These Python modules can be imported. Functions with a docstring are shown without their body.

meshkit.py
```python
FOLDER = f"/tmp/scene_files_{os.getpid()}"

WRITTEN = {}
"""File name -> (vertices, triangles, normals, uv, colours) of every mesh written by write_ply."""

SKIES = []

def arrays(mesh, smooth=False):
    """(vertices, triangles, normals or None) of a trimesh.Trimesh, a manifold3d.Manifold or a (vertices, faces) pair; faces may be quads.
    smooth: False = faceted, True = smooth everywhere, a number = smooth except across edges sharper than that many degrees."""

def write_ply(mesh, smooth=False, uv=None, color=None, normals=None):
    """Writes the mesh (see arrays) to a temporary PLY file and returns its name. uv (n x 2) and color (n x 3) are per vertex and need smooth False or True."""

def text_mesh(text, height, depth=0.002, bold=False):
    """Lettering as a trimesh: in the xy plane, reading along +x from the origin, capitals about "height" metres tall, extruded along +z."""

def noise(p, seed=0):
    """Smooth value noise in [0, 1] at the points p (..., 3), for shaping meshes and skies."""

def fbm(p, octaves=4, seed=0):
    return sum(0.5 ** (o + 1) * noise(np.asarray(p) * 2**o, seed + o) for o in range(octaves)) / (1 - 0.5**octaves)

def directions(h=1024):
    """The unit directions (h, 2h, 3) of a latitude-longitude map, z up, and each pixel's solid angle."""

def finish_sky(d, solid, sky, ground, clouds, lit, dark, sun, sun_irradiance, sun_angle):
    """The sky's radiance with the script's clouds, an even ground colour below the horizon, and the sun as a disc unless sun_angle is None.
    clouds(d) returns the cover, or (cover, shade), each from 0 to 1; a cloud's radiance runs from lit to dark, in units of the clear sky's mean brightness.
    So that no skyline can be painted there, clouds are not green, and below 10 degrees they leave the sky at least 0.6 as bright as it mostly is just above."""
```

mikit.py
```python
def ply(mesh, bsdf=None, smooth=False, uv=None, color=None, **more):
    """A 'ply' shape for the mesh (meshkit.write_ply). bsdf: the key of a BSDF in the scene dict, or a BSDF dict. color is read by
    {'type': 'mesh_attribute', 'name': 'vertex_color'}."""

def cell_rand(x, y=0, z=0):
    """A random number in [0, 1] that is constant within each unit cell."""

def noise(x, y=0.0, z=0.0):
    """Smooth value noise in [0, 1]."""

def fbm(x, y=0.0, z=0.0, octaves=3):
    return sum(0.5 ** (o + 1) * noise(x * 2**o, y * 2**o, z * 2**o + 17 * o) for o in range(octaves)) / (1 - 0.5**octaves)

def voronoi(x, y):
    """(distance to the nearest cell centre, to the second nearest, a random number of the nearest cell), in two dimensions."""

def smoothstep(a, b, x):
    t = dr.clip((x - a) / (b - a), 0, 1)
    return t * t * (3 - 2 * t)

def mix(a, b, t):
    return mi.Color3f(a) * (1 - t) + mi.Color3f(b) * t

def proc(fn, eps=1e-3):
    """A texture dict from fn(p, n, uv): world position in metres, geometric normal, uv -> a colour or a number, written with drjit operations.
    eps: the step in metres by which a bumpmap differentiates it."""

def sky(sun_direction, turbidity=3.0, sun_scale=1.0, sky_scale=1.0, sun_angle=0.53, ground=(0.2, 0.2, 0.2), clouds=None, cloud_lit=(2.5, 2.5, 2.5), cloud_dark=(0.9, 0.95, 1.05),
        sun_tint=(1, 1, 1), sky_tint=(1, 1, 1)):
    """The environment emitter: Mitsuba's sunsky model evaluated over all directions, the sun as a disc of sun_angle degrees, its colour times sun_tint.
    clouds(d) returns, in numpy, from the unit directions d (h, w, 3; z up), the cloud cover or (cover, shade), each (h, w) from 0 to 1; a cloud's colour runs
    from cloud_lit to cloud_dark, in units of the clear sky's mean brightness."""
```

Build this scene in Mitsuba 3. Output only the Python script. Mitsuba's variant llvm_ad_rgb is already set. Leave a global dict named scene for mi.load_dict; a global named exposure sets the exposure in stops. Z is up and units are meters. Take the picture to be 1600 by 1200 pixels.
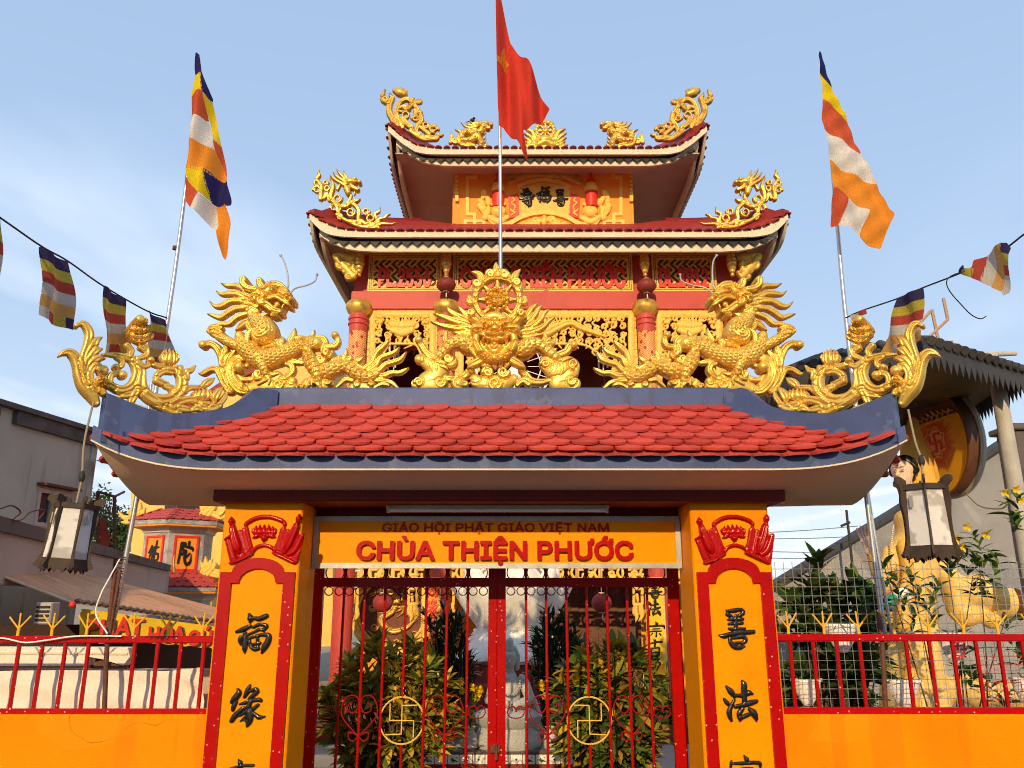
import math, random
import numpy as np, trimesh, shapely
import mitsuba as mi, drjit as dr, mikit, meshkit
from scipy.spatial import cKDTree
from scipy.ndimage import gaussian_filter
from shapely.geometry import Polygon, box as sbox, LineString, Point
from shapely import affinity
from shapely.ops import unary_union
T = mi.ScalarTransform4f
scene, labels = {}, {}
# ------------------------------------------------------------------ camera, sky, exposure
FOC, PITCH, CZ = 1245.0, math.radians(15.1), 2.2      # focal length in photo pixels, tilt up, lens height
_c, _s = math.cos(PITCH), math.sin(PITCH)
CAM = np.array([0.0, 0.0, CZ])
scene['camera'] = {'type': 'perspective', 'fov': math.degrees(2 * math.atan(800 / FOC)), 'fov_axis': 'x', 'near_clip': 0.05, 'far_clip': 3000.0,
                   'to_world': T().look_at(origin=[0, 0, CZ], target=[0, _c, CZ + _s], up=[0, 0, 1])}
SUN = (-0.16, -1.0, 0.375)
def cloud_cover(d):
    """Thin high cloud over the whole sky, denser and whiter low down, with faint wisps."""
    z = np.maximum(d[..., 2], 0.03)
    p = np.stack([d[..., 0] / z * 1.3, d[..., 1] / z * 0.55, 0 * z], -1)
    n = meshkit.fbm(p * 1.6 + 7.0, 5, seed=3); m = meshkit.fbm(p * 0.45 + 2.0, 3, seed=9)
    wisp = np.clip((n - 0.40) * 2.6, 0, 1) * np.clip((m - 0.30) * 2.6, 0, 1)
    return np.clip(0.58 + 0.38 * wisp + 0.17 * np.exp(-z / 0.25), 0, 1), np.clip(np.exp(-(z / 0.20) ** 1.3) + 0.62 * wisp, 0, 1)
scene['sky'] = mikit.sky(SUN, turbidity=3.0, sun_scale=1.0, sky_scale=1.25, clouds=cloud_cover, cloud_lit=(2.30, 3.15, 4.50), cloud_dark=(4.0, 4.25, 4.45),
                         sun_tint=(1.0, 0.985, 0.94), sky_tint=(1.0, 1.0, 1.0))
exposure = 1.62
# ------------------------------------------------------------------ picking out where things stand, from the photograph's pixels (1600 x 1200)
def ray(px, py):
    v = 600.0 - py
    return np.array([px - 800.0, _c * FOC - _s * v, _s * FOC + _c * v])
def at(px, py, Y):
    r = ray(px, py); return CAM + r * (Y / r[1])
def zat(py, Y): return at(800, py, Y)[2]
def xat(px, py, Y): return at(px, py, Y)[0]
class Pl:
    """An upright plane through o along d: s runs along it, z is up, dep towards the viewer."""
    def __init__(self, o, d=(1.0, 0.0)):
        self.o = np.array(o, float); d = np.array(d, float); self.d = d / np.linalg.norm(d); self.n = np.array([self.d[1], -self.d[0]])
    def uv(self, px, py):
        r = ray(px, py); t = ((self.o - CAM[:2]) @ self.n) / (r[:2] @ self.n); p = CAM + r * t
        return (p[:2] - self.o) @ self.d, p[2]
    def w(self, s, dep, z):
        s, dep, z = np.broadcast_arrays(np.asarray(s, float), np.asarray(dep, float), np.asarray(z, float))
        xy = self.o + s[..., None] * self.d + dep[..., None] * self.n
        return np.concatenate([xy, z[..., None]], -1)
def F(Y): return Pl((0.0, Y))
# ------------------------------------------------------------------ the scene's entries
taken = {}
def numbered(k):
    if k not in taken: taken[k] = 0; return k
    taken[k] += 1; return f'{k}_{taken[k]:03d}'
def thing(name, label, cat, group=None):
    k = numbered(name); labels[k] = {'label': label, 'category': cat}
    if group: labels[k]['group'] = group
    return k
def part(parent, name, mesh, m, smooth=False, label=None, stuff=False, **more):
    k = numbered(f'{parent}__{name}'); scene[k] = mikit.ply(mesh, m, smooth=smooth, **more)
    if label: labels.setdefault(k, {})['label'] = label
    if stuff: labels.setdefault(k, {})['kind'] = 'stuff'
    return k
def copy_part(parent, name, d, to_world, **over):
    k = numbered(f'{parent}__{name}'); scene[k] = {**d, 'to_world': to_world, **over}; return k
def solo(name, mesh, m, label, cat, smooth=False, group=None, **more):
    k = thing(name, label, cat, group); scene[k] = mikit.ply(mesh, m, smooth=smooth, **more); return k
def ground_piece(name, mesh, m, smooth=False):
    k = numbered(name); scene[k] = mikit.ply(mesh, m, smooth=smooth); labels[k] = {'kind': 'structure'}; return k
ref = lambda m: {'type': 'ref', 'id': m}
# ------------------------------------------------------------------ meshes
cat = trimesh.util.concatenate
def tm(v, f): return trimesh.Trimesh(np.asarray(v, float), np.asarray(f, int), process=False)
def box(x0, x1, y0, y1, z0, z1):
    b = trimesh.creation.box((x1 - x0, y1 - y0, z1 - z0)); b.apply_translation(((x0 + x1) / 2, (y0 + y1) / 2, (z0 + z1) / 2)); return b
def cbox(x0, x1, y0, y1, z0, z1, b=0.01):
    v = []
    for x, ix in ((x0, 1), (x1, -1)):
        for y, iy in ((y0, 1), (y1, -1)):
            for z, iz in ((z0, 1), (z1, -1)):
                v += [(x + ix * b, y + iy * b, z), (x + ix * b, y, z + iz * b), (x, y + iy * b, z + iz * b)]
    return trimesh.convex.convex_hull(np.array(v))
def hull(pts): return trimesh.convex.convex_hull(np.asarray(pts, float))
def catmull(p, n=8):
    p = np.asarray(p, float)
    if len(p) < 3: 
        t = np.linspace(0, 1, n + 1)[:, None]; return p[0] * (1 - t) + p[-1] * t
    q = np.vstack([2 * p[0] - p[1], p, 2 * p[-1] - p[-2]]); out = []
    for i in range(1, len(q) - 2):
        a, b, c, d = q[i - 1:i + 3]; t = np.linspace(0, 1, n, endpoint=False)[:, None]
        out.append(0.5 * (2 * b + (c - a) * t + (2 * a - 5 * b + 4 * c - d) * t * t + (3 * b - a - 3 * c + d) * t ** 3))
    return np.vstack(out + [p[-1:]])
def tube(pts, r, sides=8, spl=0, closed=False):
    p = np.asarray(pts, float); r = np.broadcast_to(np.asarray(r, float), (len(p),))
    if spl:
        q = catmull(np.hstack([p, r[:, None]]), spl); p, r = q[:, :3], np.maximum(q[:, 3], 1e-4)
    n = len(p); t = np.roll(p, -1, 0) - np.roll(p, 1, 0) if closed else np.gradient(p, axis=0)
    t /= np.linalg.norm(t, axis=1, keepdims=True) + 1e-12
    a = np.cross(t[0], [0, 0, 1.0] if abs(t[0][2]) < .9 else [1.0, 0, 0]); A = []
    for k in range(n):
        a = a - (a @ t[k]) * t[k]; a /= np.linalg.norm(a) + 1e-12; A.append(a)
    A = np.array(A); B = np.cross(t, A); g = np.arange(sides) * 2 * np.pi / sides
    v = p[:, None] + r[:, None, None] * (np.cos(g)[None, :, None] * A[:, None] + np.sin(g)[None, :, None] * B[:, None])
    v = v.reshape(-1, 3); f = []
    for i in range(n if closed else n - 1):
        i2 = (i + 1) % n
        for j in range(sides):
            j2 = (j + 1) % sides; a0, b0, c0, d0 = i * sides + j, i * sides + j2, i2 * sides + j2, i2 * sides + j
            f += [(a0, b0, c0), (a0, c0, d0)]
    if not closed:
        m = len(v); v = np.vstack([v, p[:1], p[-1:]])
        for j in range(sides):
            j2 = (j + 1) % sides; f += [(m, j2, j), (m + 1, (n - 1) * sides + j, (n - 1) * sides + j2)]
    return tm(v, f)
def rod(a, b, r, sides=8): return tube([a, b], r, sides)
def lathe(prof, n=32, c=(0, 0, 0), a0=0, a1=2 * math.pi, rf=None):
    """prof: (r, z) from bottom to top; rf(angle, k) scales the radius."""
    full = abs(a1 - a0 - 2 * math.pi) < 1e-6; m = n if full else n + 1
    g = a0 + (a1 - a0) * np.arange(m) / n; P = np.asarray(prof, float)
    R = P[:, :1] * np.ones((1, m))
    if rf is not None: R = np.array([[P[k, 0] * rf(x, k) for x in g] for k in range(len(P))])
    v = np.stack([R * np.cos(g), R * np.sin(g), P[:, 1:2] * np.ones((1, m))], -1).reshape(-1, 3) + np.array(c, float); f = []
    for k in range(len(P) - 1):
        for j in range(n):
            j2 = (j + 1) % m; a, b, d, e = k * m + j, k * m + j2, (k + 1) * m + j2, (k + 1) * m + j
            f += [(a, b, d), (a, d, e)]
    return tm(v, f)
def ball(c, r, sub=2, sc=(1, 1, 1)):
    s = trimesh.creation.icosphere(sub, 1.0); s.vertices = s.vertices * (np.array(sc) * r) + np.array(c, float); return s
def ext(poly, d0, d1, P):
    """A shapely shape drawn in the plane P (s, z), standing from dep d0 to d1."""
    out = []
    for g in getattr(poly, 'geoms', [poly]):
        if g.is_empty or g.area < 1e-9 or g.geom_type != 'Polygon': continue
        m = trimesh.creation.extrude_polygon(g, abs(d1 - d0), engine='earcut'); v = m.vertices.copy()
        m.vertices = P.w(v[:, 0], min(d0, d1) + v[:, 2], v[:, 1]); out.append(m)
    m = cat(out); m.fix_normals() if len(m.faces) < 4000 else None
    return m
def poly(P, pts): return Polygon([P.uv(*p) for p in pts])
def grid_sheet(pf, nu, nv, flip=False):
    u, v = np.meshgrid(np.linspace(0, 1, nu + 1), np.linspace(0, 1, nv + 1), indexing='ij')
    V = pf(u.ravel(), v.ravel()); i, j = np.meshgrid(np.arange(nu), np.arange(nv), indexing='ij')
    a = (i * (nv + 1) + j).ravel(); b = a + 1; c = a + nv + 2; d = a + nv + 1
    f = np.vstack([np.stack([a, d, c], 1), np.stack([a, c, b], 1)])
    return tm(V, f[:, ::-1] if flip else f)
def sweep(path, section, closed_section=True):
    """section: list of (a, z) per path point, offset along the local sideways vector given with the path: path = (point, side)."""
    n, m = len(path), len(section); v = []
    for p, s in path:
        for a, z in section: v.append(np.asarray(p) + a * np.asarray(s) + np.array([0, 0, z]))
    f = []
    for i in range(n - 1):
        for j in range(m if closed_section else m - 1):
            j2 = (j + 1) % m; a, b, c, d = i * m + j, i * m + j2, (i + 1) * m + j2, (i + 1) * m + j
            f += [(a, b, c), (a, c, d)]
    if closed_section:
        for j in range(1, m - 1): f += [(0, j + 1, j), ((n - 1) * m, (n - 1) * m + j, (n - 1) * m + j + 1)]
    me = tm(v, f); me.fix_normals(); return me
# ------------------------------------------------------------------ carved relief: strokes of a carving, each with a round section, cut out and standing free
def march(phi, X, Z, H):
    """Cuts the grid where phi > 0: (vertices s, z, h; triangles; edge pairs of the rim)."""
    nz, nx = phi.shape; idx = np.arange(nz * nx).reshape(nz, nx)
    a, b, c, d = idx[:-1, :-1].ravel(), idx[:-1, 1:].ravel(), idx[1:, 1:].ravel(), idx[1:, :-1].ravel()
    tri = np.vstack([np.stack([a, b, c], 1), np.stack([a, c, d], 1)]); P = phi.ravel(); pos = P[tri] > 0; cnt = pos.sum(1)
    V = np.stack([X.ravel(), Z.ravel(), H.ravel()], 1); full = tri[cnt == 3]; new, F_, rim = {}, [], []
    extra, N = [], nz * nx
    def cut(i, j):
        k = (i, j) if i < j else (j, i)
        if k not in new:
            t = P[i] / (P[i] - P[j]); q = V[i] * (1 - t) + V[j] * t; q[2] = min(V[i][2], V[j][2]) if V[j][2] > 0 else V[i][2] * .5
            new[k] = N + len(extra); extra.append(q)
        return new[k]
    for t, p in zip(tri[(cnt == 1) | (cnt == 2)].tolist(), pos[(cnt == 1) | (cnt == 2)].tolist()):
        if sum(p) == 1:
            k = p.index(True); i, j, l = t[k], t[(k + 1) % 3], t[(k + 2) % 3]; e, g = cut(i, j), cut(i, l); F_.append((i, e, g)); rim.append((e, g))
        else:
            k = p.index(False); i, j, l = t[k], t[(k + 1) % 3], t[(k + 2) % 3]; e, g = cut(i, j), cut(i, l); F_ += [(e, j, l), (e, l, g)]; rim.append((g, e))
    f = np.vstack([full, np.array(F_, int).reshape(-1, 3)]); V = np.vstack([V, np.array(extra).reshape(-1, 3)])
    u, inv = np.unique(f, return_inverse=True); remap = np.full(len(V), -1); remap[u] = np.arange(len(u))
    return V[u], inv.reshape(f.shape), remap[np.array(rim, int).reshape(-1, 2)]
def parse(groups, P):
    """groups: [(x0, y0, scale, text)]; a line 'flags: x,y,r x,y,r ...' is one stroke, in pixels of a crop enlarged by scale."""
    out = []
    for x0, y0, sc, text in groups:
        for line in text.strip().splitlines():
            line = line.strip()
            if not line: continue
            fl, _, pts = line.rpartition(':'); o = {}
            for w in fl.split(): o[w[0]] = float(w[1:] or 1)
            p = np.array([[float(q) for q in w.split(',')] for w in pts.split()])
            if 'S' in o:      # a spiral: cx,cy,r outer,r inner,turns,start,width
                cx, cy, ra, rb, tn, st, wd = p[0]; t = np.linspace(0, 1, int(10 * tn + 6)); g = np.radians(st) + 2 * np.pi * tn * t; rr = ra + (rb - ra) * t
                p = np.stack([cx + rr * np.cos(g), cy + rr * np.sin(g), wd * (1 - .3 * t)], 1); p = np.vstack([p]); todo = [p]
            elif 'L' in o:    # a lotus: base x,y,half width,height
                cx, cy, w, h = p[0][:4]; n = int(o['L']) if o['L'] > 2 else 7; todo = []
                for layer, (kk, ww) in enumerate(((n, 1.0), (n - 2, .72))):
                    for a in sorted(np.linspace(-1, 1, kk), key=lambda q: -abs(q)):
                        g = a * 1.15; lx, lz = w * math.sin(g) * 1.05 * ww, h * (.45 + .55 * math.cos(g)) * (1 if layer == 0 else .86); b = w * .95 / kk * 1.5
                        todo.append(np.array([[cx + .35 * lx, cy, b * .5], [cx + .85 * lx, cy - .35 * lz, b], [cx + 1.05 * lx, cy - .7 * lz, b * .75], [cx + lx, cy - lz, b * .08]]))
            else: todo = [p]
            for q in todo:
                if len(q) > 1: q = catmull(q, 7)
                su, zu = np.array([P.uv(x0 + x / sc, y0 + y / sc) for x, y in q[:, :2]]).T
                mid = len(q) // 2; m1 = np.array(P.uv(x0 + q[mid, 0] / sc, y0 + (q[mid, 1] + 1) / sc)); m0 = np.array(P.uv(x0 + q[mid, 0] / sc, y0 + q[mid, 1] / sc))
                out.append((su, zu, np.maximum(q[:, 2], .5) * np.linalg.norm(m1 - m0), o))
    return out
def relief(groups, P, res=0.006, e0=0.02, k0=0.9, off=0.0, back=True, mirror=None, bump=1.0, rs=1.0):
    """The carving as one closed mesh; mirror = x: reflected about that upright line of the plane."""
    st = [(a, b, r * rs, o) for a, b, r, o in parse(groups, P)]; pad = 3 * res
    s0, s1 = min((s - r).min() for s, z, r, o in st) - pad, max((s + r).max() for s, z, r, o in st) + pad
    z0, z1 = min((z - r).min() for s, z, r, o in st) - pad, max((z + r).max() for s, z, r, o in st) + pad
    xs, zs = np.arange(s0, s1, res), np.arange(z0, z1, res); X, Z = np.meshgrid(xs, zs); PHI = np.full(X.shape, -1e-3); H = np.zeros(X.shape)
    for s, z, r, o in st:
        step = max(1, int(1)); pts = np.stack([s, z], 1)
        if len(pts) > 1:
            L = np.concatenate([[0], np.cumsum(np.linalg.norm(np.diff(pts, axis=0), axis=1))]); n = max(4, int(L[-1] / (res * .3)))
            u = np.linspace(0, L[-1], n); pts = np.stack([np.interp(u, L, s), np.interp(u, L, z)], 1); rr = np.interp(u, L, r); tg = np.gradient(pts, axis=0); tg /= np.linalg.norm(tg, axis=1, keepdims=True) + 1e-12
        else: u, rr, tg = np.zeros(1), r[:1], np.array([[1.0, 0]])
        w = 1.6 * res; m = rr.max() + w
        i0, i1 = np.searchsorted(xs, pts[:, 0].min() - m), np.searchsorted(xs, pts[:, 0].max() + m); j0, j1 = np.searchsorted(zs, pts[:, 1].min() - m), np.searchsorted(zs, pts[:, 1].max() + m)
        if i1 <= i0 or j1 <= j0: continue
        sub = (slice(j0, j1), slice(i0, i1)); q = np.stack([X[sub].ravel(), Z[sub].ravel()], 1)
        # power distance picks the ball of the stroke that reaches farthest
        dist, near = cKDTree(pts).query(q); R = rr[near]; dv = q - pts[near]; al = (dv * tg[near]).sum(1); ok_ = (near > 0) & (near < len(pts) - 1); d = np.where(ok_, np.sqrt(np.maximum(dist ** 2 - np.clip(al, -res, res) ** 2, 0)), dist)
        side = np.sign(tg[near, 0] * dv[:, 1] - tg[near, 1] * dv[:, 0]); y = np.clip(side * d / R, -1, 1)
        prof = np.sqrt(np.clip(1 - (d / R) ** 2, 0, 1)); h = e0 + o.get('l', 0) + o.get('k', k0) * R * prof
        if 'g' in o:
            n = int(o['g']) if R.max() > .05 else 1
            for gpos in (np.arange(n) + 1) / (n + 1) * 1.7 - .85: h = h - bump * .42 * R * np.exp(-((y - gpos) / (.46 / (n + .6))) ** 2) * (prof > .1)
        if 's' in o:
            sc = o['s'] * 0.0015; a = u[near] / sc; b = np.arcsin(y) * rr.mean() * 1.0 / (sc * .62); hh = np.zeros_like(a)
            for kk in (1, 0, -1):
                row = np.floor(a) + kk; sh = np.where(np.mod(row, 2) == 0, .5, 0); db = b - np.floor(b + sh) - .5 + sh; da = a - row
                inside = (np.clip(da, 0, 9) ** 2 * .55 + (db * 1.55) ** 2 < 1) & (da > -.15); hh = np.where(inside, .25 + .75 * np.clip(da, 0, 1.4) / 1.4 - .25 * np.abs(db), hh)
            h = h + bump * .7 * sc * hh * (prof > .15)
        ph = (R - d).reshape(X[sub].shape); h = h.reshape(ph.shape); old = H[sub]
        ring = np.exp(-(np.clip(-ph, 0, None) / w) ** 2); soft = old * (1 - .32 * ring * (ph <= 0) * (1 if o.get('c', 1) else 0))
        H[sub] = np.where(ph > 0, np.maximum(h, soft * (1.0 if not o.get('t') else 0)), np.where(old > 0, soft, old)); PHI[sub] = np.maximum(PHI[sub], ph)
    M_ = (PHI > 0) * 1.0; H = np.where(PHI > 0, gaussian_filter(H * M_, .7) / np.maximum(gaussian_filter(M_, .7), 1e-6), H)
    PHI = np.where(np.abs(PHI) < 1e-7, 1e-7, PHI)
    V, f, rim = march(PHI, X, Z, np.maximum(H, 0)); V[:, 2] = np.maximum(V[:, 2], .3 * e0)
    s = V[:, 0] if mirror is None else 2 * mirror - V[:, 0]
    front = P.w(s, off + V[:, 2], V[:, 1]); rear = P.w(s, off - (V[:, 2] if back else 0 * V[:, 2]), V[:, 1]); n = len(V)
    ri = np.unique(rim); mp = np.full(n, -1); mp[ri] = np.arange(len(ri)); wall = np.vstack([front[ri], rear[ri]]); a, b = mp[rim[:, 0]], mp[rim[:, 1]]; k = len(ri)
    fw = np.vstack([np.stack([a, b, b + k], 1), np.stack([a, b + k, a + k], 1)]) + 2 * n
    faces = np.vstack([f, f[:, ::-1] + n, fw]) if mirror is None else np.vstack([f[:, ::-1], f + n, fw[:, ::-1]])
    m = tm(np.vstack([front, rear, wall]), faces)
    # the front must face the viewer
    c = np.cross(m.vertices[f[:, 1]] - m.vertices[f[:, 0]], m.vertices[f[:, 2]] - m.vertices[f[:, 0]]).sum(0)
    if (c[:2] @ P.n) * (1 if mirror is None else -1) < 0: m.faces = m.faces[:, ::-1]
    return m
def cloth(P, pts, disp, res=0.02, px=True):
    """A cloth patch: an outline in the plane P, bulged by disp(s, z)."""
    g = Polygon([P.uv(*p) for p in pts] if px else pts).buffer(.0015); x0, z0, x1, z1 = g.bounds
    X, Z = np.meshgrid(np.arange(x0 - 2 * res, x1 + 2 * res, res), np.arange(z0 - 2 * res, z1 + 2 * res, res))
    q = shapely.points(X.ravel(), Z.ravel()); dd = shapely.distance(g.exterior, q) * np.where(shapely.contains(g, q), 1, -1)
    dd = np.where(np.abs(dd) < 1e-7, 1e-7, dd).reshape(X.shape); V, f, _ = march(dd, X, Z, 1 + 0 * X)
    return tm(P.w(V[:, 0], disp(V[:, 0], V[:, 1]), V[:, 1]), f)
# ------------------------------------------------------------------ materials
N, FB, VO, CR, SM, MX = mikit.noise, mikit.fbm, mikit.voronoi, mikit.cell_rand, mikit.smoothstep, mikit.mix
def rgb(c): return {'type': 'rgb', 'value': list(c)}
def mat(key, color, rough=0.5, bump=None, bscale=None, two=True, **kw):
    b = {'type': 'principled', 'base_color': mikit.proc(color) if callable(color) else rgb(color), 'roughness': rough, **{'specular': .25, **kw}}
    if bump is not None: b = {'type': 'bumpmap', 'arbitrary': mikit.proc(bump), 'scale': 1.0, 'bsdf': b}
    scene[key] = {'type': 'twosided', 'bsdf': b} if two else b
def worn(base, spot, amount=.12, scale=5.0, seed=0.0, grain=.12):
    """Paint of one colour with blotches and a fine grain of its own."""
    def fn(p, n, uv):
        a = FB(p.x * scale + seed, p.y * scale, p.z * scale * .7); g = N(p.x * 90 + seed, p.y * 90, p.z * 90)
        return MX(base, spot, SM(.45, .8, a) * amount * 3) * (1 + (g - .5) * grain)
    return fn
def chipped(base, chip, dens=24.0, thr=.12, seed=0.0):
    """Gloss paint with small pale chips knocked out of it."""
    def fn(p, n, uv):
        f, s, w = VO((p.x + p.y * .7) * dens + seed, (p.z - p.y * .3) * dens); a = FB(p.x * 6 + seed, p.y * 6, p.z * 6)
        return MX(MX(base, [c * .8 for c in base], SM(.4, .7, a) * .5), chip, SM(thr + .02, thr - .02, f) * SM(.80, .82, w) * SM(.42, .55, FB(p.x * 3 + seed, p.y * 3, p.z * 2)))
    return fn
mat('orange_paint', worn((.86, .29, .0), (.72, .20, .0), .16, 3.0), .45, specular=.08)
def plaster_fn(p, n, uv):
    a = FB(p.x * 2 + 4, p.y * 2, p.z * 1.4); g = N(p.x * 90, p.y * 90, p.z * 90); ck = dr.abs(FB(p.x * 1.7 + 9, p.y, p.z * 2.1 + 3) - .5); m = SM(.52, .6, FB(p.x * .9, 4.0, p.z * .9))
    st = SM(.58, .70, FB(p.x * 7, 2.0, p.z * .8)); patch = SM(.60, .63, FB(p.x * 1.3 + 20, 7.0, p.z * 2.2))
    c = MX(MX((.87, .25, .0), (.74, .19, .0), SM(.45, .75, a) * .6), (.80, .27, .004), patch * .6)
    return MX(MX(c, (.52, .14, .004), st * .32), (.25, .07, .005), SM(.0035, .001, ck) * m * .7) * (1 + (g - .5) * .12)
mat('orange_wall', plaster_fn, .55, specular=.08)
mat('yellow_sign', worn((.90, .31, .0), (.86, .29, .0), .1, 3.0), .35, specular=.08)
mat('red_gloss', chipped((.40, .0035, .003), (.75, .45, .4)), .22)
mat('red_plain', worn((.27, .006, .005), (.2, .005, .004), .2, 8.0), .35)
mat('red_letter', (.42, .003, .003), .22)
mat('maroon', worn((.16, .012, .010), (.11, .008, .008), .2, 4.0), .55)
mat('tile_red', worn((.46, .060, .048), (.38, .045, .036), .2, 11.0), .5)
mat('tile_red_b', worn((.50, .066, .05), (.40, .046, .036), .2, 13.0, 3.0), .5)
mat('tile_red_c', worn((.37, .043, .034), (.44, .055, .042), .3, 9.0, 8.0), .45)
mat('tile_dark', worn((.26, .025, .022), (.18, .018, .018), .2, 6.0), .5)
def blue_fn(p, n, uv):
    a = FB(p.x * 3, p.y * 3, p.z * 3); st = SM(.56, .70, FB(p.x * 8 + p.y * 8, 1.0, p.z * 1.2)); f = SM(.66, .69, FB(p.x * 11, p.y * 11, p.z * 11 + 6)); g = N(p.x * 80, p.y * 80, p.z * 80)
    return MX(MX(MX((.066, .098, .235), (.050, .076, .19), SM(.4, .7, a)), (.045, .055, .11), st * .45), (.13, .155, .25), f * .4) * (1 + (g - .5) * .12)
mat('blue_paint', blue_fn, .5)
mat('soffit', worn((.78, .62, .42), (.68, .53, .36), .2, 3.0), .7)
mat('cream_trim', worn((.72, .60, .44), (.6, .48, .34), .2, 3.0), .6)
mat('black_trim', (.018, .016, .015), .5)
def gold_fn(p, n, uv):
    a = FB(p.x * 8, p.y * 8, p.z * 8)
    return MX((.80, .52, .11), (.70, .42, .07), SM(.4, .75, a))
mat('gold', gold_fn, .36, metallic=.55)
def gold2_fn(p, n, uv):
    a = FB(p.x * 9, p.y * 9, p.z * 9)
    return MX((.66, .40, .075), (.40, .23, .05), SM(.4, .75, a))
mat('gold_dull', gold2_fn, .42, metallic=.4)
mat('gold_paint', worn((.84, .52, .10), (.7, .40, .06), .2, 20.0), .45)
mat('black_gloss', (.010, .008, .007), .16, clearcoat=.6)
mat('temple_red', worn((.52, .070, .052), (.43, .06, .045), .25, 2.2), .5)
mat('temple_dark', worn((.17, .060, .035), (.12, .045, .028), .2, 3.0), .6)
mat('letter_red', (.66, .045, .030), .4)
mat('brown_wood', worn((.13, .058, .03), (.085, .036, .02), .2, 12.0), .45)
mat('temple_orange', worn((.82, .30, .035), (.72, .24, .03), .2, 2.0), .6)
mat('tan_soffit', worn((.48, .35, .27), (.40, .29, .22), .2, 3.0), .7)
mat('steel', (.55, .55, .55), .3, metallic=.8)
mat('steel_dull', worn((.42, .42, .40), (.3, .28, .25), .2, 9.0), .45, metallic=.4)
mat('rust', worn((.13, .05, .03), (.07, .035, .03), .3, 30.0), .7)
mat('yellow_paint', (.80, .42, .03), .5)
mat('white_plastic', (.86, .85, .82), .4)
mat('white_stone', worn((.82, .79, .72), (.72, .69, .61), .2, 5.0), .5)
mat('grey_marble', worn((.43, .44, .41), (.35, .36, .34), .2, 7.0), .45)
mat('plinth_red', worn((.24, .030, .022), (.18, .02, .017), .2, 4.0), .5)
mat('dark_hollow', (.02, .014, .010), .8)
def grey_wall_fn(p, n, uv):
    a = FB(p.x * 1.1, p.y * 1.1, p.z * .9); s = FB(p.y * 7 + p.x * 7, 3.0, p.z * .55); g = N(p.x * 60, p.y * 60, p.z * 60)
    return MX(MX((.45, .41, .335), (.36, .33, .27), SM(.35, .7, a)), (.24, .22, .19), SM(.55, .75, s) * .6) * (1 + (g - .5) * .1)
mat('grey_wall', grey_wall_fn, .8)
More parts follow.
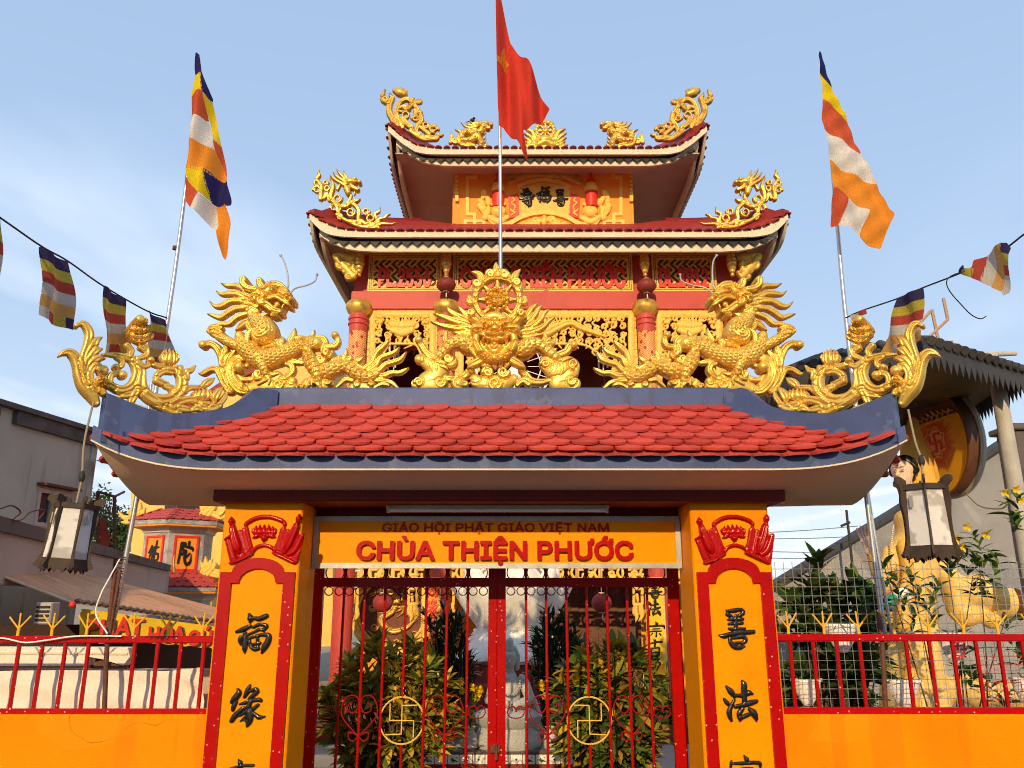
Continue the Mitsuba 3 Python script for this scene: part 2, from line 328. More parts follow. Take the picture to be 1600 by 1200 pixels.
def grey_gable_fn(p, n, uv):
    a = FB(p.x * .8, p.y * .8 + 5, p.z * .9); s = FB(p.x * 3 + p.z * 2, p.z * 1.2 - p.x, 9.0)
    return MX(MX((.27, .265, .26), (.21, .21, .215), SM(.35, .7, a)), (.38, .36, .33), SM(.56, .66, s) * .5)
mat('grey_gable', grey_gable_fn, .85)
mat('grey_ledge', worn((.12, .10, .09), (.07, .06, .055), .3, 5.0), .85)
mat('pink_wall', worn((.42, .34, .29), (.34, .27, .23), .25, 2.0), .8)
def stone_fn(p, n, uv):
    a = FB(p.x * 6, p.y * 6, p.z * 6); b = FB(p.x * 18 + 4, p.y * 18, p.z * 18)
    return MX(MX((.40, .39, .36), (.26, .26, .26), SM(.35, .65, a)), (.52, .50, .46), SM(.6, .7, b) * .5)
mat('stone_facing', stone_fn, .6)
mat('pagoda_trim', (.55, .45, .36), .7)
mat('pagoda_tile', worn((.42, .062, .052), (.34, .05, .045), .2, 8.0), .6)
mat('yellow_wall', worn((.80, .52, .14), (.70, .44, .11), .15, 1.5), .7)
def awning_fn(p, n, uv):
    a = FB(p.x * 1.5, p.y * 1.5, 1.0); s = FB(p.x * 3.0 + p.y * .2, p.y * 60, 2.0)
    return MX(MX((.50, .24, .115), (.38, .18, .085), SM(.4, .7, a)), (.66, .42, .25), SM(.6, .7, s) * .6)
mat('awning_sheet', awning_fn, .6)
mat('banner_yellow', worn((.76, .50, .02), (.66, .42, .02), .2, 5.0), .6)
mat('tarp_white', worn((.72, .69, .60), (.62, .58, .49), .2, 4.0), .75)
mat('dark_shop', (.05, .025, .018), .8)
mat('pane_dark', (.03, .035, .04), .12)
mat('lantern_metal', worn((.060, .040, .028), (.035, .024, .018), .3, 14.0), .6)
def pane_fn(p, n, uv):
    a = FB(p.x * 9, p.y * 9, p.z * 9)
    return MX((.66, .64, .60), (.42, .39, .36), SM(.5, .62, a))
mat('lantern_pane', pane_fn, .7)
mat('lantern_red', worn((.22, .035, .025), (.16, .03, .02), .2, 9.0), .5)
mat('paper_red', worn((.32, .035, .03), (.25, .03, .028), .2, 30.0), .6)
mat('robe', worn((.76, .53, .16), (.70, .45, .11), .2, 3.0), .45)
mat('robe_orange', (.80, .45, .08), .45)
mat('skin', (.78, .56, .42), .4)
mat('hair', (.014, .011, .010), .35)
mat('lip_red', (.45, .05, .04), .4)
mat('teal', (.03, .30, .20), .4)
mat('roof_grey', worn((.050, .047, .046), (.032, .030, .03), .3, 6.0), .6)
mat('canopy_under', worn((.10, .07, .025), (.035, .05, .03), .4, 2.5), .6)
mat('pipe_grey', worn((.44, .42, .36), (.34, .31, .26), .25, 5.0), .6)
mat('tan_bar', (.40, .28, .19), .6)
mat('cable', (.03, .03, .03), .6)
mat('cable_tan', (.30, .24, .15), .7)
mat('wire_mesh', (.42, .43, .42), .4, metallic=.5)
mat('wire_red', (.45, .03, .02), .5)
mat('soil', (.05, .035, .025), .9)
mat('asphalt', worn((.055, .053, .05), (.04, .04, .04), .2, 2.0), .9)
mat('ground_concrete', worn((.26, .24, .21), (.2, .18, .16), .2, 2.0), .9)
mat('ground_earth', worn((.20, .17, .13), (.15, .13, .1), .2, .3), .95)
def leafmat(key, col, trans, rough=.35):
    scene[key] = {'type': 'twosided', 'bsdf': {'type': 'principled', 'base_color': rgb(col), 'roughness': rough, 'specular': .5}} if not trans else \
        {'type': 'principledthin', 'base_color': rgb(col), 'roughness': rough, 'diff_trans': trans}
leafmat('leaf_dark', (.028, .062, .02), 0); leafmat('leaf_mid', (.12, .18, .035), .3); leafmat('leaf_olive', (.29, .265, .035), .35)
leafmat('leaf_yellow', (.70, .50, .06), .4); leafmat('leaf_ochre', (.5, .28, .035), .35); leafmat('leaf_green', (.05, .11, .025), .3)
leafmat('flower_yellow', (.85, .62, .02), .3, .5); leafmat('flower_pink', (.75, .2, .2), .3, .5); leafmat('tree_leaf', (.05, .09, .03), .35)
mat('bark', (.10, .07, .05), .9)
for k, c in dict(blue=(.028, .026, .115), yellow=(.72, .53, .02), red=(.55, .10, .045), white=(.66, .63, .58), orange=(.72, .26, .035), flag_red=(.62, .055, .035)).items():
    leafmat('cloth_' + k, c, .55, .6)
for k, c in dict(blue=(.045, .035, .09), yellow=(.42, .34, .05), red=(.36, .06, .04), white=(.46, .43, .38), orange=(.50, .28, .09)).items():
    leafmat('faded_' + k, c, .5, .8)
# ------------------------------------------------------------------ ground
ground_piece('ground', tm([(-600, -300, -.03), (600, -300, -.03), (600, 900, -.03), (-600, 900, -.03)], [(0, 1, 2), (0, 2, 3)]), 'ground_earth')
ground_piece('street', tm([(-60, -14, 0), (60, -14, 0), (60, 5.7, 0), (-60, 5.7, 0)], [(0, 1, 2), (0, 2, 3)]), 'asphalt')
ground_piece('courtyard_paving', box(-7, 8, 5.72, 20, -.02, .02), 'ground_concrete')
# ------------------------------------------------------------------ the gate: pillars, beam, roof
G6, XC, W, YF, YR = F(6.0), -0.09, 2.83, 5.45, 6.2
gate = thing('temple_gate', 'orange and red entrance gate with a blue and red tiled roof carrying golden dragons', 'gate')
BEAM_Z0, BEAM_Z1 = zat(783, 5.9), zat(764, 5.9) + .02
PIL = ((-2.15, -1.565), (1.33, 1.912))
def frame_shape(cx, hw=.272, st=.082):
    zs, za, zi, zj = zat(894, 6), zat(871.5, 6), zat(888.5, 6), zat(911, 6)
    def arch(h, a, zb, zt, n=14): return [(cx + a * math.cos(g), zb + (zt - zb) * math.sin(g)) for g in np.linspace(math.pi, 0, n)]
    outer = [(cx - hw, .35), (cx - hw, zs)] + arch(0, .19, zs, za) + [(cx + hw, zs), (cx + hw, .35)]
    inner = [(cx - hw + st, .35 + st), (cx - hw + st, zj)] + arch(0, .135, zj, zi) + [(cx + hw - st, zj), (cx + hw - st, .35 + st)]
    return Polygon(outer).difference(Polygon(inner))
MOTIF = [(340, 795, 10, """
k.3:160,480,40 250,800,55
k.3:250,430,60 370,760,60
k.3:350,380,50 470,700,60
k.3:430,340,50 510,640,40
g2 k.9 l.012:240,260,40 265,400,60 320,600,70 350,680,30
l.012:228,140,10 230,195,46 234,245,26
k.8 l.01:210,850,22 340,810,28 450,760,26 550,700,20
k.6 l.01:125,480,16 200,430,18
k.7:440,260,24 470,220,30 600,150,32 740,125,32 880,140,32 1010,190,32 1060,240,26
k.6:450,260,24 500,480,24 545,640,22
k.6:1060,230,24 1000,420,24 910,600,22
k.7:560,660,26 620,600,28 730,570,28 840,600,28 890,650,24
k.3:1320,450,40 1210,820,50
k.3:1230,420,50 1120,770,60
k.3:1100,370,50 980,680,60
k.3:1030,340,50 930,640,40
g2 k.9 l.012:1240,270,50 1190,400,60 1110,580,60 1060,680,30
l.012:1287,95,10 1280,150,44 1260,215,26
k.5 l.01:1330,420,34 1220,640,44 1110,720,34
k.8 l.01:1200,840,26 1060,770,28 950,720,26 880,690,20
L7 k.7:735,430,170,190
k.6 l.004:555,455,10 610,430,30 640,420,14
k.6 l.004:800,420,14 850,430,30 905,442,10
k.7 l.004:690,440,20 730,460,60 725,510,14
""")]
CH = {'fu': """450,150,34 480,250,78 470,330,30
570,235,40 680,250,58 840,190,60 870,190,40
150,555,34 300,500,58 450,430,48 500,440,30
330,600,30 240,730,58 250,850,26
355,590,44 350,800,58 342,950,60 345,1060,12
540,450,34 700,380,40 850,420,46 800,500,40
400,630,28 560,560,32 690,500,36 790,520,36
440,710,36 470,860,44 560,960,48 660,950,44
440,710,34 620,650,36 800,620,46 905,660,66 880,790,76 800,930,74 740,1050,26
640,660,40 645,940,40
520,850,30 700,820,36""",
'yuan': """330,250,30 355,340,70 250,480,76 190,540,50
300,540,36 240,640,56 215,730,44
190,985,56 260,880,66 400,740,56 490,680,36
615,160,30 560,290,66 490,430,36
640,290,34 740,250,48 780,310,56 680,400,50 600,470,36
370,600,20 500,565,42 650,520,46 820,490,46 875,520,38
800,620,40 700,700,46 560,760,60
620,560,50 560,720,66 560,780,60
640,770,36 760,860,48 830,905,54 970,890,14
370,880,20 480,800,36 540,760,30
390,1000,16 520,890,44 600,790,50
600,790,76 610,950,84 560,1080,54 545,1130,18
470,960,20 540,1000,40""",
'shan': """370,210,24 520,210,52 700,185,40 760,230,46
390,290,50 480,350,44
760,270,46 650,340,44 500,395,30
410,420,26 580,412,42 750,405,36
420,522,26 580,505,42 740,500,36
590,330,36 590,640,50
430,630,30 560,655,46 700,645,46 800,625,26
190,780,14 300,805,56 450,765,54 650,735,54 850,715,54 1000,705,50
440,850,36 470,960,56 560,1060,56 680,1075,52 790,1050,24
460,860,28 620,835,38 760,820,48 820,900,48 740,980,44
560,970,34 700,960,30""",
'fa': """215,260,26 320,380,72 410,490,46
160,555,30 230,640,54 290,700,26
400,580,36 330,720,50 280,880,66 330,1040,40 360,1070,14
440,470,38 600,465,52 740,410,66 830,440,26
590,140,34 630,220,72 630,400,70 640,620,64
430,730,44 600,700,56 780,645,66 920,605,46
600,780,46 520,900,66 540,1040,44
530,1010,46 700,930,50 790,900,36
760,790,46 850,880,86 910,1000,56 920,1080,16""",
'zong': """250,560,20 240,640,50 220,760,40
320,650,40 600,640,56 900,620,56 1120,640,60 1150,760,40
640,400,20 720,520,80
480,820,30 700,800,40 900,790,30
300,960,30 640,930,44 1000,920,30
700,960,40 700,1200,44 650,1250,20
480,1060,40 380,1160,26
860,1050,30 960,1150,36""",
'gu': """560,330,20 620,450,80 640,640,56
230,620,24 480,570,44 760,510,44 1020,510,44
620,640,50 620,860,44
420,860,40 430,1120,40
420,880,36 640,850,40 860,850,46 850,1120,44
430,1110,36 640,1100,36 840,1100,36""",
'si': """240,230,30 360,320,70
330,220,40 330,480,56
170,350,26 300,345,54 430,330,36
120,490,18 300,455,46 510,400,36
210,545,26 360,505,40 490,480,22
400,460,44 412,640,48 370,700,18
280,585,30 345,645,26"""}
def glyph(ch, x0, y0, sc, P, off, res=.004, k=.55, e0=.006): return relief([(x0, y0, sc, '\n'.join('k%g:' % k + l for l in CH[ch].splitlines()))], P, res=res, e0=e0, off=off, bump=0)
GLY = {0: (('fu', 360, 950, 15), ('yuan', 350, 1060, 15), ('gu', 345, 1170, 20)), 1: (('shan', 1110, 940, 15), ('fa', 1120, 1055, 15), ('zong', 1130, 1160, 20))}
motif = relief(MOTIF, G6, res=.005, e0=.012, off=.004)
for i, (xa, xb) in enumerate(PIL):
    pl = part(gate, 'pillar', cbox(xa, xb, 6.0, 6.5, 0, BEAM_Z0 + .03, .012), 'orange_paint', label=('orange gate pillar on the left with a black inscription', 'orange gate pillar on the right with a black inscription')[i])
    cx = (xa + xb) / 2
    part(pl, 'panel_frame', ext(frame_shape(cx), -.002, .026, G6), 'red_gloss')
    mk = mikit.ply(motif, 'red_gloss', smooth=True)
    copy_part(pl, 'scroll_relief', mk, T().translate([cx - (PIL[0][0] + PIL[0][1]) / 2, 0, 0]))
    for g in GLY[i]: part(pl, 'character', glyph(*g, G6, .008), 'black_gloss', True)
    part(pl, 'plinth', cbox(xa - .04, xb + .04, 5.96, 6.54, 0, .25, .015), 'maroon')
part(gate, 'beam', cbox(xat(332, 780, 5.9), xat(1228, 780, 5.9), 5.9, 6.6, BEAM_Z0, BEAM_Z1, .008), 'maroon')
part(gate, 'transom_wall', box(-1.562, 1.327, 6.42, 6.48, zat(806, 6.37) - .4, BEAM_Z0 + .01), 'maroon')
roof = f'{gate}__roof'; taken[roof] = 0
ZE = zat(732.5, YF)
def up(x): return .205 * np.clip((np.abs(x - XC) - 1.80) / (W - 1.80), 0, 1) ** 2.7
ZRB = zat(638, YR)
def zroof(x, t): return ZE + .085 + (ZRB - ZE - .085) * np.asarray(t) ** 1.18 + up(x)
HW1 = 1.88
def hipx(t): return W - .02 - (W - .02 - HW1) * np.asarray(t)
# the concrete body: fascia and soffit
def soffit(u, v):
    x = XC - W + 2 * W * u; q = 2 * v; m = np.minimum(q, 2 - q); y = YF + 1.0 * q
    return np.stack([x, y, ZE + up(x) * (1 - m) ** 1.4 - .135 * np.sin(math.pi / 2 * m)], 1)
part(roof, 'soffit', grid_sheet(soffit, 60, 24), 'soffit', True)
def fascia_front(u, v):
    x = XC - W + 2 * W * u; return np.stack([x, YF + 0 * x, ZE + up(x) - .004 + v * .105], 1)
fx = np.linspace(-W, W, 61) + XC
scene[roof] = mikit.ply(sweep([((x, YF, ZE + up(x)), (0, 1, 0)) for x in fx], [(-.012, -.006), (-.012, .10), (.03, .10), (.03, -.006)]), 'blue_paint'); labels[roof] = {'label': 'blue fascia of the gate roof'}
part(roof, 'drip_edge', sweep([((x, YF, ZE + up(x)), (0, 1, 0)) for x in fx], [(-.018, -.012), (-.018, -.001), (.02, -.001), (.02, -.012)]), 'cream_trim')
# slopes under the tiles: front, back, and the two ends
def slope(front):
    def f(u, v):
        hw = hipx(v); x = XC + (2 * u - 1) * hw; y = YF + (YR - YF) * v if front else 2 * YR + .2 - YF - (YR - YF) * v
        return np.stack([x, y, zroof(x, v) - .012], 1)
    return grid_sheet(f, 50, 10, flip=not front)
def endslope(sg):
    def f(u, v):
        hw = hipx(v); y = (YF + (YR - YF) * v) * (1 - u) + (2 * YR + .2 - YF - (YR - YF) * v) * u; x = XC + sg * hw + 0 * y
        return np.stack([x + sg * .14 * (1 - v) * np.sin(np.pi * u), y, zroof(x, v) - .012 - .24 * np.sin(np.pi * u) * (1 - v)], 1)
    return grid_sheet(f, 12, 10, flip=sg > 0)
part(roof, 'underlay', cat([slope(True), slope(False), endslope(-1), endslope(1)]), 'tile_red_b', True)
# fish-scale tiles of the front slope, each its own piece
TW, ROWS = .205, 8
def tile_mesh(w=TW, l=.235, th=.019):
    n = 9; a = np.linspace(0, math.pi, n); o = [(-w / 2, l), *[(-w / 2 * math.cos(q), l * .46 - l * .46 * math.sin(q)) for q in a], (w / 2, l)]
    m = trimesh.creation.extrude_polygon(Polygon(o), th, engine='earcut'); v = m.vertices.copy(); v[:, 2] += .012 * (1 - (2 * v[:, 0] / w) ** 2); m.vertices = v; return m
TILE = [mikit.ply(tile_mesh(), k) for k in ('tile_red', 'tile_red_b', 'tile_red_c')]
rng = random.Random(4)
for r in range(ROWS):
    t = (r - .3) / (ROWS - .4); t2 = t + .06; y = YF - .02 - (.05 if r == 0 else 0) + (YR - YF) * t
    hw = hipx(max(t, 0)) - .02; n = int((hw * 2 + TW) / TW); off = TW / 2 * (r % 2)
    for k in range(-n // 2 - 1, n // 2 + 2):
        x = XC + k * TW + off
        if abs(x - XC) > hw - (.10 if r == 0 else .03 if r < 6 else .07): continue
        z, zn, zx = zroof(x, max(t, 0)) - (.03 if r == 0 else 0), zroof(x, max(t2, 0)) - (.03 if r == 0 else 0), zroof(x + .02, max(t, 0)) - (.03 if r == 0 else 0)
        dz = (zn - z) / ((t2 - max(t, 0)) * (YR - YF)); pitch = math.degrees(math.atan(dz)) - 7 + rng.uniform(-1, 1)
        roll = -math.degrees(math.atan((zx - z) / .02))
        copy_part(roof, 'tile', TILE[rng.choice((0, 0, 1, 1, 2))], T().translate([x + rng.uniform(-.003, .003), y, z + .010 + (0 if t > 0 else .0)]).rotate([0, 1, 0], roll).rotate([1, 0, 0], pitch).rotate([0, 0, 1], rng.uniform(-1.2, 1.2)))
for sg in (-1, 1):
    st = []
    for r in range(3):
        for k in range(5):
            v, u = r / 6, (k + .5 + .5 * (r % 2)) / 6; y = (YF + (YR - YF) * v) * (1 - u) + (2 * YR + .2 - YF - (YR - YF) * v) * u; x = XC + sg * (hipx(v) + .14 * (1 - v) * math.sin(math.pi * u))
            m = tile_mesh(); m.apply_transform(trimesh.transformations.rotation_matrix(math.radians(35), (1, 0, 0))); m.apply_transform(trimesh.transformations.rotation_matrix(math.radians(90 if sg > 0 else -90), (0, 0, 1)))
            m.apply_translation((x + sg * .05, y, zroof(XC + sg * hipx(v), v) - .24 * math.sin(math.pi * u) * (1 - v) - .01)); st.append(m)
    part(roof, 'end_tiles', cat(st), 'tile_red', stuff=True)
# blue ridge and hips
xr0, xr1 = xat(413, 637, YR), xat(1141, 637, YR)
part(roof, 'ridge', cbox(xr0 - .02, xr1 + .02, YR, YR + .24, ZRB - .06, zat(605, YR), .012), 'blue_paint')
HIP = {}
for sg in (-1, 1):
    xr = XC + sg * HW1; xe = XC + sg * (W - .03); P = Pl((xr, YR), (xe - xr, YF + .03 - YR)); HIP[sg] = P
    L = math.hypot(xe - xr, YF + .03 - YR); tr = [(394, 608), (375, 626), (347, 640), (304, 648), (257, 649), (219, 640), (190, 628), (160, 616), (148, 616)]
    if sg < 0: hip_top = sorted(P.uv(*p) for p in tr)
    hs, hz = np.array(hip_top).T
    path, sec = [], []
    for s in np.linspace(-.06, L, 26):
        zt = float(np.interp(s, hs, hz)); x = float(P.w(s, 0, 0)[0]); tt = 1 - s / L; zb = zroof(x, max(0, min(1, tt))) - .06 if tt > .12 else ZE + up(x) - .004
        path.append((P.w(s, 0, 0)[:2], zb, max(zt, zb + .1)))
    v, f = [], []; h = .085; n = len(path)
    for p, zb, zt in path:
        for d, z in ((h, zb), (h, zt), (-h, zt), (-h, zb)): v.append((p[0] + d * P.n[0], p[1] + d * P.n[1], z))
    for i in range(n - 1):
        for j in range(4): a, b = i * 4 + j, i * 4 + (j + 1) % 4; f += [(a, b, b + 4), (a, b + 4, a + 4)]
    f += [(0, 2, 1), (0, 3, 2), (4 * n - 4, 4 * n - 3, 4 * n - 2), (4 * n - 4, 4 * n - 2, 4 * n - 1)]
    m = tm(v, f); m.fix_normals(); part(roof, 'hip', m, 'blue_paint', 35)
# ------------------------------------------------------------------ the name board and its lamp
SB = F(6.37)
def rect(P, x0, y0, x1, y1):
    a, b = P.uv((x0), (y0 + y1) / 2)[0], P.uv(x1, (y0 + y1) / 2)[0]; return sbox(a, zat(y1, P.o[1]), b, zat(y0, P.o[1]))
sign = thing('name_board', 'long yellow board with red raised lettering across the gateway', 'sign')
face = rect(SB, 490, 807, 1063, 888)
part(sign, 'panel', ext(face.buffer(-.03, join_style=2), -.02, .01, SB), 'yellow_sign')
part(sign, 'frame', ext(face.difference(face.buffer(-.04, join_style=2)), -.03, .022, SB), 'steel_dull')
def text_shapes(s, x0, y0, x1, y1, P, fat=0.0):
    """The letters of a line from pixel x0 to x1, between cap line y0 and base line y1, each as a shape in the plane."""
    m = meshkit.text_mesh(s, 1.0, 1.0); v = m.vertices; f = m.faces[(v[m.faces][:, :, 2] < .01).all(1)]
    g = unary_union([Polygon(t) for t in v[f][:, :, :2] if Polygon(t).area > 1e-9]).buffer(.002); a, b = P.uv(x0, y1), P.uv(x1, y1); h = P.uv(x0, y0)[1] - a[1]
    lo, hi = g.bounds[0], g.bounds[2]; g = affinity.affine_transform(g, [(b[0] - a[0]) / (hi - lo), 0, 0, h, a[0] - lo * (b[0] - a[0]) / (hi - lo), a[1]]).buffer(fat * h, join_style=2)
    out = []
    for q in sorted(getattr(g, 'geoms', [g]), key=lambda q: -q.area):
        for k, o in enumerate(out):
            c = (q.bounds[0] + q.bounds[2]) / 2
            if q.area < .45 * o.area and o.bounds[0] - .1 * h < c < o.bounds[2] + .1 * h: out[k] = unary_union([o, q]); break
        else: out.append(q)
    return sorted(out, key=lambda q: q.bounds[0])
def lettering(parent, s, x0, y0, x1, y1, P, d0, d1, m, fat=0.0):
    for q in text_shapes(s, x0, y0, x1, y1, P, fat): part(parent, 'letter', ext(q.simplify(.001), d0, d1, P), m)
lettering(sign, 'GIÁO HỘI PHẬT GIÁO VIỆT NAM', 598, 818, 951, 831, SB, .011, .02, 'red_letter', .03)
lettering(sign, 'CHÙA THIỆN PHƯỚC', 559, 847, 988, 874, SB, .011, .045, 'red_letter', .055)
lamp = thing('tube_lamp', 'unlit white fluorescent tube fitting under the gate beam', 'lamp')
LY = 6.16; la, lb = xat(603, 790, LY), xat(952, 790, LY); lz = zat(795, LY)
part(lamp, 'housing', cbox(la, lb, LY, LY + .07, lz, lz + .05, .006), 'cream_trim')
part(lamp, 'tube', rod((la + .03, LY - .005, lz - .012), (lb - .03, LY - .005, lz - .012), .015, 12), 'white_plastic', 40)
for x in (la + .02, lb - .02): part(lamp, 'socket', box(x - .01, x + .01, LY - .02, LY + .03, lz - .03, lz + .02), 'cream_trim')
# ------------------------------------------------------------------ the two leaves of the iron gate
GY = 7.0; GP = F(GY); RZ0, RZ1 = zat(917, GY), zat(903, GY); TOPZ = zat(889, GY) + .06
MX0 = xat(776.5, 1000, GY)
def flat_wire(pts, r=.006): return tube([(x, GY, z) for x, z in catmull(np.array(pts), 6)], r, 6)
def ring(cx, cz, r, rr=.005, n=22, a0=0, a1=2 * math.pi):
    g = np.linspace(a0, a1, n); return tube([(cx + r * math.cos(q), GY, cz + r * math.sin(q)) for q in g], rr, 6)
CZg = zat(1125.6, GY)
LOBE = [(0, -165), (-150, -10), (-170, 90), (-130, 175), (-80, 200), (-25, 180), (-10, 110), (-50, 45), (-105, 60), (-112, 110), (-70, 135)]
FOOT = [(0, -165), (-40, -140), (-92, -130), (-90, -180), (-55, -207), (-20, -185), (-12, -165)]
CEE = [(-5, 60), (-5, 95), (-40, 115), (-80, 95), (-92, 45), (-60, 5), (0, -5), (60, 8), (88, 50), (70, 105), (35, 115), (10, 95), (8, 60)]
for sg, nm in ((-1, 'left'), (1, 'right')):
    lf = thing('gate_leaf', f'{nm} leaf of the red barred iron gate with a golden ring emblem', 'gate', None)
    xo, xi = (xat(470, 1200, GY), MX0 - .0006) if sg < 0 else (xat(1075, 1200, GY), MX0 + .0006)
    x_in, x_out = xi + sg * .073, xo - sg * .1
    part(lf, 'stile', cbox(min(xi, x_in), max(xi, x_in), GY - .03, GY + .03, .08, TOPZ, .004), 'red_gloss')
    part(lf, 'stile', cbox(min(xo, x_out), max(xo, x_out), GY - .03, GY + .03, .08, TOPZ, .004), 'red_gloss')
    part(lf, 'top_rail', cbox(min(x_in, x_out) - .001, max(x_in, x_out) + .001, GY - .02, GY + .02, RZ0, RZ1, .004), 'red_gloss')
    part(lf, 'bottom_rail', cbox(min(x_in, x_out) - .001, max(x_in, x_out) + .001, GY - .02, GY + .02, .1, .17, .004), 'red_gloss')
    xs = np.linspace(x_in, x_out, 9)[1:-1]; dx = abs(xs[1] - xs[0]); k = .000797 * dx / .1625
    for i, x in enumerate(xs):
        if i == 3: part(lf, 'bar', rod((x, GY, CZg + .183), (x, GY, TOPZ), .0115, 8), 'red_gloss', 50); part(lf, 'bar', rod((x, GY, .15), (x, GY, CZg - .183), .0115, 8), 'red_gloss', 50)
        else: part(lf, 'bar', rod((x, GY, .15), (x, GY, TOPZ), .0115, 8), 'red_gloss', 50)
    xc = xs[3]; em = [ring(xc, CZg, .18, .0068, 40)]
    M = [((0, .105), (0, -.095)), ((-.09, 0), (.09, 0)), ((-.09, 0), (-.09, .12)), ((0, .105), (.115, .107)), ((.09, 0), (.09, -.118)), ((0, -.095), (-.118, -.098))]
    for (a, b), (c, d) in M: em.append(rod((xc + a * -sg * 1.09, GY - .008, CZg + b * 1.09), (xc + c * -sg * 1.09, GY - .008, CZg + d * 1.09), .005, 6))
    part(lf, 'ring_emblem', cat(em), 'gold_paint', 50)
    for i in (1, 5):
        for m in (-1, 1): part(lf, 'scroll', flat_wire([(xs[i] + m * a * k, CZg + b * k + .02) for a, b in LOBE]), 'red_plain', 50); part(lf, 'scroll', flat_wire([(xs[i] + m * a * k, CZg + b * k + .02) for a, b in FOOT], .0055), 'red_plain', 50)
    for xm in ((x_in + xs[0]) / 2, (x_out + xs[-1]) / 2): part(lf, 'scroll', flat_wire([(xm + a * k * .9, CZg + b * k * .9 + .02) for a, b in CEE], .0055), 'red_plain', 50)
    bays = np.concatenate([[x_in], xs, [x_out]])
    for a, b in zip(bays[:-1], bays[1:]):
        m_ = (a + b) / 2; q = abs(b - a)
        part(lf, 'scroll', ring(m_, RZ1 + .045, q * .44, .0055, 24), 'red_plain', 50)
        for e in (-1, 1): part(lf, 'scroll', ring(m_ + e * q * .25, RZ0 - q * .2, q * .2, .005, 16, math.pi * (.0 if e < 0 else .0), 2 * math.pi), 'red_plain', 50)
    if sg < 0: part(lf, 'meeting_strip', cbox(MX0 - .012, MX0 + .012, GY + .031, GY + .04, .1, TOPZ, .002), 'red_gloss')
    if sg < 0: part(lf, 'latch', cat([cbox(xi - .05, xi + .03, GY - .06, GY - .031, zat(1175, GY), zat(1163, GY), .006), cbox(xi - .012, xi + .012, GY - .075, GY - .033, zat(1186, GY), zat(1160, GY), .006)]), 'rust')
# ------------------------------------------------------------------ side walls with railings
def railing(sg):
    Yw = 6.1; P = F(Yw); side = ('left', 'right')[sg > 0]; xa, xb = (-9.0, PIL[0][0] - .003) if sg < 0 else (PIL[1][1] + .003, 9.0)
    wt = zat(1115, Yw); solo('street_wall', cbox(xa, xb, Yw - .06, Yw + .12, 0, wt, .01), 'orange_wall', f'plain orange wall under the railing to the {side} of the gate', 'wall')
    f = thing('railing', f'red railing with yellow three pronged spikes on the {side} wall', 'fence')
    yt, yb = (999, 1113) if sg < 0 else (996, 1111); z1, z0 = zat(yt, Yw), zat(yb, Yw)
    part(f, 'top_rail', cbox(xa, xb, Yw - .02, Yw + .02, z1 - .024, z1 + .024, .004), 'red_gloss')
    part(f, 'bottom_rail', cbox(xa, xb, Yw - .022, Yw + .022, wt + .002, z0 + .026, .004), 'red_gloss')
    bars = [xat(24 + 36.4 * i, 1050, Yw) for i in range(-2, 9)] if sg < 0 else [xat(1238 + 36.6 * i, 1050, Yw) for i in range(0, 12)]
    post = 6 if sg < 0 else 4
    for i, x in enumerate(bars):
        if i == post: continue
        part(f, 'bar', cbox(x - .012, x + .012, Yw - .012, Yw + .012, z0 + .02, z1 - .02, .003), 'red_gloss')
    sp = [xat(q, 990, Yw) for q in ((28, 81, 135, 208, 263, 316, -28) if sg < 0 else (1232, 1288, 1342, 1398, 1452, 1506, 1560, 1614))]
    R = random.Random(7 + sg)
    for x in sp:
        b, h = z1 + .02, .062 + R.uniform(-.006, .006); j = lambda: R.uniform(-.008, .008)
        part(f, 'spike', cat([rod((x, Yw, b), (x + j() * .4, Yw, b + h), .011, 6), rod((x, Yw, b + h - .008), (x + j(), Yw, b + .165), .0065, 6), rod((x, Yw, b + h - .012), (x - .075 + j(), Yw, b + .145 + j()), .0062, 6), rod((x, Yw, b + h - .012), (x + .075 + j(), Yw, b + .145 + j()), .0062, 6)]), 'yellow_paint', 50)
    xp = bars[post]
    return xp, Yw, wt, z1
XPL, YW, WT, RLZ = railing(-1); XPR, _, _, _ = railing(1)
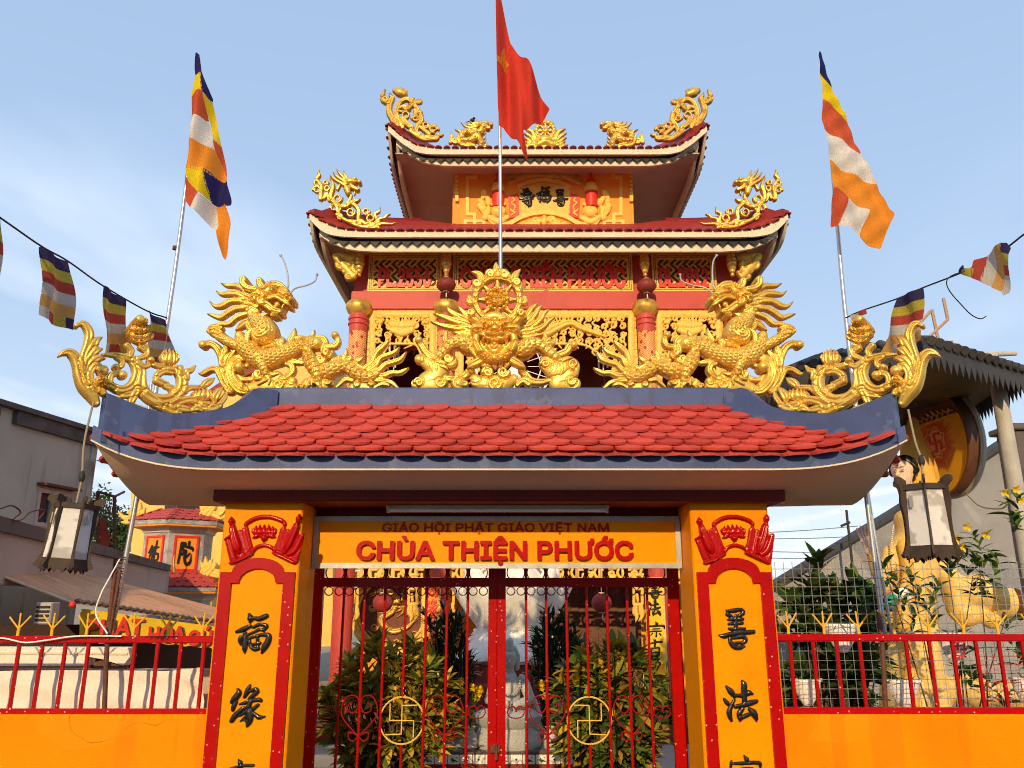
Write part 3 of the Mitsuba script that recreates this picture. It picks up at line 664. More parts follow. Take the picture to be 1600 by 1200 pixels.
# ------------------------------------------------------------------ gilded carvings on the gate roof
YO = YR + .12; OP = F(YO)
A = (80, 490, 1600 / 270)
SCROLL = """
g2:60,402,5 110,370,25 170,365,42 225,420,52 255,500,58 270,580,62 310,680,68 370,760,60 410,830,40
g2:235,120,14 270,95,26 310,110,34 345,170,40 350,230,42 330,310,40 300,390,36 290,470,40 310,560,40 330,640,45
l.01:230,120,22
g1:465,225,8 420,250,32 390,310,34 345,390,30 320,470,26
g1:470,330,8 420,345,34 370,400,34 330,470,28 320,560,24
g1:490,420,10 440,420,34 380,460,34 345,530,28 340,600,26
g1:440,490,30 395,500,34 360,560,30 370,640,34 420,720,34
l.01:470,535,54
g1:455,700,30 480,740,34
g3:500,650,40 560,680,42 630,710,46 700,700,48 760,650,50 790,570,48 780,490,46 740,430,40 680,400,30
g1:740,430,36 650,400,30 560,385,24 470,382,12
k.7 l.03:457,635,58
k.5 l.07:440,620,11
k.5 l.07:470,618,11
k.5 l.07:455,645,11
k.5 l.07:480,650,11
k.5 l.07:435,655,11
k.5 l.07:460,670,11
g1:600,410,20 650,440,28 650,480,26 610,500,30
l.01:592,500,32
g1:560,690,28 540,620,28 560,570,30 620,550,30
l.01:655,575,42
g3:1140,920,40 1060,880,52 960,820,58 880,760,62 830,690,60 830,600,46 840,540,34 800,470,34 740,400,26
g3:880,760,50 960,800,60 1050,810,62 1130,780,62 1190,720,58 1210,640,56 1195,570,50 1150,520,46 1080,500,38 1010,490,28 950,475,26 915,440,30
g2:1110,540,34 1040,540,30 985,570,34 970,620,30
g1:975,625,36 1030,650,34 1070,655,22
g1:1055,680,22 1100,690,34 1130,730,30
l.01:915,438,34
g1:790,450,30 850,490,30 900,480,24
g1:1245,600,34 1250,540,28 1290,530,26 1325,490,12
g1:1195,560,30 1195,500,24
g1:1230,720,36 1280,690,28 1350,685,24 1410,680,22
g2:1400,680,22 1430,650,38 1470,625,32 1508,600,5
g1:790,720,40 760,770,38 735,830,34 760,850,22 830,880,26 870,890,20
g1:780,740,30 700,760,28 610,780,10
g1:1060,880,40 1130,910,46 1190,925,22
g2:1120,860,46 1200,820,44 1290,800,40 1360,830,38 1420,850,34
g1:1180,880,30 1240,890,36 1290,900,20
g1:1310,890,26 1350,880,36 1390,900,20
g1:1400,850,50 1470,880,56 1550,850,40
g2:1380,800,20 1400,840,40 1450,830,20
L7 l.01:1400,800,90,110
g2 l.015:1500,825,22 1505,780,40 1545,720,28 1585,690,5
g1:1560,830,30 1600,780,26 1620,730,10
g2:1090,500,26 1110,525,26
L7 l.01:1092,478,78,150
g1:770,255,24 840,290,30 880,340,28 870,390,28 800,420,22
g1:820,320,24 850,340,22
g1:700,300,30 740,350,28 720,400,24
g1:880,240,26 920,220,24 945,190,6
k.9 l.01:812,200,95
L9 l.03:812,250,98,150
L7 l.05:800,190,90,110
L7 l.06:812,130,60,90
k.5 l.1:790,90,44"""
def swapped(sg): return None if sg < 0 else XC
for sg, nm in ((-1, 'left'), (1, 'right')):
    k = thing('ridge_scroll', f'golden lotus scroll carving on the upturned {nm} end of the gate roof', 'ornament')
    P = HIP[-1]; m = relief([(*A, SCROLL)], P, res=.0045, e0=.02, k0=.85, rs=.9)
    if sg > 0: m.vertices[:, 0] = 2 * XC - m.vertices[:, 0]; m.faces = m.faces[:, ::-1]
    scene[k] = mikit.ply(m, 'gold', smooth=True)
B = (310, 430, 1133 / 170); B2 = (460, 500, 1600 / 190)
DR = {}
DR['mane'] = [(*B, """
g2:245,92,4 300,115,20 370,115,26 440,125,34 520,180,40 600,220,40
g2:192,170,4 240,205,18 310,200,30 400,195,34 480,230,40 560,260,40
g2:122,278,4 180,330,20 250,325,30 330,280,32 420,270,34 520,290,36
g2:100,408,5 170,430,22 240,445,28 310,400,30 390,355,30 480,340,34 540,320,34
g2:155,530,5 250,515,22 330,510,26 400,450,26 480,415,26 560,390,24
g3:500,300,26 580,300,50 640,310,30
g3 l.02:520,380,20 590,360,34 640,330,30""")]
DR['body'] = [(*B, """
g2:395,580,5 450,540,30 510,500,40 560,560,50
s26 l-.015:440,640,50 470,720,90 560,820,110 680,880,112 800,865,108 920,820,98 1020,770,86 1130,725,80 1230,720,76
s26 l.01:575,425,50 620,490,80 690,550,112 715,610,118 680,640,110
g3:700,740,30 790,720,40 860,700,36
g2:860,720,50 885,680,26 872,645,4
g2:970,690,40 1000,620,24 1012,558,3"""), (*B2, """
g4:40,250,30 120,255,36 180,260,30
g2:190,280,44 240,220,24 272,140,3
s32 l-.01:330,690,90 450,680,112 560,640,95 680,610,85 780,680,85 880,740,80 1000,760,74 1095,720,44
g4:510,540,24 620,510,40 740,520,36
g2:660,500,36 685,440,20 690,378,3
g2:800,570,30 870,530,26 918,485,3
g4:700,560,20 830,610,30 930,655,18""")]
DR['leg'] = [(*B, """
s20 l.01:170,610,36 260,665,48 340,710,50 430,760,44
g1 l.01:250,560,20 170,560,36 120,590,24
g1 l.03:150,590,18 200,585,22 260,610,16
g1 l.03:140,620,16 190,615,20 240,640,14
g2 l.04:592,575,6 540,640,28 530,720,30 500,820,28"""), (*B, """
s20 l.03:640,880,60 690,960,52 720,1040,40
g1 l.04:610,1105,8 680,1085,22 760,1060,24 850,1045,8
g1 l.04:640,1160,8 700,1120,22 750,1090,24
g1 l.04:720,1050,26 760,1110,20 750,1160,8"""), (*B2, """
s26 l.015:190,440,70 230,560,100 300,680,88 320,780,64 345,880,36
g2 l.03:150,480,30 190,560,34 220,680,30
g1 l.04:310,840,34 350,890,26 370,930,14
g1 l.04:260,800,26 250,880,14""")]
DR['head'] = [(*B, """
l.03 k.8:630,250,76 720,200,84 800,180,78 880,175,52
g2 l.05:730,140,28 800,122,32 870,138,36 940,185,22
l.05:880,220,50 940,260,58 985,285,38
l.07:985,288,30
k.6 l.09:950,268,20
g1 l.06:750,280,18 830,258,26 900,290,30 950,325,28 975,350,10
l.09 k.7:820,190,34
l.12 k.8:826,190,15
S l.07:640,270,50,12,1.3,200,22
S l.08:690,300,40,10,1.2,60,20
g1 l.05:680,310,44 750,350,42 820,400,40 872,405,28
l.04:790,440,24 840,442,16
k.9 l.04:905,340,12 895,365,11 893,388,3
k.9 l.03:842,330,34
g2 l.04:580,380,36 640,410,28 660,430,8
g2 l.05:758,425,4 700,445,24 640,450,18
l.06 g1:500,82,38 500,125,34 545,165,30 620,180,30 700,185,24
l.05 g1:664,92,36 672,130,38 700,160,34
g1 l.06:700,250,26 660,220,26 610,230,18
l.05:745,105,8 760,130,16""")]
DR['cloud'] = [(*B, """
g2:8,705,5 60,730,36 130,720,36 200,760,40 250,850,44 270,940,50
l.01:62,735,44
g2:12,1030,5 60,1030,26 130,990,30 200,990,36 250,1060,44 300,1140,55 340,1200,60
g2:300,720,14 290,800,40 270,900,44 280,1000,44 320,1100,55 400,1180,60
g2:390,795,16 340,860,40 310,940,36 300,1000,36
g3 l.01:480,880,30 420,880,44 370,940,44 350,1020,50 380,1110,60 450,1190,66 500,1215,50
l.02:440,970,62
g1:545,915,34 515,950,24
g1:420,1050,14 480,1090,26 570,1090,30
k.4:600,1050,40 650,1020,44 720,1060,70
k.4:560,1180,60 700,1150,90 850,1150,90 980,1150,50
k.5:820,1060,60 880,1120,60
k.5:980,1110,48
S l.03:850,1150,50,10,1.4,0,18
S l.03:640,1040,40,10,1.4,90,16
g1:880,1090,18 940,1060,34 990,1000,34 970,940,34 925,925,26 960,890,24 1020,910,30 1090,920,20"""), (*B2, """
k.4:180,830,60 120,880,56 60,895,36
k.4:400,850,90 480,840,50
k.5:240,800,60
S l.03:110,890,40,8,1.3,180,16
S l.03:450,830,44,8,1.3,0,16
g1:560,895,14 620,840,26 680,790,34 770,800,28
k.6 g1:300,250,44 380,260,50 420,320,40 400,400,60 450,470,60
g1:440,360,30 540,350,40 580,290,38 560,230,34
l.01:543,210,46
S l.04:360,540,60,12,1.6,0,24
S l.04:440,450,40,10,1.3,90,18
k.7:830,850,52
k.7:1025,850,56
S l.03:830,860,36,8,1.4,0,16
S l.03:1025,860,38,8,1.4,180,16
k.4:780,900,60 900,885,60 1010,895,50""")]
DR['tail'] = [(*B2, """
g2:930,640,36 1030,560,40 1080,440,44 1160,360,44 1225,300,22 1238,262,4
g2:980,670,36 1080,600,44 1130,510,36 1220,470,34 1320,430,28 1388,362,4
g2:1040,700,40 1130,660,44 1200,590,40 1300,560,38 1400,520,34 1477,422,4
g2:1070,750,40 1180,740,44 1280,700,38 1380,700,32 1450,670,26 1508,632,4
g2:1080,800,36 1180,810,40 1280,830,34 1340,880,26 1392,922,6
g1:1060,895,22 1160,850,24 1250,870,16""")]
WHK = ([(918, 480, 0), (458, 452, 0), (447, 440, 0)], )
for sg, nm in ((-1, 'left'), (1, 'right')):
    k = thing('dragon_statue', f'golden dragon with flowing mane on the {nm} half of the gate ridge, facing the middle', 'statue')
    for pn in ('cloud', 'tail', 'mane', 'body', 'leg', 'head'):
        m = relief(DR[pn], OP, res=.0042, e0=.025, k0=.9, off=0, mirror=swapped(sg), rs={'mane': .82, 'tail': .82, 'cloud': .92, 'head': .92}.get(pn, .96)); part(k, pn, m, 'gold', True)
    for pts in ([(449, 460), (452, 447), (449, 425), (443, 407), (437, 397)], [(455, 462), (464, 452), (481, 446), (492, 438), (494, 427)]):
        p3 = np.array([OP.w(OP.uv(*p)[0], .05 - .02 * i, OP.uv(*p)[1]) for i, p in enumerate(pts)])
        if sg > 0: p3[:, 0] = 2 * XC - p3[:, 0] + np.array([0, -.01, -.03, -.05, -.05]) * 1.0
        part(k, 'whisker', cat([tube(p3, [.008, .008, .0075, .007, .007], 6, 5), ball(p3[-1], .013, 1)]), 'steel_dull', True)
C = (640, 410, 1600 / 280)
def circ(cx, cy, r, w, n=26, fl='g1'): return f'{fl}:' + ' '.join(f'{cx + r * math.cos(t):.1f},{cy + r * math.sin(t):.1f},{w}' for t in np.linspace(0, 2 * math.pi, n))
WHEEL = [circ(785, 358, 195, 24, 34, 'k.9 g1 l.02'), circ(785, 358, 88, 14, 26, 'k.7 l.03')]
for a in range(8):
    g = a * math.pi / 4; x, y = math.cos(g), math.sin(g); WHEEL.append('g1 l.01:' + ' '.join(f'{785 + x * r:.1f},{358 + y * r:.1f},{w}' for r, w in ((80, 14), (112, 22), (140, 15), (178, 8))))
for a in range(14):
    g = a * math.pi / 7; WHEEL.append(f'k.8 l.035:{785 + 92 * math.cos(g):.1f},{358 + 92 * math.sin(g):.1f},17')
WHEEL += ['k.3 l.05:785,358,72', circ(785, 358, 66, 7, 24, 'k.8 l.07')]
for q in ('785,302,7 785,414,7', '730,358,7 840,358,7', '785,305,7 825,318,7', '838,358,7 828,400,7', '785,412,7 742,398,7', '732,358,7 742,318,7'): WHEEL.append('k.9 l.075:' + q)
WHEEL = '\n'.join(WHEEL) + """
g1:773,26,4 775,70,26 792,115,32
g1:700,150,30 740,120,34 790,140,30 840,120,34 880,150,30
S l.03:725,140,34,8,1.4,180,16
S l.03:850,140,34,8,1.4,0,16
k.7:790,150,28
g1:555,108,4 620,130,26 645,180,34 615,230,44 600,270,34
g1:988,88,4 950,130,26 930,180,34 965,230,44 975,270,34
S l.03:605,220,34,8,1.4,0,16
S l.03:955,215,34,8,1.4,180,16
g1:540,340,22 545,375,34 590,380,22
g1:1025,345,22 1020,375,34 975,380,22"""
DF = {}
DF['mane'] = """
g2:590,560,34 500,520,36 420,480,32 360,440,22 338,398,4
g2:590,580,34 480,550,36 380,520,32 300,490,24 215,463,4
g2:600,620,34 500,600,34 400,590,30 300,570,24 188,533,4
g2:580,500,30 520,480,28 470,440,22 432,393,4
g2:600,655,28 520,640,28 450,640,22 385,628,4
g2:960,560,34 1040,500,36 1080,430,30 1110,400,20 1142,372,4
g2:980,580,34 1060,540,36 1120,470,30 1150,420,20 1187,392,4
g2:980,610,34 1090,580,36 1170,510,30 1200,460,20 1243,423,4
g2:990,640,34 1110,620,34 1190,580,30 1240,530,20 1298,493,4
g2:990,672,28 1080,660,28 1190,648,6"""
DF['legs'] = """
g2:330,730,30 320,680,26 340,612,4
g2:1200,730,40 1210,680,26 1200,618,4
g2:1240,720,40 1275,720,28 1302,672,4
g2:1250,780,30 1285,790,22 1312,775,4
s30:640,770,60 540,750,84 460,720,72 380,740,52 320,790,46 260,860,40 215,905,26
s30:930,780,60 1000,790,84 1080,750,76 1150,745,56 1220,795,48 1290,850,44 1345,890,28
g1 l.03:270,930,22 320,950,18 350,975,6
g1 l.03:225,920,22 245,960,20 240,1010,6
g1 l.03:190,910,20 205,960,18 215,1010,6
g1 l.03:260,900,22 310,910,16 345,930,6
g1 l.03:1290,920,24 1270,960,18 1245,1000,6
g1 l.03:1320,930,24 1310,980,18 1290,1020,6
g1 l.03:1350,930,22 1355,980,18 1345,1025,6
g1 l.03:1360,890,22 1410,870,18 1450,865,6"""
DF['face'] = """
k.3:640,760,90 760,790,110 890,760,90
k.7 l.03:610,640,70 700,580,80 830,580,80 930,640,70
k.6:760,660,110
l.05 g1:560,495,40 590,540,44 630,580,34
l.05 g1:1000,500,40 950,560,44 920,590,34
S l.08:555,500,30,8,1.2,0,16
S l.08:990,510,30,8,1.2,180,16
l.08 g2:630,610,20 690,575,34 740,600,26
l.08 g2:920,610,20 840,575,34 790,600,26
l.10 k.8:704,628,30
l.13 k.8:706,628,13
l.10 k.8:828,628,30
l.13 k.8:828,628,13
l.08:640,640,34 600,650,50
l.08:890,640,34 945,650,50
l.10 k1:712,690,34 765,675,48 818,690,34
l.12:765,660,36
l.07 g1:580,720,14 630,680,22 690,710,36 760,722,40 850,712,36 900,680,22 960,730,14
l.06 k.9:605,690,34 600,770,36 640,840,40 700,885,40 770,895,40 840,882,40 900,830,40 935,770,36 925,690,34
l.03 k.9:760,780,50
k.8 l.03:715,790,30 760,830,30 805,790,30
l.06:660,735,16 665,765,5
l.06:865,735,16 858,765,5
g2:560,790,44 600,850,34
g2:960,790,44 930,850,34
g3 l-.01:640,880,24 660,930,30 690,965,8
g2 l-.01:700,905,26 715,945,26 725,970,6
g2 l-.01:760,910,28 765,950,28 768,978,6
g2 l-.01:820,905,26 815,945,26 812,972,6
g3 l-.01:880,880,24 870,930,30 850,965,8
g2:700,875,26 630,905,42 560,940,34 518,968,4
g2:870,860,26 920,900,42 990,940,34 1035,962,4
l.05 k.8:690,545,40 760,530,48 840,545,40"""
DF['cloud'] = """
k.4:150,880,70 230,940,100 230,1020,100 150,1080,90 260,1090,90
g1:80,690,26 110,750,30 160,820,34 230,860,30
l.01:86,702,34
k.6:90,870,46
k.6:370,900,66
k.6:60,1090,48
S l.03:350,870,40,8,1.4,0,16
S l.03:90,1085,40,8,1.4,180,16
S l.03:280,1085,44,8,1.4,0,16
g1:330,1040,28 400,1050,30 480,1030,34 530,980,34
l.01:548,972,36
k.5:430,1090,60
g1 k.6:450,1080,40 500,1090,30
k.4:1230,910,80 1330,970,110 1440,930,80 1400,1040,90 1330,1080,90 1470,1090,60
g1:1330,830,32 1400,800,34 1430,750,36 1470,740,26
l.01:1465,746,36
S l.03:1460,920,44,8,1.4,90,16
S l.03:1210,920,40,8,1.4,180,16
S l.03:1440,1070,40,8,1.4,0,16
g1:1000,970,34 1030,1000,34 1080,1060,36 1160,1075,32 1240,1060,20
l.01:1002,966,36
k.45:600,1070,60 700,1080,84 780,1085,84 860,1070,84 930,1045,44
k.6:590,1045,48
S l.04:700,1000,46,8,1.5,180,20
S l.04:835,995,50,8,1.5,0,20
S l.03:760,1090,60,10,1.4,0,18
g1:960,1100,20 1010,1060,30 1060,1090,30"""
k = thing('dragon_face_statue', 'golden dragon face with open jaws under a spoked wheel, middle of the gate ridge', 'statue')
DFM = DF['mane'].strip().splitlines(); DF['mane'], DF['right_mane'] = '\n'.join(DFM[:5]), '\n'.join(DFM[5:])
for pn in ('cloud', 'mane', 'right_mane', 'legs', 'face'): part(k, pn.replace('right_', ''), relief([(*C, DF[pn])], OP, res=.0042, e0=.025, k0=.9, off=.0 if pn != 'face' else .06, rs={'mane': .8, 'right_mane': .8, 'face': .88, 'cloud': .92}.get(pn, .95)), 'gold', True)
part(k, 'wheel', relief([(*C, WHEEL)], OP, res=.0036, e0=.016, k0=.8, off=.05), 'gold', True)
# ------------------------------------------------------------------ the temple hall behind
TY = 14.0; TP = F(TY); TX = .655
hall = thing('temple_hall', 'two tiered red and gold temple hall with upturned eaves behind the gate', 'temple')
def disc_end(w=.15):
    a = np.linspace(0, math.pi, 9); p = Polygon([(-w / 2, .16), *[(-w / 2 * math.cos(q), .055 - .055 * math.sin(q)) for q in a], (w / 2, .16)])
    m = trimesh.creation.extrude_polygon(p, .022, engine='earcut'); v = m.vertices.copy(); v[:, 2] += .03 * (1 - (2 * v[:, 0] / w) ** 2); m.vertices = v; return m
ENDT = mikit.ply(disc_end(), 'tile_dark')
def tier(name, xc, Ye, top, bot, flat_t, flat_b, band_y, inner, back, zw, lab):
    """One roof: fascia all round with upturned corners, a row of black teeth, an inner band, soffit, tile ends and the roof slopes."""
    key = f'{hall}__{name}'; taken[key] = 0
    P = F(Ye); W0 = xc - P.uv(*top[0])[0]; zt, zb = zat(flat_t, Ye), zat(flat_b, Ye)
    def prof(l, flat):
        q = np.array([P.uv(*p) for p in l]); d = q[:, 0] - (xc - W0); o = np.argsort(d); return lambda x: np.interp(x, d[o], q[o, 1] - flat, right=0.0)
    ft, fb = prof(top, zt), prof(bot, zb); D = back - Ye
    def ribbon(inset, ztop, zbot, thick):
        out = []; w = W0 - inset; y0 = Ye + inset
        runs = [[(xc + s, y0, w - abs(s)) for s in np.linspace(-w, w, 81)], [(xc - w, y0 + s, s) for s in np.linspace(0, D, 41)], [(xc + w, y0 + s, s) for s in np.linspace(0, D, 41)]]
        for i, r in enumerate(runs):
            n = ((0, 1), (1, 0), (-1, 0))[i]; v = []
            for x, y, d in r:
                a, b = ztop(d), zbot(d)
                for k, z in ((0, b), (0, a), (thick, a), (thick, b)): v.append((x + n[0] * k, y + n[1] * k, z))
            f = [(j * 4 + k, j * 4 + (k + 1) % 4, j * 4 + 4 + (k + 1) % 4) for j in range(len(r) - 1) for k in range(4)] + [(j * 4 + k, j * 4 + 4 + (k + 1) % 4, j * 4 + 4 + k) for j in range(len(r) - 1) for k in range(4)]
            m = tm(v, f); m.fix_normals(); out.append(m)
        return out
    part(key, 'fascia', cat(ribbon(0, lambda d: zt + ft(d), lambda d: zb + fb(d), .05)), 'cream_trim', 40)
    b0, b1 = zat(band_y[0], Ye + inner), zat(band_y[1], Ye + inner)
    part(key, 'inner_band', cat(ribbon(inner, lambda d: b0 + .9 * ft(d), lambda d: b1 + .9 * ft(d), .06)), 'cream_trim', 40)
    zteeth = zat(flat_b + 8.0, Ye + inner * .75)
    part(key, 'recess', cat(ribbon(inner * .75, lambda d: zb + .02 + fb(d), lambda d: zteeth + fb(d), .02)), 'black_trim')
    tw = .19; th = zb - zat((band_y[1] * .45 + (flat_b + 1) * .55) + 5, Ye); th = .09
    tooth = hull([(x, y, z) for y in (0, .02) for x, z in ((-tw / 2, 0), (tw / 2, 0), (0, -th))]); TD = mikit.ply(tooth, 'black_trim')
    n = int((2 * W0 - .5) / tw)
    for i in range(n):
        x = (i - (n - 1) / 2) * tw; d = W0 - abs(x); sl = math.degrees(math.atan((float(fb(d + .02)) - float(fb(d - .02))) / .04)) * (-1 if x > 0 else 1)
        copy_part(key, 'tooth', TD, T().translate([xc + x, Ye + inner * .6, zteeth + .003 + float(fb(d))]).rotate([0, 1, 0], -sl))
    pitch = .178; n = int(2 * W0 / pitch)
    for i in range(n + 1):
        x = (i - n / 2) * pitch; d = W0 - abs(x); sl = math.degrees(math.atan((float(ft(d + .02)) - float(ft(max(d - .02, 0)))) / .04)) * (-1 if x > 0 else 1)
        copy_part(key, 'tile_end', ENDT, T().translate([xc + x, Ye - .07, zt - .022 + float(ft(d))]).rotate([0, 1, 0], -sl).rotate([1, 0, 0], 14))
    side = []
    for sg in (-1, 1):
        for i in range(int(D / pitch)):
            d = i * pitch; m = disc_end(); m.apply_transform(trimesh.transformations.rotation_matrix(math.radians(14), (1, 0, 0))); m.apply_transform(trimesh.transformations.rotation_matrix(math.radians(90 * sg), (0, 0, 1))); m.apply_translation((xc + sg * (W0 + .07), Ye + d + .05, zt - .022 + float(ft(d)))); side.append(m)
    part(key, 'side_tile_ends', cat(side), 'tile_dark', stuff=True)
    part(key, 'soffit', box(xc - W0 + inner, xc + W0 - inner, Ye + inner, back - .3, b1 + .28, b1 + .31), 'tan_soffit')
    def slope(u, v):
        hw = W0 * (1 - v) + zw[1] * v; x = (2 * u - 1) * hw; y = Ye + (zw[2] - Ye) * v; d = hw - np.abs(x); return np.stack([xc + x, y, zt + ft(d) * (1 - v) ** .7 + (zw[0] - zt) * v], 1)
    def slope2(sg):
        def f(u, v):
            y = Ye + D * u; ys = y * (1 - v) + np.clip(y, zw[2], back) * v; x = xc + sg * (W0 * (1 - v) + zw[1] * v); return np.stack([x + 0 * u, ys, zt + ft(D * u) * (1 - v) ** .7 + (zw[0] - zt) * v], 1)
        return f
    part(key, 'slope', cat([grid_sheet(slope, 80, 8), grid_sheet(slope2(-1), 24, 8, True), grid_sheet(slope2(1), 24, 8)]), 'tile_dark', True)
    # red hip bands on the two front corners
    for sg in (-1, 1):
        v, f = [], []; m = 18
        for i in range(m):
            t = i / (m - 1); hw = W0 * (1 - t * .75) + zw[1] * t * .75; y = Ye + (zw[2] - Ye) * t * .75; z = zt + float(ft(0)) * (1 - t) ** 2.2 + (zw[0] - zt) * t * .75; h = .17 if t > .08 else .08
            for dx, dz in ((-.09, -.06), (-.07, h), (.07, h), (.09, -.06)): v.append((xc + sg * (hw - .02) + dx, y + dx * sg * .6 + .02, z + dz))
        f = [(i * 4 + k, i * 4 + (k + 1) % 4, i * 4 + 4 + (k + 1) % 4) for i in range(m - 1) for k in range(4)] + [(i * 4 + k, i * 4 + 4 + (k + 1) % 4, i * 4 + 4 + k) for i in range(m - 1) for k in range(4)] + [(0, 1, 2), (0, 2, 3)]
        q = tm(v, f); q.fix_normals(); part(key, 'hip', q, 'tile_dark', 40)
    scene_key = key
    labels[key + '__fascia'] = {'label': lab}
    return zt, zb, b1
LYE, UYE, UWY = 13.1, 15.0, 16.0
l_t, l_b, l_s = tier('lower_roof', xat(857.5, 335, LYE), LYE, [(484, 333), (500.6, 345), (525.5, 356), (545, 359.3), (575, 361)], [(484, 342), (498, 358), (512.5, 366), (534, 369.7), (565, 370.5)], 361, 370.5, (375, 393), .16, 19.5, (zat(350, UWY), 2.1, UWY), 'cream fascia of the lower temple roof')
u_t, u_b, u_s = tier('upper_roof', xat(855.5, 200, UYE), UYE, [(606.5, 195.6), (625, 212), (649.5, 226.5), (679, 231.5), (695, 232)], [(607, 205.6), (629, 224.5), (648, 236.6), (665.6, 240.6), (685, 241)], 232, 241, (246, 259), .16, 19.5, (zat(232, UYE) + 1.0, 1.6, 17.6), 'cream fascia of the upper temple roof')
# upper storey wall
UP = F(UWY); ux0, ux1 = xat(707, 330, UWY), xat(990, 330, UWY)
part(hall, 'upper_wall', box(ux0, ux1, UWY, 18.8, l_t, u_s + .3), 'temple_orange')
K = (700, 240, 16 / 3)
def kp(x, y): return UP.uv(K[0] + x / K[2], K[1] + y / K[2])
def band(pts, w, closed=False): return LineString([kp(*p) for p in pts]).buffer(w / K[2] / 1120 * UWY / 2, cap_style=2, join_style=2)
for mx in (False, True):
    q = lambda l: [(1602 - x if mx else x, y) for x, y in l]
    fr = unary_union([band(q(l), 26) for l in ([(310, 108), (165, 108), (165, 140)], [(230, 108), (230, 200), (162, 200), (162, 508), (222, 508), (222, 570)], [(140, 565), (300, 565), (300, 625)], [(145, 552), (145, 625)], [(222, 570), (222, 625)])])
    part(hall, 'key_fret', ext(fr, 0, .03, UP), 'gold_paint')
    xs = 75 if not mx else 1525
    part(hall, 'drop_pendant', cat([ball(UP.w(kp(xs, y)[0], .06, kp(xs, y)[1]), .035, 1, (1, .8, 1.1)) for y in range(130, 330, 36)] + [ext(poly(UP, [(K[0] + (xs + a) / K[2], K[1] + b / K[2]) for a, b in ((-14, 330), (14, 330), (14, 408), (-14, 408))]), .0, .08, UP)]), 'gold_paint', 40)
pq = thing('plaque', 'gilded scroll shaped plaque with three black characters on the upper temple wall', 'plaque')
def kpoly(pts): return Polygon([kp(*p) for p in pts])
c1 = catmull([(590, 300), (700, 255), (800, 240), (900, 255), (1012, 300), (1005, 520), (900, 495), (800, 482), (700, 495), (600, 545)], 6)
part(pq, 'field', ext(kpoly(c1), .0, .03, UP), 'gold_paint')
lat = []
for i in range(-40, 41):
    for sg in (-1, 1):
        a = (800 + i * 15 - 300, 400 - sg * 300); b = (800 + i * 15 + 300, 400 + sg * 300); lat.append(LineString([kp(*a), kp(*b)]).buffer(.011, cap_style=2))
gsh = unary_union(lat).intersection(kpoly(c1).buffer(-.02)); part(pq, 'lattice', ext(kpoly(c1).buffer(-.015).difference(gsh), .03, .033, UP), 'temple_dark', stuff=True)
def kband(pts, w, d0, d1, nm, m): part(pq, nm, ext(LineString(catmull([kp(*p) for p in pts], 6)).buffer(w / K[2] / 1120 * UWY / 2, cap_style=2), d0, d1, UP), m)
kband([(345, 545), (400, 600), (510, 590), (600, 540), (700, 508), (800, 498), (900, 508), (1000, 540), (1090, 590), (1200, 600), (1258, 545)], 38, 0, .06, 'border', 'gold_paint')
kband([(580, 285), (690, 240), (800, 226), (910, 240), (1022, 285)], 30, 0, .05, 'border', 'gold_paint')
for mx in (False, True):
    q = lambda l: [(1602 - x if mx else x, y) for x, y in l]
    part(pq, 'red_panel', ext(kpoly(q([(500, 360), (580, 340), (592, 525), (515, 545)])), 0, .045, UP), 'letter_red')
    part(pq, 'panel_flourish', relief([(*K, '\n'.join(('k.7:' + ' '.join(f'{x},{y},{r}' for (x, y), r in zip(q(l), (4, 7, 5, 6, 4)))) for l in ([(540, 380), (555, 400), (530, 420), (560, 450), (545, 490)], [(520, 470), (535, 490), (560, 500), (540, 515), (525, 525)])))], UP, res=.008, e0=.01, off=.05), 'gold_paint', True)
    x = (368, 472) if not mx else (1130, 1234); m = lathe([(.001, kp(420, 455)[1]), (.135, kp(420, 455)[1]), (.14, kp(420, 380)[1]), (.135, kp(420, 300)[1]), (.09, kp(420, 275)[1]), (.10, kp(420, 240)[1]), (.03, kp(420, 190)[1]), (.045, kp(420, 170)[1]), (.001, kp(420, 130)[1])], 20, (kp(sum(x) / 2, 0)[0], UWY - .03, 0))
    part(pq, 'roll', m, 'letter_red', 40)
    cxk = sum(x) / 2; part(pq, 'roll_band', lathe([(.145, kp(0, 330)[1]), (.15, kp(0, 300)[1]), (.12, kp(0, 262)[1])], 20, (kp(cxk, 0)[0], UWY - .03, 0)), 'gold_paint', 40)
    part(pq, 'curl', relief([(*K, f'k.7:{cxk},495,56\nS l.04:{cxk},495,46,10,1.5,0,16\nk.5:{cxk - 70},540,20 {cxk},575,24 {cxk + 70},540,20\nk.4:{cxk - 50},430,12 {cxk},440,18 {cxk + 50},430,12')], UP, res=.01, e0=.02, off=.04), 'gold_paint', True)
    fl = q([(300, 330), (270, 400), (300, 470), (260, 440), (310, 540), (340, 420)]); part(pq, 'flame', relief([(*K, '\n'.join(f'k.6:{a[0]},{a[1]},{r} {(a[0] + b[0]) / 2 + 10},{(a[1] + b[1]) / 2},{r * .8} {b[0]},{b[1]},4' for a, b, r in zip(fl, fl[1:] + fl[:1], (24, 22, 26, 20, 24, 22))))], UP, res=.01, e0=.015, off=.02), 'gold_paint', True)
R_ = random.Random(3)
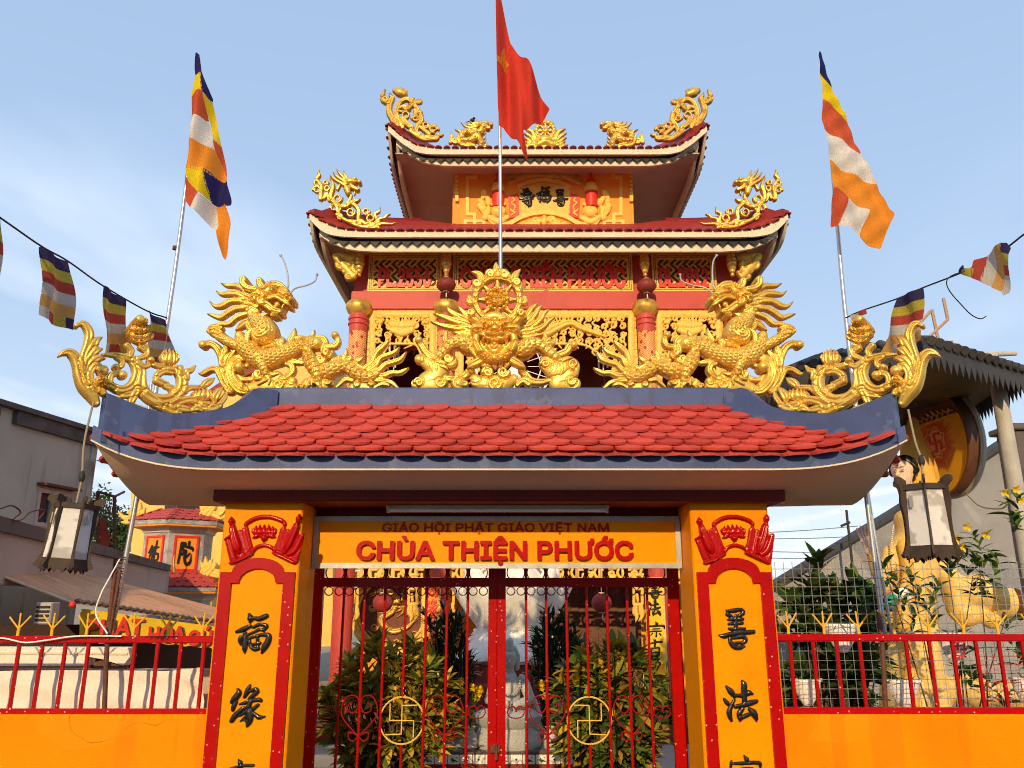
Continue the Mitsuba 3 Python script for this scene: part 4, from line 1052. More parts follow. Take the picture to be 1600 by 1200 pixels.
part(pq, 'crest', relief([(*K, '\n'.join([f'S k.7:{x},{y},{r},6,1.4,{R_.randint(0, 360)},12' for x, y, r in ((520, 215, 30), (570, 175, 34), (640, 165, 36), (710, 165, 34), (770, 150, 36), (830, 150, 36), (890, 165, 34), (960, 165, 36), (1030, 175, 34), (1080, 215, 30), (800, 190, 34), (670, 205, 28), (930, 205, 28))] + ['k.5:510,240,20 650,190,26 800,180,30 950,190,26 1090,240,20', 'L7 k.6:800,165,60,50'] + [f'k.5:{x},200,12 {x + e},150,10 {x + e * 2},115,3' for x, e in ((560, -12), (620, -8), (690, -6), (760, -4), (840, 4), (910, 6), (980, 8), (1040, 12))]))], UP, res=.011, e0=.015, off=.01), 'gold_dull', True)
part(pq, 'lower_ornament', relief([(*K, '\n'.join([f'S k.7:{x},{y},{r},6,1.4,{a},13' for x, y, r, a in ((735, 560, 32, 0), (865, 560, 32, 180), (690, 590, 30, 90), (910, 590, 30, 90), (630, 595, 24, 0), (970, 595, 24, 0))] + ['k.7:800,610,14 800,570,18 800,530,14', 'k.5:600,615,10 700,600,16 800,615,20 900,600,16 1000,615,10']))], UP, res=.011, e0=.015, off=.01), 'gold_paint', True)
part(pq, 'character', glyph('si', 805, 285, 17.78, UP, .045, .008, .5, .012), 'black_gloss', True)
part(pq, 'character', glyph('fu', 834.1, 289.2, 35.7, UP, .045, .008, .5, .012), 'black_gloss', True)
part(pq, 'character', glyph('shan', 858.6, 292.8, 36, UP, .045, .008, .5, .012), 'black_gloss', True)
# ------------------------------------------------------------------ first floor front: beam, lettered lattice panels, columns, screens
fx0, fx1 = xat(553, 440, TY), xat(1160, 440, TY)
zbm0, zbm1 = zat(485, TY), zat(457, TY)
part(hall, 'front_wall', box(fx0, fx1, TY + .05, TY + .25, zbm0, l_s + .3), 'temple_red')
part(hall, 'main_beam', cbox(fx0 - .02, fx1 + .02, TY - .08, TY + .05, zbm0, zbm1, .01), 'temple_red')
def fret(g, pitch=.085, w=.03):
    """Diagonal interlocking bars over a shape."""
    x0, y0, x1, y1 = g.bounds; cx, cy = (x0 + x1) / 2, (y0 + y1) / 2; L = max(x1 - x0, y1 - y0); n = int(L / pitch / 2) + 4; bars = []
    for i in range(-n, n):
        for j in range(-n, n):
            a, b = i * pitch, j * pitch
            k = (i // 2 + j // 2) % 2
            if k: bars.append(sbox(a, b - w / 2, a + pitch * .93, b + w / 2)); 
            else: bars.append(sbox(a - w / 2, b, a + w / 2, b + pitch * .93))
            if i % 2 == 0 and j % 2 == 0: bars.append(sbox(a - w / 2, b - w / 2, a + pitch * 1.2, b + w / 2) if not k else sbox(a - w / 2, b - w / 2, a + w / 2, b + pitch * 1.2))
    s = affinity.translate(affinity.rotate(unary_union(bars), 45, origin=(0, 0)), cx, cy); return s.intersection(g)
def panel_rect(x0, x1, y0, y1, P): 
    a, b = P.uv(x0, (y0 + y1) / 2)[0], P.uv(x1, (y0 + y1) / 2)[0]; return sbox(a, zat(y1, P.o[1]), b, zat(y0, P.o[1]))
LT = (('PL.2556', 592, 421, 672, 449), ('CHÙA THIỆN PHƯỚC', 720, 420, 976, 450), ('DL.2012', 1031, 421, 1106, 449))
for (x0, x1), tx in zip(((576, 690), (708, 988), (1019, 1118)), LT):
    g = panel_rect(x0, x1, 398, 456, TP); fp = f'{hall}__lattice_panel'; fp = numbered(fp)
    scene[fp] = mikit.ply(ext(g, -.045, -.02, TP), 'temple_dark')
    part(fp, 'frame', ext(g.difference(g.buffer(-.10, join_style=2)), -.02, .03, TP), 'gold_paint')
    part(fp, 'fretwork', ext(fret(g.buffer(-.09, join_style=2)), -.018, .012, TP), 'gold_paint', stuff=True)
    jn = unary_union([LineString(q.exterior).buffer(.006) for q in (g.buffer(-.035, join_style=2), g.buffer(-.065, join_style=2))])
    part(fp, 'frame_inlay', ext(jn, .03, .033, TP), 'brown_wood', stuff=True)
    lettering(fp, *tx, TP, .02, .055, 'letter_red', .04)
COLX = [xat(561, 520, TY), xat(697.5, 520, TY), xat(1008, 520, TY), xat(1144.5, 520, TY)]
def col_fn(p, n, uv):
    a = N(p.x * 60, p.y * 60, p.z * 60); h = dr.abs(dr.sin((p.x + p.z) * 70.0)) * dr.abs(dr.sin((p.x - p.z) * 70.0)); ring = SM(.16, .34, h)
    f, s, w = VO(p.x * 14, p.z * 9); ch = SM(.32, .28, f) * SM(.5, .55, w)
    return MX(MX((.50, .055, .04), (.82, .46, .12), ring), (.45, .03, .025), ch)
mat('column_pattern', col_fn, .45)
zc = zat(497, TY)
for i, x in enumerate(COLX):
    ck = numbered(f'{hall}__column'); scene[ck] = mikit.ply(lathe([(.16, zat(700, TY)), (.16, zc - .33)], 28, (x, TY - .12, 0)), 'column_pattern', smooth=True)
    part(ck, 'shaft', lathe([(.17, 0), (.17, zat(700, TY))], 28, (x, TY - .12, 0)), 'temple_red', True)
    part(ck, 'neck', lathe([(.16, zc - .33), (.165, zc - .2), (.185, zc - .19), (.185, zc - .155), (.165, zc - .15), (.165, zc - .1), (.185, zc - .09), (.185, zc - .05), (.165, zc - .04), (.165, zc + .01)], 28, (x, TY - .12, 0)), 'temple_red', 40)
    part(ck, 'capital', lathe([(.15, zc), (.20, zc + .05), (.235, zc + .14), (.22, zc + .22), (.19, zc + .27)], 48, (x, TY - .12, 0), rf=lambda g, k: 1 + (.05 * abs(math.sin(4 * g)) if k in (2, 3) else 0)), 'gold_dull', 40)
    if i in (1, 2) or True:
        xp = x + (.03 if i in (0, 1) else -.0); zz = zat(424, TY); part(hall, 'bracket_pendant', cat([ball((x, TY - .28, zat(398, TY - .3) - .02 - .075 * k), (.10, .115, .12, .10, .07, .05)[k], 2, (.8, .8, .75)) for k in range(6)]), 'gold', 40)
def filigree(P, x0, x1, y0, y1, sc, seed, lotus=True):
    """An openwork screen: border, lotus, vines and curls in the upper part of an opening, with drooping sides."""
    R = random.Random(seed); w = x1 - x0; out = [f'k.4:{x0},{y0},5 {x1},{y0},5', f'k.4:{x0},{y0},5 {x0},{y1},4', f'k.4:{x1},{y0},5 {x1},{y1},4']
    cx = (x0 + x1) / 2
    def depth(u): return y0 + (y1 - y0) * (.42 + .58 * max(0, abs(u) * 1.7 - .75) ** 1.2)
    n = max(6, int(w / 14)); r = 5.6
    for i in range(n):
        u = -1 + 2 * (i + .5) / n; x = cx + u * w / 2 * .95; d = depth(u); y = y0 + 8; j = 0
        while y < d - 4:
            rr = r * R.uniform(.75, 1.1); out.append(f'S k.7:{x + R.uniform(-2, 2):.1f},{y + R.uniform(-2, 2):.1f},{rr:.1f},1.6,1.5,{R.randint(0, 360)},1.25')
            if R.random() < .7: out.append(f'k.6:{x:.1f},{y:.1f},.9 {x + R.uniform(-9, 9):.1f},{y + 6:.1f},1.3 {x + R.uniform(-5, 5):.1f},{y + 12:.1f},.8')
            y += 11
    e = [(cx + u * w / 2, depth(u)) for u in np.linspace(-1, 1, 17)]; out.append('k.6:' + ' '.join(f'{x:.1f},{y - 2:.1f},{1.7}' for x, y in e))
    if lotus: out += [f'L9 k.7 l.02:{cx},{y0 + 24},18,19', f'k.6 l.01:{cx - 15},{y0 + 25},4 {cx},{y0 + 29},6 {cx + 15},{y0 + 25},4']
    else: out += ['g1 k.9 l.03:' + ' '.join(f'{cx + a * w / 2:.1f},{y0 + b},{q}' for a, b, q in ((-.75, 14, 2), (-.6, 24, 4), (-.42, 16, 5), (-.22, 22, 6), (-.02, 30, 6.5), (.12, 22, 6), (.28, 14, 5), (.42, 22, 4.5), (.58, 30, 3), (.7, 36, 1))), f'k.9 l.04:{cx - .8 * w / 2:.1f},{y0 + 16},9']
    for s in (-1, 1): out += [f'k.8 l.015:{cx + s * w * .38 + 5 * math.cos(a):.1f},{y0 + 9 + 5 * math.sin(a):.1f},2.6' for a in np.arange(0, 6.2, 1.05)]
    return [(0, 0, 1, '\n'.join(out))]
for (x0, x1), lo, sd in (((578, 680), True, 1), ((716, 990), False, 2), ((1026, 1127), True, 3)):
    sc = numbered(f'{hall}__screen'); scene[sc] = mikit.ply(relief(filigree(TP, x0 + 4, x1 - 4, 492, 606, 1, sd, lo), TP, res=.0085, e0=.014, off=.02), 'gold_paint', smooth=True); labels[sc] = {'label': ('openwork screen with a lotus', 'openwork screen with a crawling dragon')[not lo]}
    g = panel_rect(x0 - 6, x1 + 6, 480, 640, TP); inn = sbox(g.bounds[0] + .085, g.bounds[1] - 1, g.bounds[2] - .085, g.bounds[3] - .10)
    part(sc, 'border', ext(g.difference(inn), -.02, .03, TP), 'gold_paint')
    jo = [sbox(g.bounds[0], z, g.bounds[0] + .085, z + .008) for z in np.arange(g.bounds[1], g.bounds[3], .14)] + [sbox(g.bounds[2] - .085, z, g.bounds[2], z + .008) for z in np.arange(g.bounds[1], g.bounds[3], .14)] + [sbox(x, g.bounds[3] - .10, x + .008, g.bounds[3]) for x in np.arange(g.bounds[0], g.bounds[2], .14)]
    part(sc, 'border_joints', ext(unary_union(jo), .03, .033, TP), 'brown_wood', stuff=True)
# the gallery behind the screens
zfl = zat(640, TY)
part(hall, 'gallery_back', box(fx0, fx1, 16.6, 16.7, 0, l_s), 'temple_dark')
part(hall, 'gallery_ceiling', box(fx0, fx1, TY + .26, 16.6, zat(478, TY), zat(478, TY) + .05), 'temple_dark')
part(hall, 'gallery_floor', box(fx0 - .1, fx1 + .1, TY - .2, 16.6, zfl - .25, zfl), 'temple_red')
for x in (fx0, fx1): part(hall, 'gallery_side', box(x - .05, x + .05, TY + .3, 16.6, zfl, l_s), 'temple_dark')
part(hall, 'inner_frieze', relief(filigree(F(15.6), 585, 1125, 512, 560, 1, 9, False), F(15.6), res=.02, e0=.02), 'gold_dull', True)
part(hall, 'inner_board', box(fx0 + .2, fx1 - .2, 15.7, 15.8, zat(560, 15.7), zat(535, 15.7)), 'brown_wood')
# corner brackets under the lower eaves
for sg in (-1, 1):
    x = (fx0 if sg < 0 else fx1)
    part(hall, 'corner_bracket', relief([(0, 0, 1, '\n'.join(f'S k.8:{xx},{yy},{r},1.5,1.4,{a},3' for xx, yy, r, a in ((548, 400, 8, 0), (538, 404, 7, 90), (548, 414, 8, 180), (532, 413, 7, 40), (540, 422, 7, 200), (551, 425, 7, 10), (528, 402, 5, 0), (545, 432, 5, 0))) + '\nk.5:525,400,5 555,402,6\nk.5:528,405,5 552,432,5')], F(13.7), res=.012, e0=.03, mirror=None if sg < 0 else TX + .005), 'gold_dull', True)
# round brown lanterns hung under the lower roof
def round_lantern(x, y, z, r, m, label, name, cat_, group=None, ribs=16, cord=.5, flat=.8):
    k = thing(name, label, cat_, group); pr = [(r * math.sin(a) * 1.0 + .004, z - r * flat * math.cos(a)) for a in np.linspace(.28, math.pi - .28, 14)]
    part(k, 'shade', lathe(pr, ribs * 3, (x, y, 0), rf=lambda g, i: 1 + .045 * (abs(math.cos(g * ribs / 2)) - .5)), m, 30)
    part(k, 'cap', lathe([(.3 * r, z + r * flat * .96), (.34 * r, z + r * flat), (.3 * r, z + r * flat * 1.06), (.01, z + r * flat * 1.08)], 16, (x, y, 0)), 'cream_trim', 40)
    part(k, 'base_ring', lathe([(.3 * r, z - r * flat * 1.05), (.36 * r, z - r * flat), (.3 * r, z - r * flat * .95)], 16, (x, y, 0)), 'cream_trim', 40)
    part(k, 'tassel', rod((x + .01, y, z - r * flat), (x + .01, y, z - r * flat * 1.75), r * .07, 6), 'cream_trim')
    part(k, 'cord', rod((x, y, z + r * flat), (x, y, z + r * flat + cord), .006, 5), 'cable_tan')
    return k
for px, py, q in ((697, 445, 'left'), (1010, 447, 'right')):
    p = at(px, py, 13.62); round_lantern(p[0], p[1], p[2], .172, 'lantern_red', f'ribbed brown lantern under the lower temple eave, the {q} one', 'eave_lantern', 'lantern', None, 16, .34)
# wind chimes in the gallery
for px, q in ((616, 'left'), (942, 'right')):
    k = thing('wind_chime', f'wind chime of white tubes hanging in the {q} gallery opening', 'wind chime'); p = at(px, 520, 14.5); x, y, z = p
    part(k, 'cap', lathe([(.14, z - .12), (.15, z - .08), (.05, z), (.02, z + .12), (.001, z + .2)], 16, (x, y, 0)), 'temple_red', 40)
    for i in range(5): a = i * 1.256 + .3; part(k, 'tube', rod((x + .1 * math.cos(a), y + .1 * math.sin(a), z - .2), (x + .1 * math.cos(a), y + .1 * math.sin(a), z - .62 - .1 * (i % 3)), .016, 8), 'white_plastic', 40)
    part(k, 'striker', cat([rod((x, y, z - .1), (x, y, z - 1.1), .004, 4), box(x - .04, x + .04, y - .005, y + .005, z - 1.2, z - 1.05)]), 'brown_wood')
# ------------------------------------------------------------------ ground floor seen through the gate
part(hall, 'ground_back', box(fx0, fx1, 16.3, 16.5, 0, zfl - .3), 'temple_orange')
part(hall, 'ground_ceiling', box(fx0, fx1, TY + .3, 16.5, zat(880, TY) + .25, zat(880, TY) + .3), 'temple_dark')
part(hall, 'ground_front_beam', box(fx0, fx1, TY - .1, TY + .3, zat(880, TY) + .1, zfl - .25), 'temple_red')
part(hall, 'plinth', box(fx0 - .3, fx1 + .3, 13.4, 18, 0, .28), 'plinth_red')
dx0, dx1 = xat(880, 1000, 16.25), xat(1002, 1000, 16.25)
dr_ = numbered(f'{hall}__door'); scene[dr_] = mikit.ply(box(dx0, dx1, 16.22, 16.3, .28, 2.75), 'brown_wood')
for i in range(4):
    a = dx0 + (dx1 - dx0) * i / 4 + .03; b = dx0 + (dx1 - dx0) * (i + 1) / 4 - .03
    for z0, z1 in ((.4, .9), (1.0, 1.75), (1.85, 2.6)): part(dr_, 'panel', cbox(a + .04, b - .04, 16.19, 16.22, z0, z1, .012), 'brown_wood')
def key_drop(px, w, y0, y1, nm):
    o = []; x0, x1 = px - w / 2, px + w / 2; h = (y1 - y0)
    o += [f'k.5:{x0},{y0},2.4 {x1},{y0},2.4', f'k.5:{x0 + 2},{y0 + .0 * h},2.2 {x0 + 2},{y0 + .62 * h},2.2', f'k.5:{x0 + 2},{y0 + .3 * h},2.2 {x1 - 2},{y0 + .3 * h},2.2', f'k.5:{x1 - 2},{y0 + .3 * h},2.2 {x1 - 2},{y0 + .62 * h},2.2', f'k.5:{x0 + 6},{y0 + .62 * h},2.2 {x1 - 2},{y0 + .62 * h},2.2', f'k.5:{x0 + 7},{y0 + .42 * h},2 {x0 + 8},{y0 + .55 * h},2', f'k.5:{x0 + 2},{y0 + .15 * h},2 {x1 - 4},{y0 + .15 * h},2', f'g1 k.6:{px - 4},{y0 + .66 * h},3.5 {px - 5},{y0 + .78 * h},4.5 {px - 2},{y0 + .88 * h},3 {px - 4},{y0 + h},.6', f'g1 k.6:{px + 4},{y0 + .66 * h},3.5 {px + 5},{y0 + .78 * h},4.5 {px + 6},{y0 + .88 * h},3 {px + 1},{y0 + .98 * h},.6']
    part(hall, 'hanging_fret', relief([(0, 0, 1, '\n'.join(o))], TP, res=.009, e0=.014), 'gold_paint', True)
for px in (552, 645, 702, 997, 1046): key_drop(px, 17, 898, 972, 'a')
fz = []
R_ = random.Random(5)
for i, x in enumerate(np.arange(548, 1150, 12.0)):
    if abs(x - 675) < 12 or abs(x - 1022) < 12: continue
    k_ = i % 3; fz += ([f'k.5:{x - 5},890,2 {x + 5},890,2', f'k.5:{x - 5},890,2 {x - 5},904,2', f'k.5:{x - 5},904,2 {x + 3},904,2', f'k.5:{x + 3},904,2 {x + 3},897,2'] if k_ == 0 else [f'S k.6:{x},897,6,1.5,1.4,{R_.randint(0, 360)},2.2', f'k.5:{x - 6},888,2 {x + 6},888,2'] if k_ == 1 else [f'k.5:{x},886,2 {x - 3},896,2 {x + 4},906,2', f'k.5:{x - 6},906,2 {x + 6},906,2', f'k.5:{x + 5},888,2 {x + 5},900,2'])
fz += ['k.4:546,883,2.5 1150,883,2.5', 'k.4:546,911,1.8 640,911,1.8', 'k.4:1000,911,1.8 1150,911,1.8', 'k.4:700,905,1.8 800,905,1.8 1000,905,1.8']
part(hall, 'frieze', relief([(0, 0, 1, '\n'.join(fz))], TP, res=.009, e0=.014), 'gold_paint', True)
for px, side in ((675, 'left'), (1021, 'right')):
    x = xat(px, 990, TY); b0, b1 = zat(1095, TY), zat(903, TY); bk = thing('couplet_board', f'gold couplet board with dark characters on the inner {side} column', 'sign'); y = TY - .31
    part(bk, 'board', cbox(x - .16, x + .16, y, y + .04, b0, b1, .01), 'gold_paint')
    part(bk, 'field', box(x - .10, x + .10, y - .006, y, b0 + .1, b1 - .08), 'banner_yellow' if side == 'right' else 'temple_orange')
    PB = F(y - .008); names = list(CH)
    for j in range(7):
        zc_ = b1 - .2 - j * .285; chn = names[(j + (0 if side == 'left' else 2)) % 6]; sc_ = 8.0 * 15 / 8
        u = relief([(0, 0, 1, '\n'.join('k.3:' + l for l in CH[chn].splitlines()))], F(1.0), res=.02, e0=.004, bump=0) if False else None
        pxc, pyc = px - 27.0 * .42, 0
        # place by the plane's own pixels: characters 26 px high
        pyc = 600 - next(v for v in np.arange(-600, 600, .5) if zat(600 - v, y) >= zc_)
        scg = 36.0; part(bk, 'character', relief([(px + (0.6 if side == 'right' else .3) - 560 / scg, pyc - 600 / scg, scg, '\n'.join('k.3:' + l for l in CH[chn].splitlines()))], PB, res=.009, e0=.004, bump=0), 'black_gloss' if side == 'right' else 'letter_red', True)
md = thing('wall_medallion', 'round carved medallion of a golden dragon on the hall wall behind the left gate leaf', 'relief'); MP = F(15.0)
mr = [f'k.4:{612 + 62 * math.cos(t):.1f},{958 + 64 * math.sin(t):.1f},6' for t in np.linspace(0, 6.283, 2)]
def ell(cx, cy, a, b, w, n=36, fl='k.5'): return f'{fl}:' + ' '.join(f'{cx + a * math.cos(t):.1f},{cy + b * math.sin(t):.1f},{w}' for t in np.linspace(0, 2 * math.pi, n))
part(md, 'backing', ext(Polygon([MP.uv(612 + 66 * math.cos(t), 958 + 66 * math.sin(t)) for t in np.linspace(0, 6.283, 40)]), -.1, -.02, MP), 'temple_dark')
part(md, 'rim', relief([(0, 0, 1, '\n'.join([ell(612, 958, 63, 63, 3.6), ell(612, 958, 57, 57, 2.2), ell(612, 958, 52, 52, 1.8)]))], MP, res=.012, e0=.03), 'gold_paint', True)
part(md, 'carving', relief([(0, 0, 1, 'g1 k.9:580,930,4 600,922,7 620,935,8 612,955,9 596,968,9 610,985,8 632,982,6 648,970,3\nk.9 l.02:632,948,9\n' + '\n'.join(f'k.7:{632 + 6 * math.cos(a):.1f},{948 + 6 * math.sin(a):.1f},3 {632 + 14 * math.cos(a):.1f},{948 + 12 * math.sin(a):.1f},2 {632 + 22 * math.cos(a + .3):.1f},{948 + 20 * math.sin(a + .3):.1f},.5' for a in np.arange(0, 6.2, .63)) + '\n' + '\n'.join(f'S k.7:{x},{y},6,1.5,1.4,0,2.2' for x, y in ((590, 1000), (604, 1004), (620, 1003), (634, 998), (582, 950), (585, 980), (648, 990))))], MP, res=.012, e0=.02, rs=.6), 'gold_dull', True)
for px, q in ((598, 'left'), (940, 'right')):
    p = at(px, 942, 11.6); round_lantern(p[0], p[1], p[2], .135, 'paper_red', f'round dull red paper lantern seen above the shrubs in the {q} gate leaf', 'paper_lantern', 'lantern', None, 12, .6, .98)
# ------------------------------------------------------------------ gilded figures on the temple roofs
D_ = (585, 125, 1600 / 215); E_ = (480, 250, 1385 / 150)
CORNER_U = """
g2:270,560,44 220,470,46 175,380,44 180,290,40 210,220,36
g1:165,270,40 110,250,36 85,220,24
S:125,230,34,8,1.4,0,20
g1:95,190,30 110,150,20 128,112,4
k.8:190,190,26 175,155,6
L7 k.8:305,170,70,80
k.8:240,130,34 290,150,60 350,170,44
g2:330,560,30 300,480,34 260,420,36 270,330,34 310,260,32 380,230,32 450,280,34 500,350,32 550,420,26
k.8:450,240,34
L5 k.8:510,280,44,60
k.8:540,390,30
g1:420,310,36 380,350,36 340,330,20
k.9 l.02:400,340,34
g1:300,330,20 350,310,20 400,330,14
g1:290,370,16 340,380,20 390,360,14
g1:470,360,24 480,420,28 440,450,24
S:480,440,40,10,1.4,0,18
S:370,420,44,10,1.4,90,20
g2:330,460,34 380,520,40 430,560,40 460,600,24
g2:540,420,30 550,480,34 510,540,36 490,610,30 530,660,34
S:600,530,36,8,1.5,0,20
g1:540,560,28 590,600,30 640,640,30
S:690,570,44,10,1.5,90,22
g2:560,670,30 640,680,36 720,690,30 750,640,24
g1:740,640,20 775,650,20 805,640,4
g1:700,540,26 745,580,16 758,570,4
L5:690,560,34,40
k.6:420,600,30 560,690,30 700,700,20"""
CORNER_L = """
g2:200,570,40 200,480,36 210,400,34 180,340,30 140,290,28 180,230,24 165,190,20 178,148,4
S:145,340,42,10,1.4,0,22
S:140,440,48,12,1.5,180,22
S:270,330,34,10,1.3,0,20
S:295,420,38,10,1.4,90,22
g1:250,560,30 290,500,32 320,590,26
g2 l.01:330,265,6 370,330,20 380,400,34 360,470,36 350,560,34 420,640,34 500,680,34 580,670,34 640,620,36 720,600,24 770,570,5
g1:440,430,26 480,360,18 490,330,4
S:440,560,56,12,1.6,0,26
g2 l.02:430,140,4 460,190,18 520,260,24 580,320,30
g2 l.02:375,185,4 420,240,18 490,290,24 570,350,30
g2 l.02:335,238,4 400,290,20 480,340,26 560,390,30
g2 l.02:525,160,4 550,230,20 590,290,26
k.8 l.03:620,330,70 690,320,56
k.9 l.05:700,300,34
l.04:760,340,36
g1 l.03:640,400,44 720,440,30 750,440,18
k.9 l.02:580,430,60 600,490,50
g1:690,470,14 690,500,10 680,520,3
g1:640,520,20 620,580,30
g2:650,630,36 720,690,36 750,760,36 740,850,34 760,930,40
g2:500,690,24 450,770,30 520,850,30 600,890,34 700,900,36
S:630,760,56,12,1.6,0,24
S:480,820,40,10,1.4,90,18
S:380,700,44,10,1.4,180,20
g2:360,610,24 430,690,28 440,770,24
S:850,750,46,10,1.5,0,22
S:920,850,54,10,1.6,90,24
g2:780,880,30 850,930,36 960,940,40 1010,880,30 980,790,24 1040,750,18 1055,685,4
g2:900,960,30 1020,940,30 1040,860,24 1120,840,20 1160,800,18 1205,785,4
g2:1000,970,26 1070,930,24 1150,930,22 1220,930,18 1290,908,4
k.6:420,790,20 600,900,24 760,960,30 900,980,26 1040,980,20
k.7:560,650,30 600,600,24"""
import re
def open_curls(t): return re.sub(r'^(S[^:]*):([-\d.]+),([-\d.]+),([-\d.]+),([-\d.]+),([-\d.]+),([-\d.]+),([-\d.]+)$', lambda m: f'{m[1]}:{m[2]},{m[3]},{float(m[4]) * 1.12:.0f},{float(m[4]) * .55:.0f},1.15,{m[7]},{float(m[8]) * .85:.0f}', t, flags=re.M)
CORNER_U, CORNER_L = open_curls(CORNER_U), open_curls(CORNER_L)
for nm_, txt, crop, Yp, xm, res, lo in (('upper', CORNER_U, D_, UYE + .25, xat(855.5, 200, UYE), 0.0085, 0), ('lower', CORNER_L, E_, LYE + .3, xat(857.5, 335, LYE), .008, 0)):
    for sg, q in ((-1, 'left'), (1, 'right')):
        solo('roof_corner_carving', relief([(*crop, txt)], F(Yp), res=res, e0=.03, k0=.95, rs=.72, mirror=None if sg < 0 else xm), 'gold_dull' if nm_ == 'upper' else 'gold', f'gilded openwork carving on the {q} corner of the {nm_} temple roof', 'ornament', True)
RD = """
g1:885,730,30 900,660,22 890,600,4
S:940,710,36,8,1.4,0,20
g1:1000,740,40 980,680,34 1010,620,24 935,575,4
s50:1030,720,40 1020,650,46 1080,610,50 1160,640,54 1230,620,56 1270,560,50 1240,530,40
s50:1060,720,40 1130,710,52 1200,680,50 1240,730,44 1240,775,36
g1:1020,760,30 1090,770,40 1160,770,30
g1:1010,500,4 1060,545,14 1130,560,20 1200,540,24
g1:1065,490,4 1100,530,14 1170,530,20
g1:1110,480,4 1140,510,14 1200,510,20
g1:1190,465,4 1200,500,14 1240,510,20
g1:1050,600,4 1110,590,14 1180,580,20
k.9 l.02:1240,530,50 1300,520,44
l.03:1360,530,30
g1 l.02:1280,560,40 1330,570,30
g1:1290,590,14 1290,620,10 1275,645,3
g1:1260,690,12 1285,680,10 1295,665,3
g1:1260,740,14 1290,720,10 1300,700,3
g1:1270,780,14 1300,760,10 1310,740,3
k.7:1020,770,20 1150,790,24 1300,785,16"""
RY = UYE + .5
for sg, q in ((-1, 'left'), (1, 'right')): solo('roof_dragon', relief([(*D_, RD)], F(RY), res=.0095, e0=.03, k0=.9, rs=.66, mirror=None if sg < 0 else xat(854, 215, RY)), 'gold', f'small golden coiled dragon on the {q} part of the top temple eave', 'statue', True)
rw = [ell(852, 205, 13.5, 13.5, 2.6, 26, 'k.8'), 'k.9 l.03:852,205,4'] + [f'k.8:{852 + 3 * math.cos(a):.1f},{205 + 3 * math.sin(a):.1f},1.5 {852 + 13 * math.cos(a):.1f},{205 + 13 * math.sin(a):.1f},1.3' for a in np.arange(0, 6.28, .7854)] + [f'k.8:{852 + 14 * math.cos(a):.1f},{205 + 14 * math.sin(a):.1f},2.2 {852 + 16.5 * math.cos(a):.1f},{205 + 16.5 * math.sin(a):.1f},1.6' for a in np.arange(0, 6.28, .7854)]
rw += ['k.8:842,226,7 852,222,9 862,226,7', 'k.6:825,229,4 852,230,6 880,229,4'] + [f'g1:{852 + s * 14},{222},3 {852 + s * a},{y + 4},2.4 {852 + s * (a + 6)},{y},2 {852 + s * (a + 11)},{y - 2},.5' for s in (-1, 1) for a, y in ((20, 224), (22, 218), (22, 211), (20, 204), (24, 229))]
solo('dharma_wheel', relief([(0, 0, 1, '\n'.join(rw))], F(RY), res=.011, e0=.03, k0=.9), 'gold', 'golden spoked wheel among flames in the middle of the top temple eave', 'ornament', True)
p = at(738, 188, RY); solo('bird', cat([ball(p, .055, 2, (1, .7, .8)), ball(p + [.035, 0, .05], .03, 1), hull([p + [-.04, 0, 0], p + [-.11, .02, -.04], p + [-.11, -.02, -.04], p + [-.05, 0, -.03]]), hull([p + [.06, 0, .05], p + [.085, 0, .045], p + [.06, .008, .04], p + [.06, -.008, .04]]), rod(p + [0, .01, -.04], p + [0, .01, -.09], .005, 4)]), 'black_trim', 'small black bird perched above the left golden roof dragon', 'bird', 30)
# ------------------------------------------------------------------ left of the gate: houses, awning, pagoda
def upright(a, b, z0, z1, th=.12):
    """A wall slab between two ground points; th grows away from the viewer's side."""
    a, b = np.array(a, float), np.array(b, float); d = (b - a) / np.linalg.norm(b - a); n = np.array([d[1], -d[0]]); n = n if n @ (a - 0) > 0 else -n
    p = [a, b, b + n * th, a + n * th]; return hull([(*q, z) for q in p for z in (z0, z1)])
hs = thing('grey_house', 'bare grey plastered house with a small window at the far left', 'house')
hx = lambda y: -5.94 + (y - 9) * .161
HZ = 4.36
def house_wall():
    a, b = np.array([hx(3.0), 3.0]), np.array([hx(10.74), 10.74]); out = []
    for y0, y1, z0, z1 in ((3, 9.78, 0, HZ), (10.34, 10.74, 0, HZ), (9.78, 10.34, 0, 3.06), (9.78, 10.34, 3.52, HZ)):
        out.append(hull([(hx(y) + dx, y, z) for y in (y0, y1) for z in (z0, z1) for dx in (0, -.15)]))
    out.append(hull([(x, y, z) for x in (-9.5, hx(10.74)) for y in (10.6, 10.74) for z in (0, HZ)])); return cat(out)
part(hs, 'wall', house_wall(), 'grey_wall')
part(hs, 'coping', hull([(hx(y) + dx, y, z) for y in (3, 10.8) for z in (HZ, HZ + .06) for dx in (.10, -.2)]), 'grey_ledge')
for y0, y1 in ((3, 8.95), (9.2, 10.8)): part(hs, 'coping_band', hull([(hx(y) + dx, y, z) for y in (y0, y1) for z in (HZ - .16, HZ - .002) for dx in (.06, -.002)]), 'grey_ledge')
part(hs, 'roof', box(-12, -6.9, 3, 10.7, HZ - .2, HZ - .05), 'grey_ledge')
wn = numbered(f'{hs}__window'); fr = []
for y0, y1, z0, z1 in ((9.78, 9.83, 3.06, 3.52), (10.29, 10.34, 3.06, 3.52), (10.04, 10.08, 3.06, 3.52), (9.78, 10.34, 3.06, 3.11), (9.78, 10.34, 3.47, 3.52)): fr.append(hull([(hx(y) + dx, y, z) for y in (y0, y1) for z in (z0, z1) for dx in (.012, -.05)]))
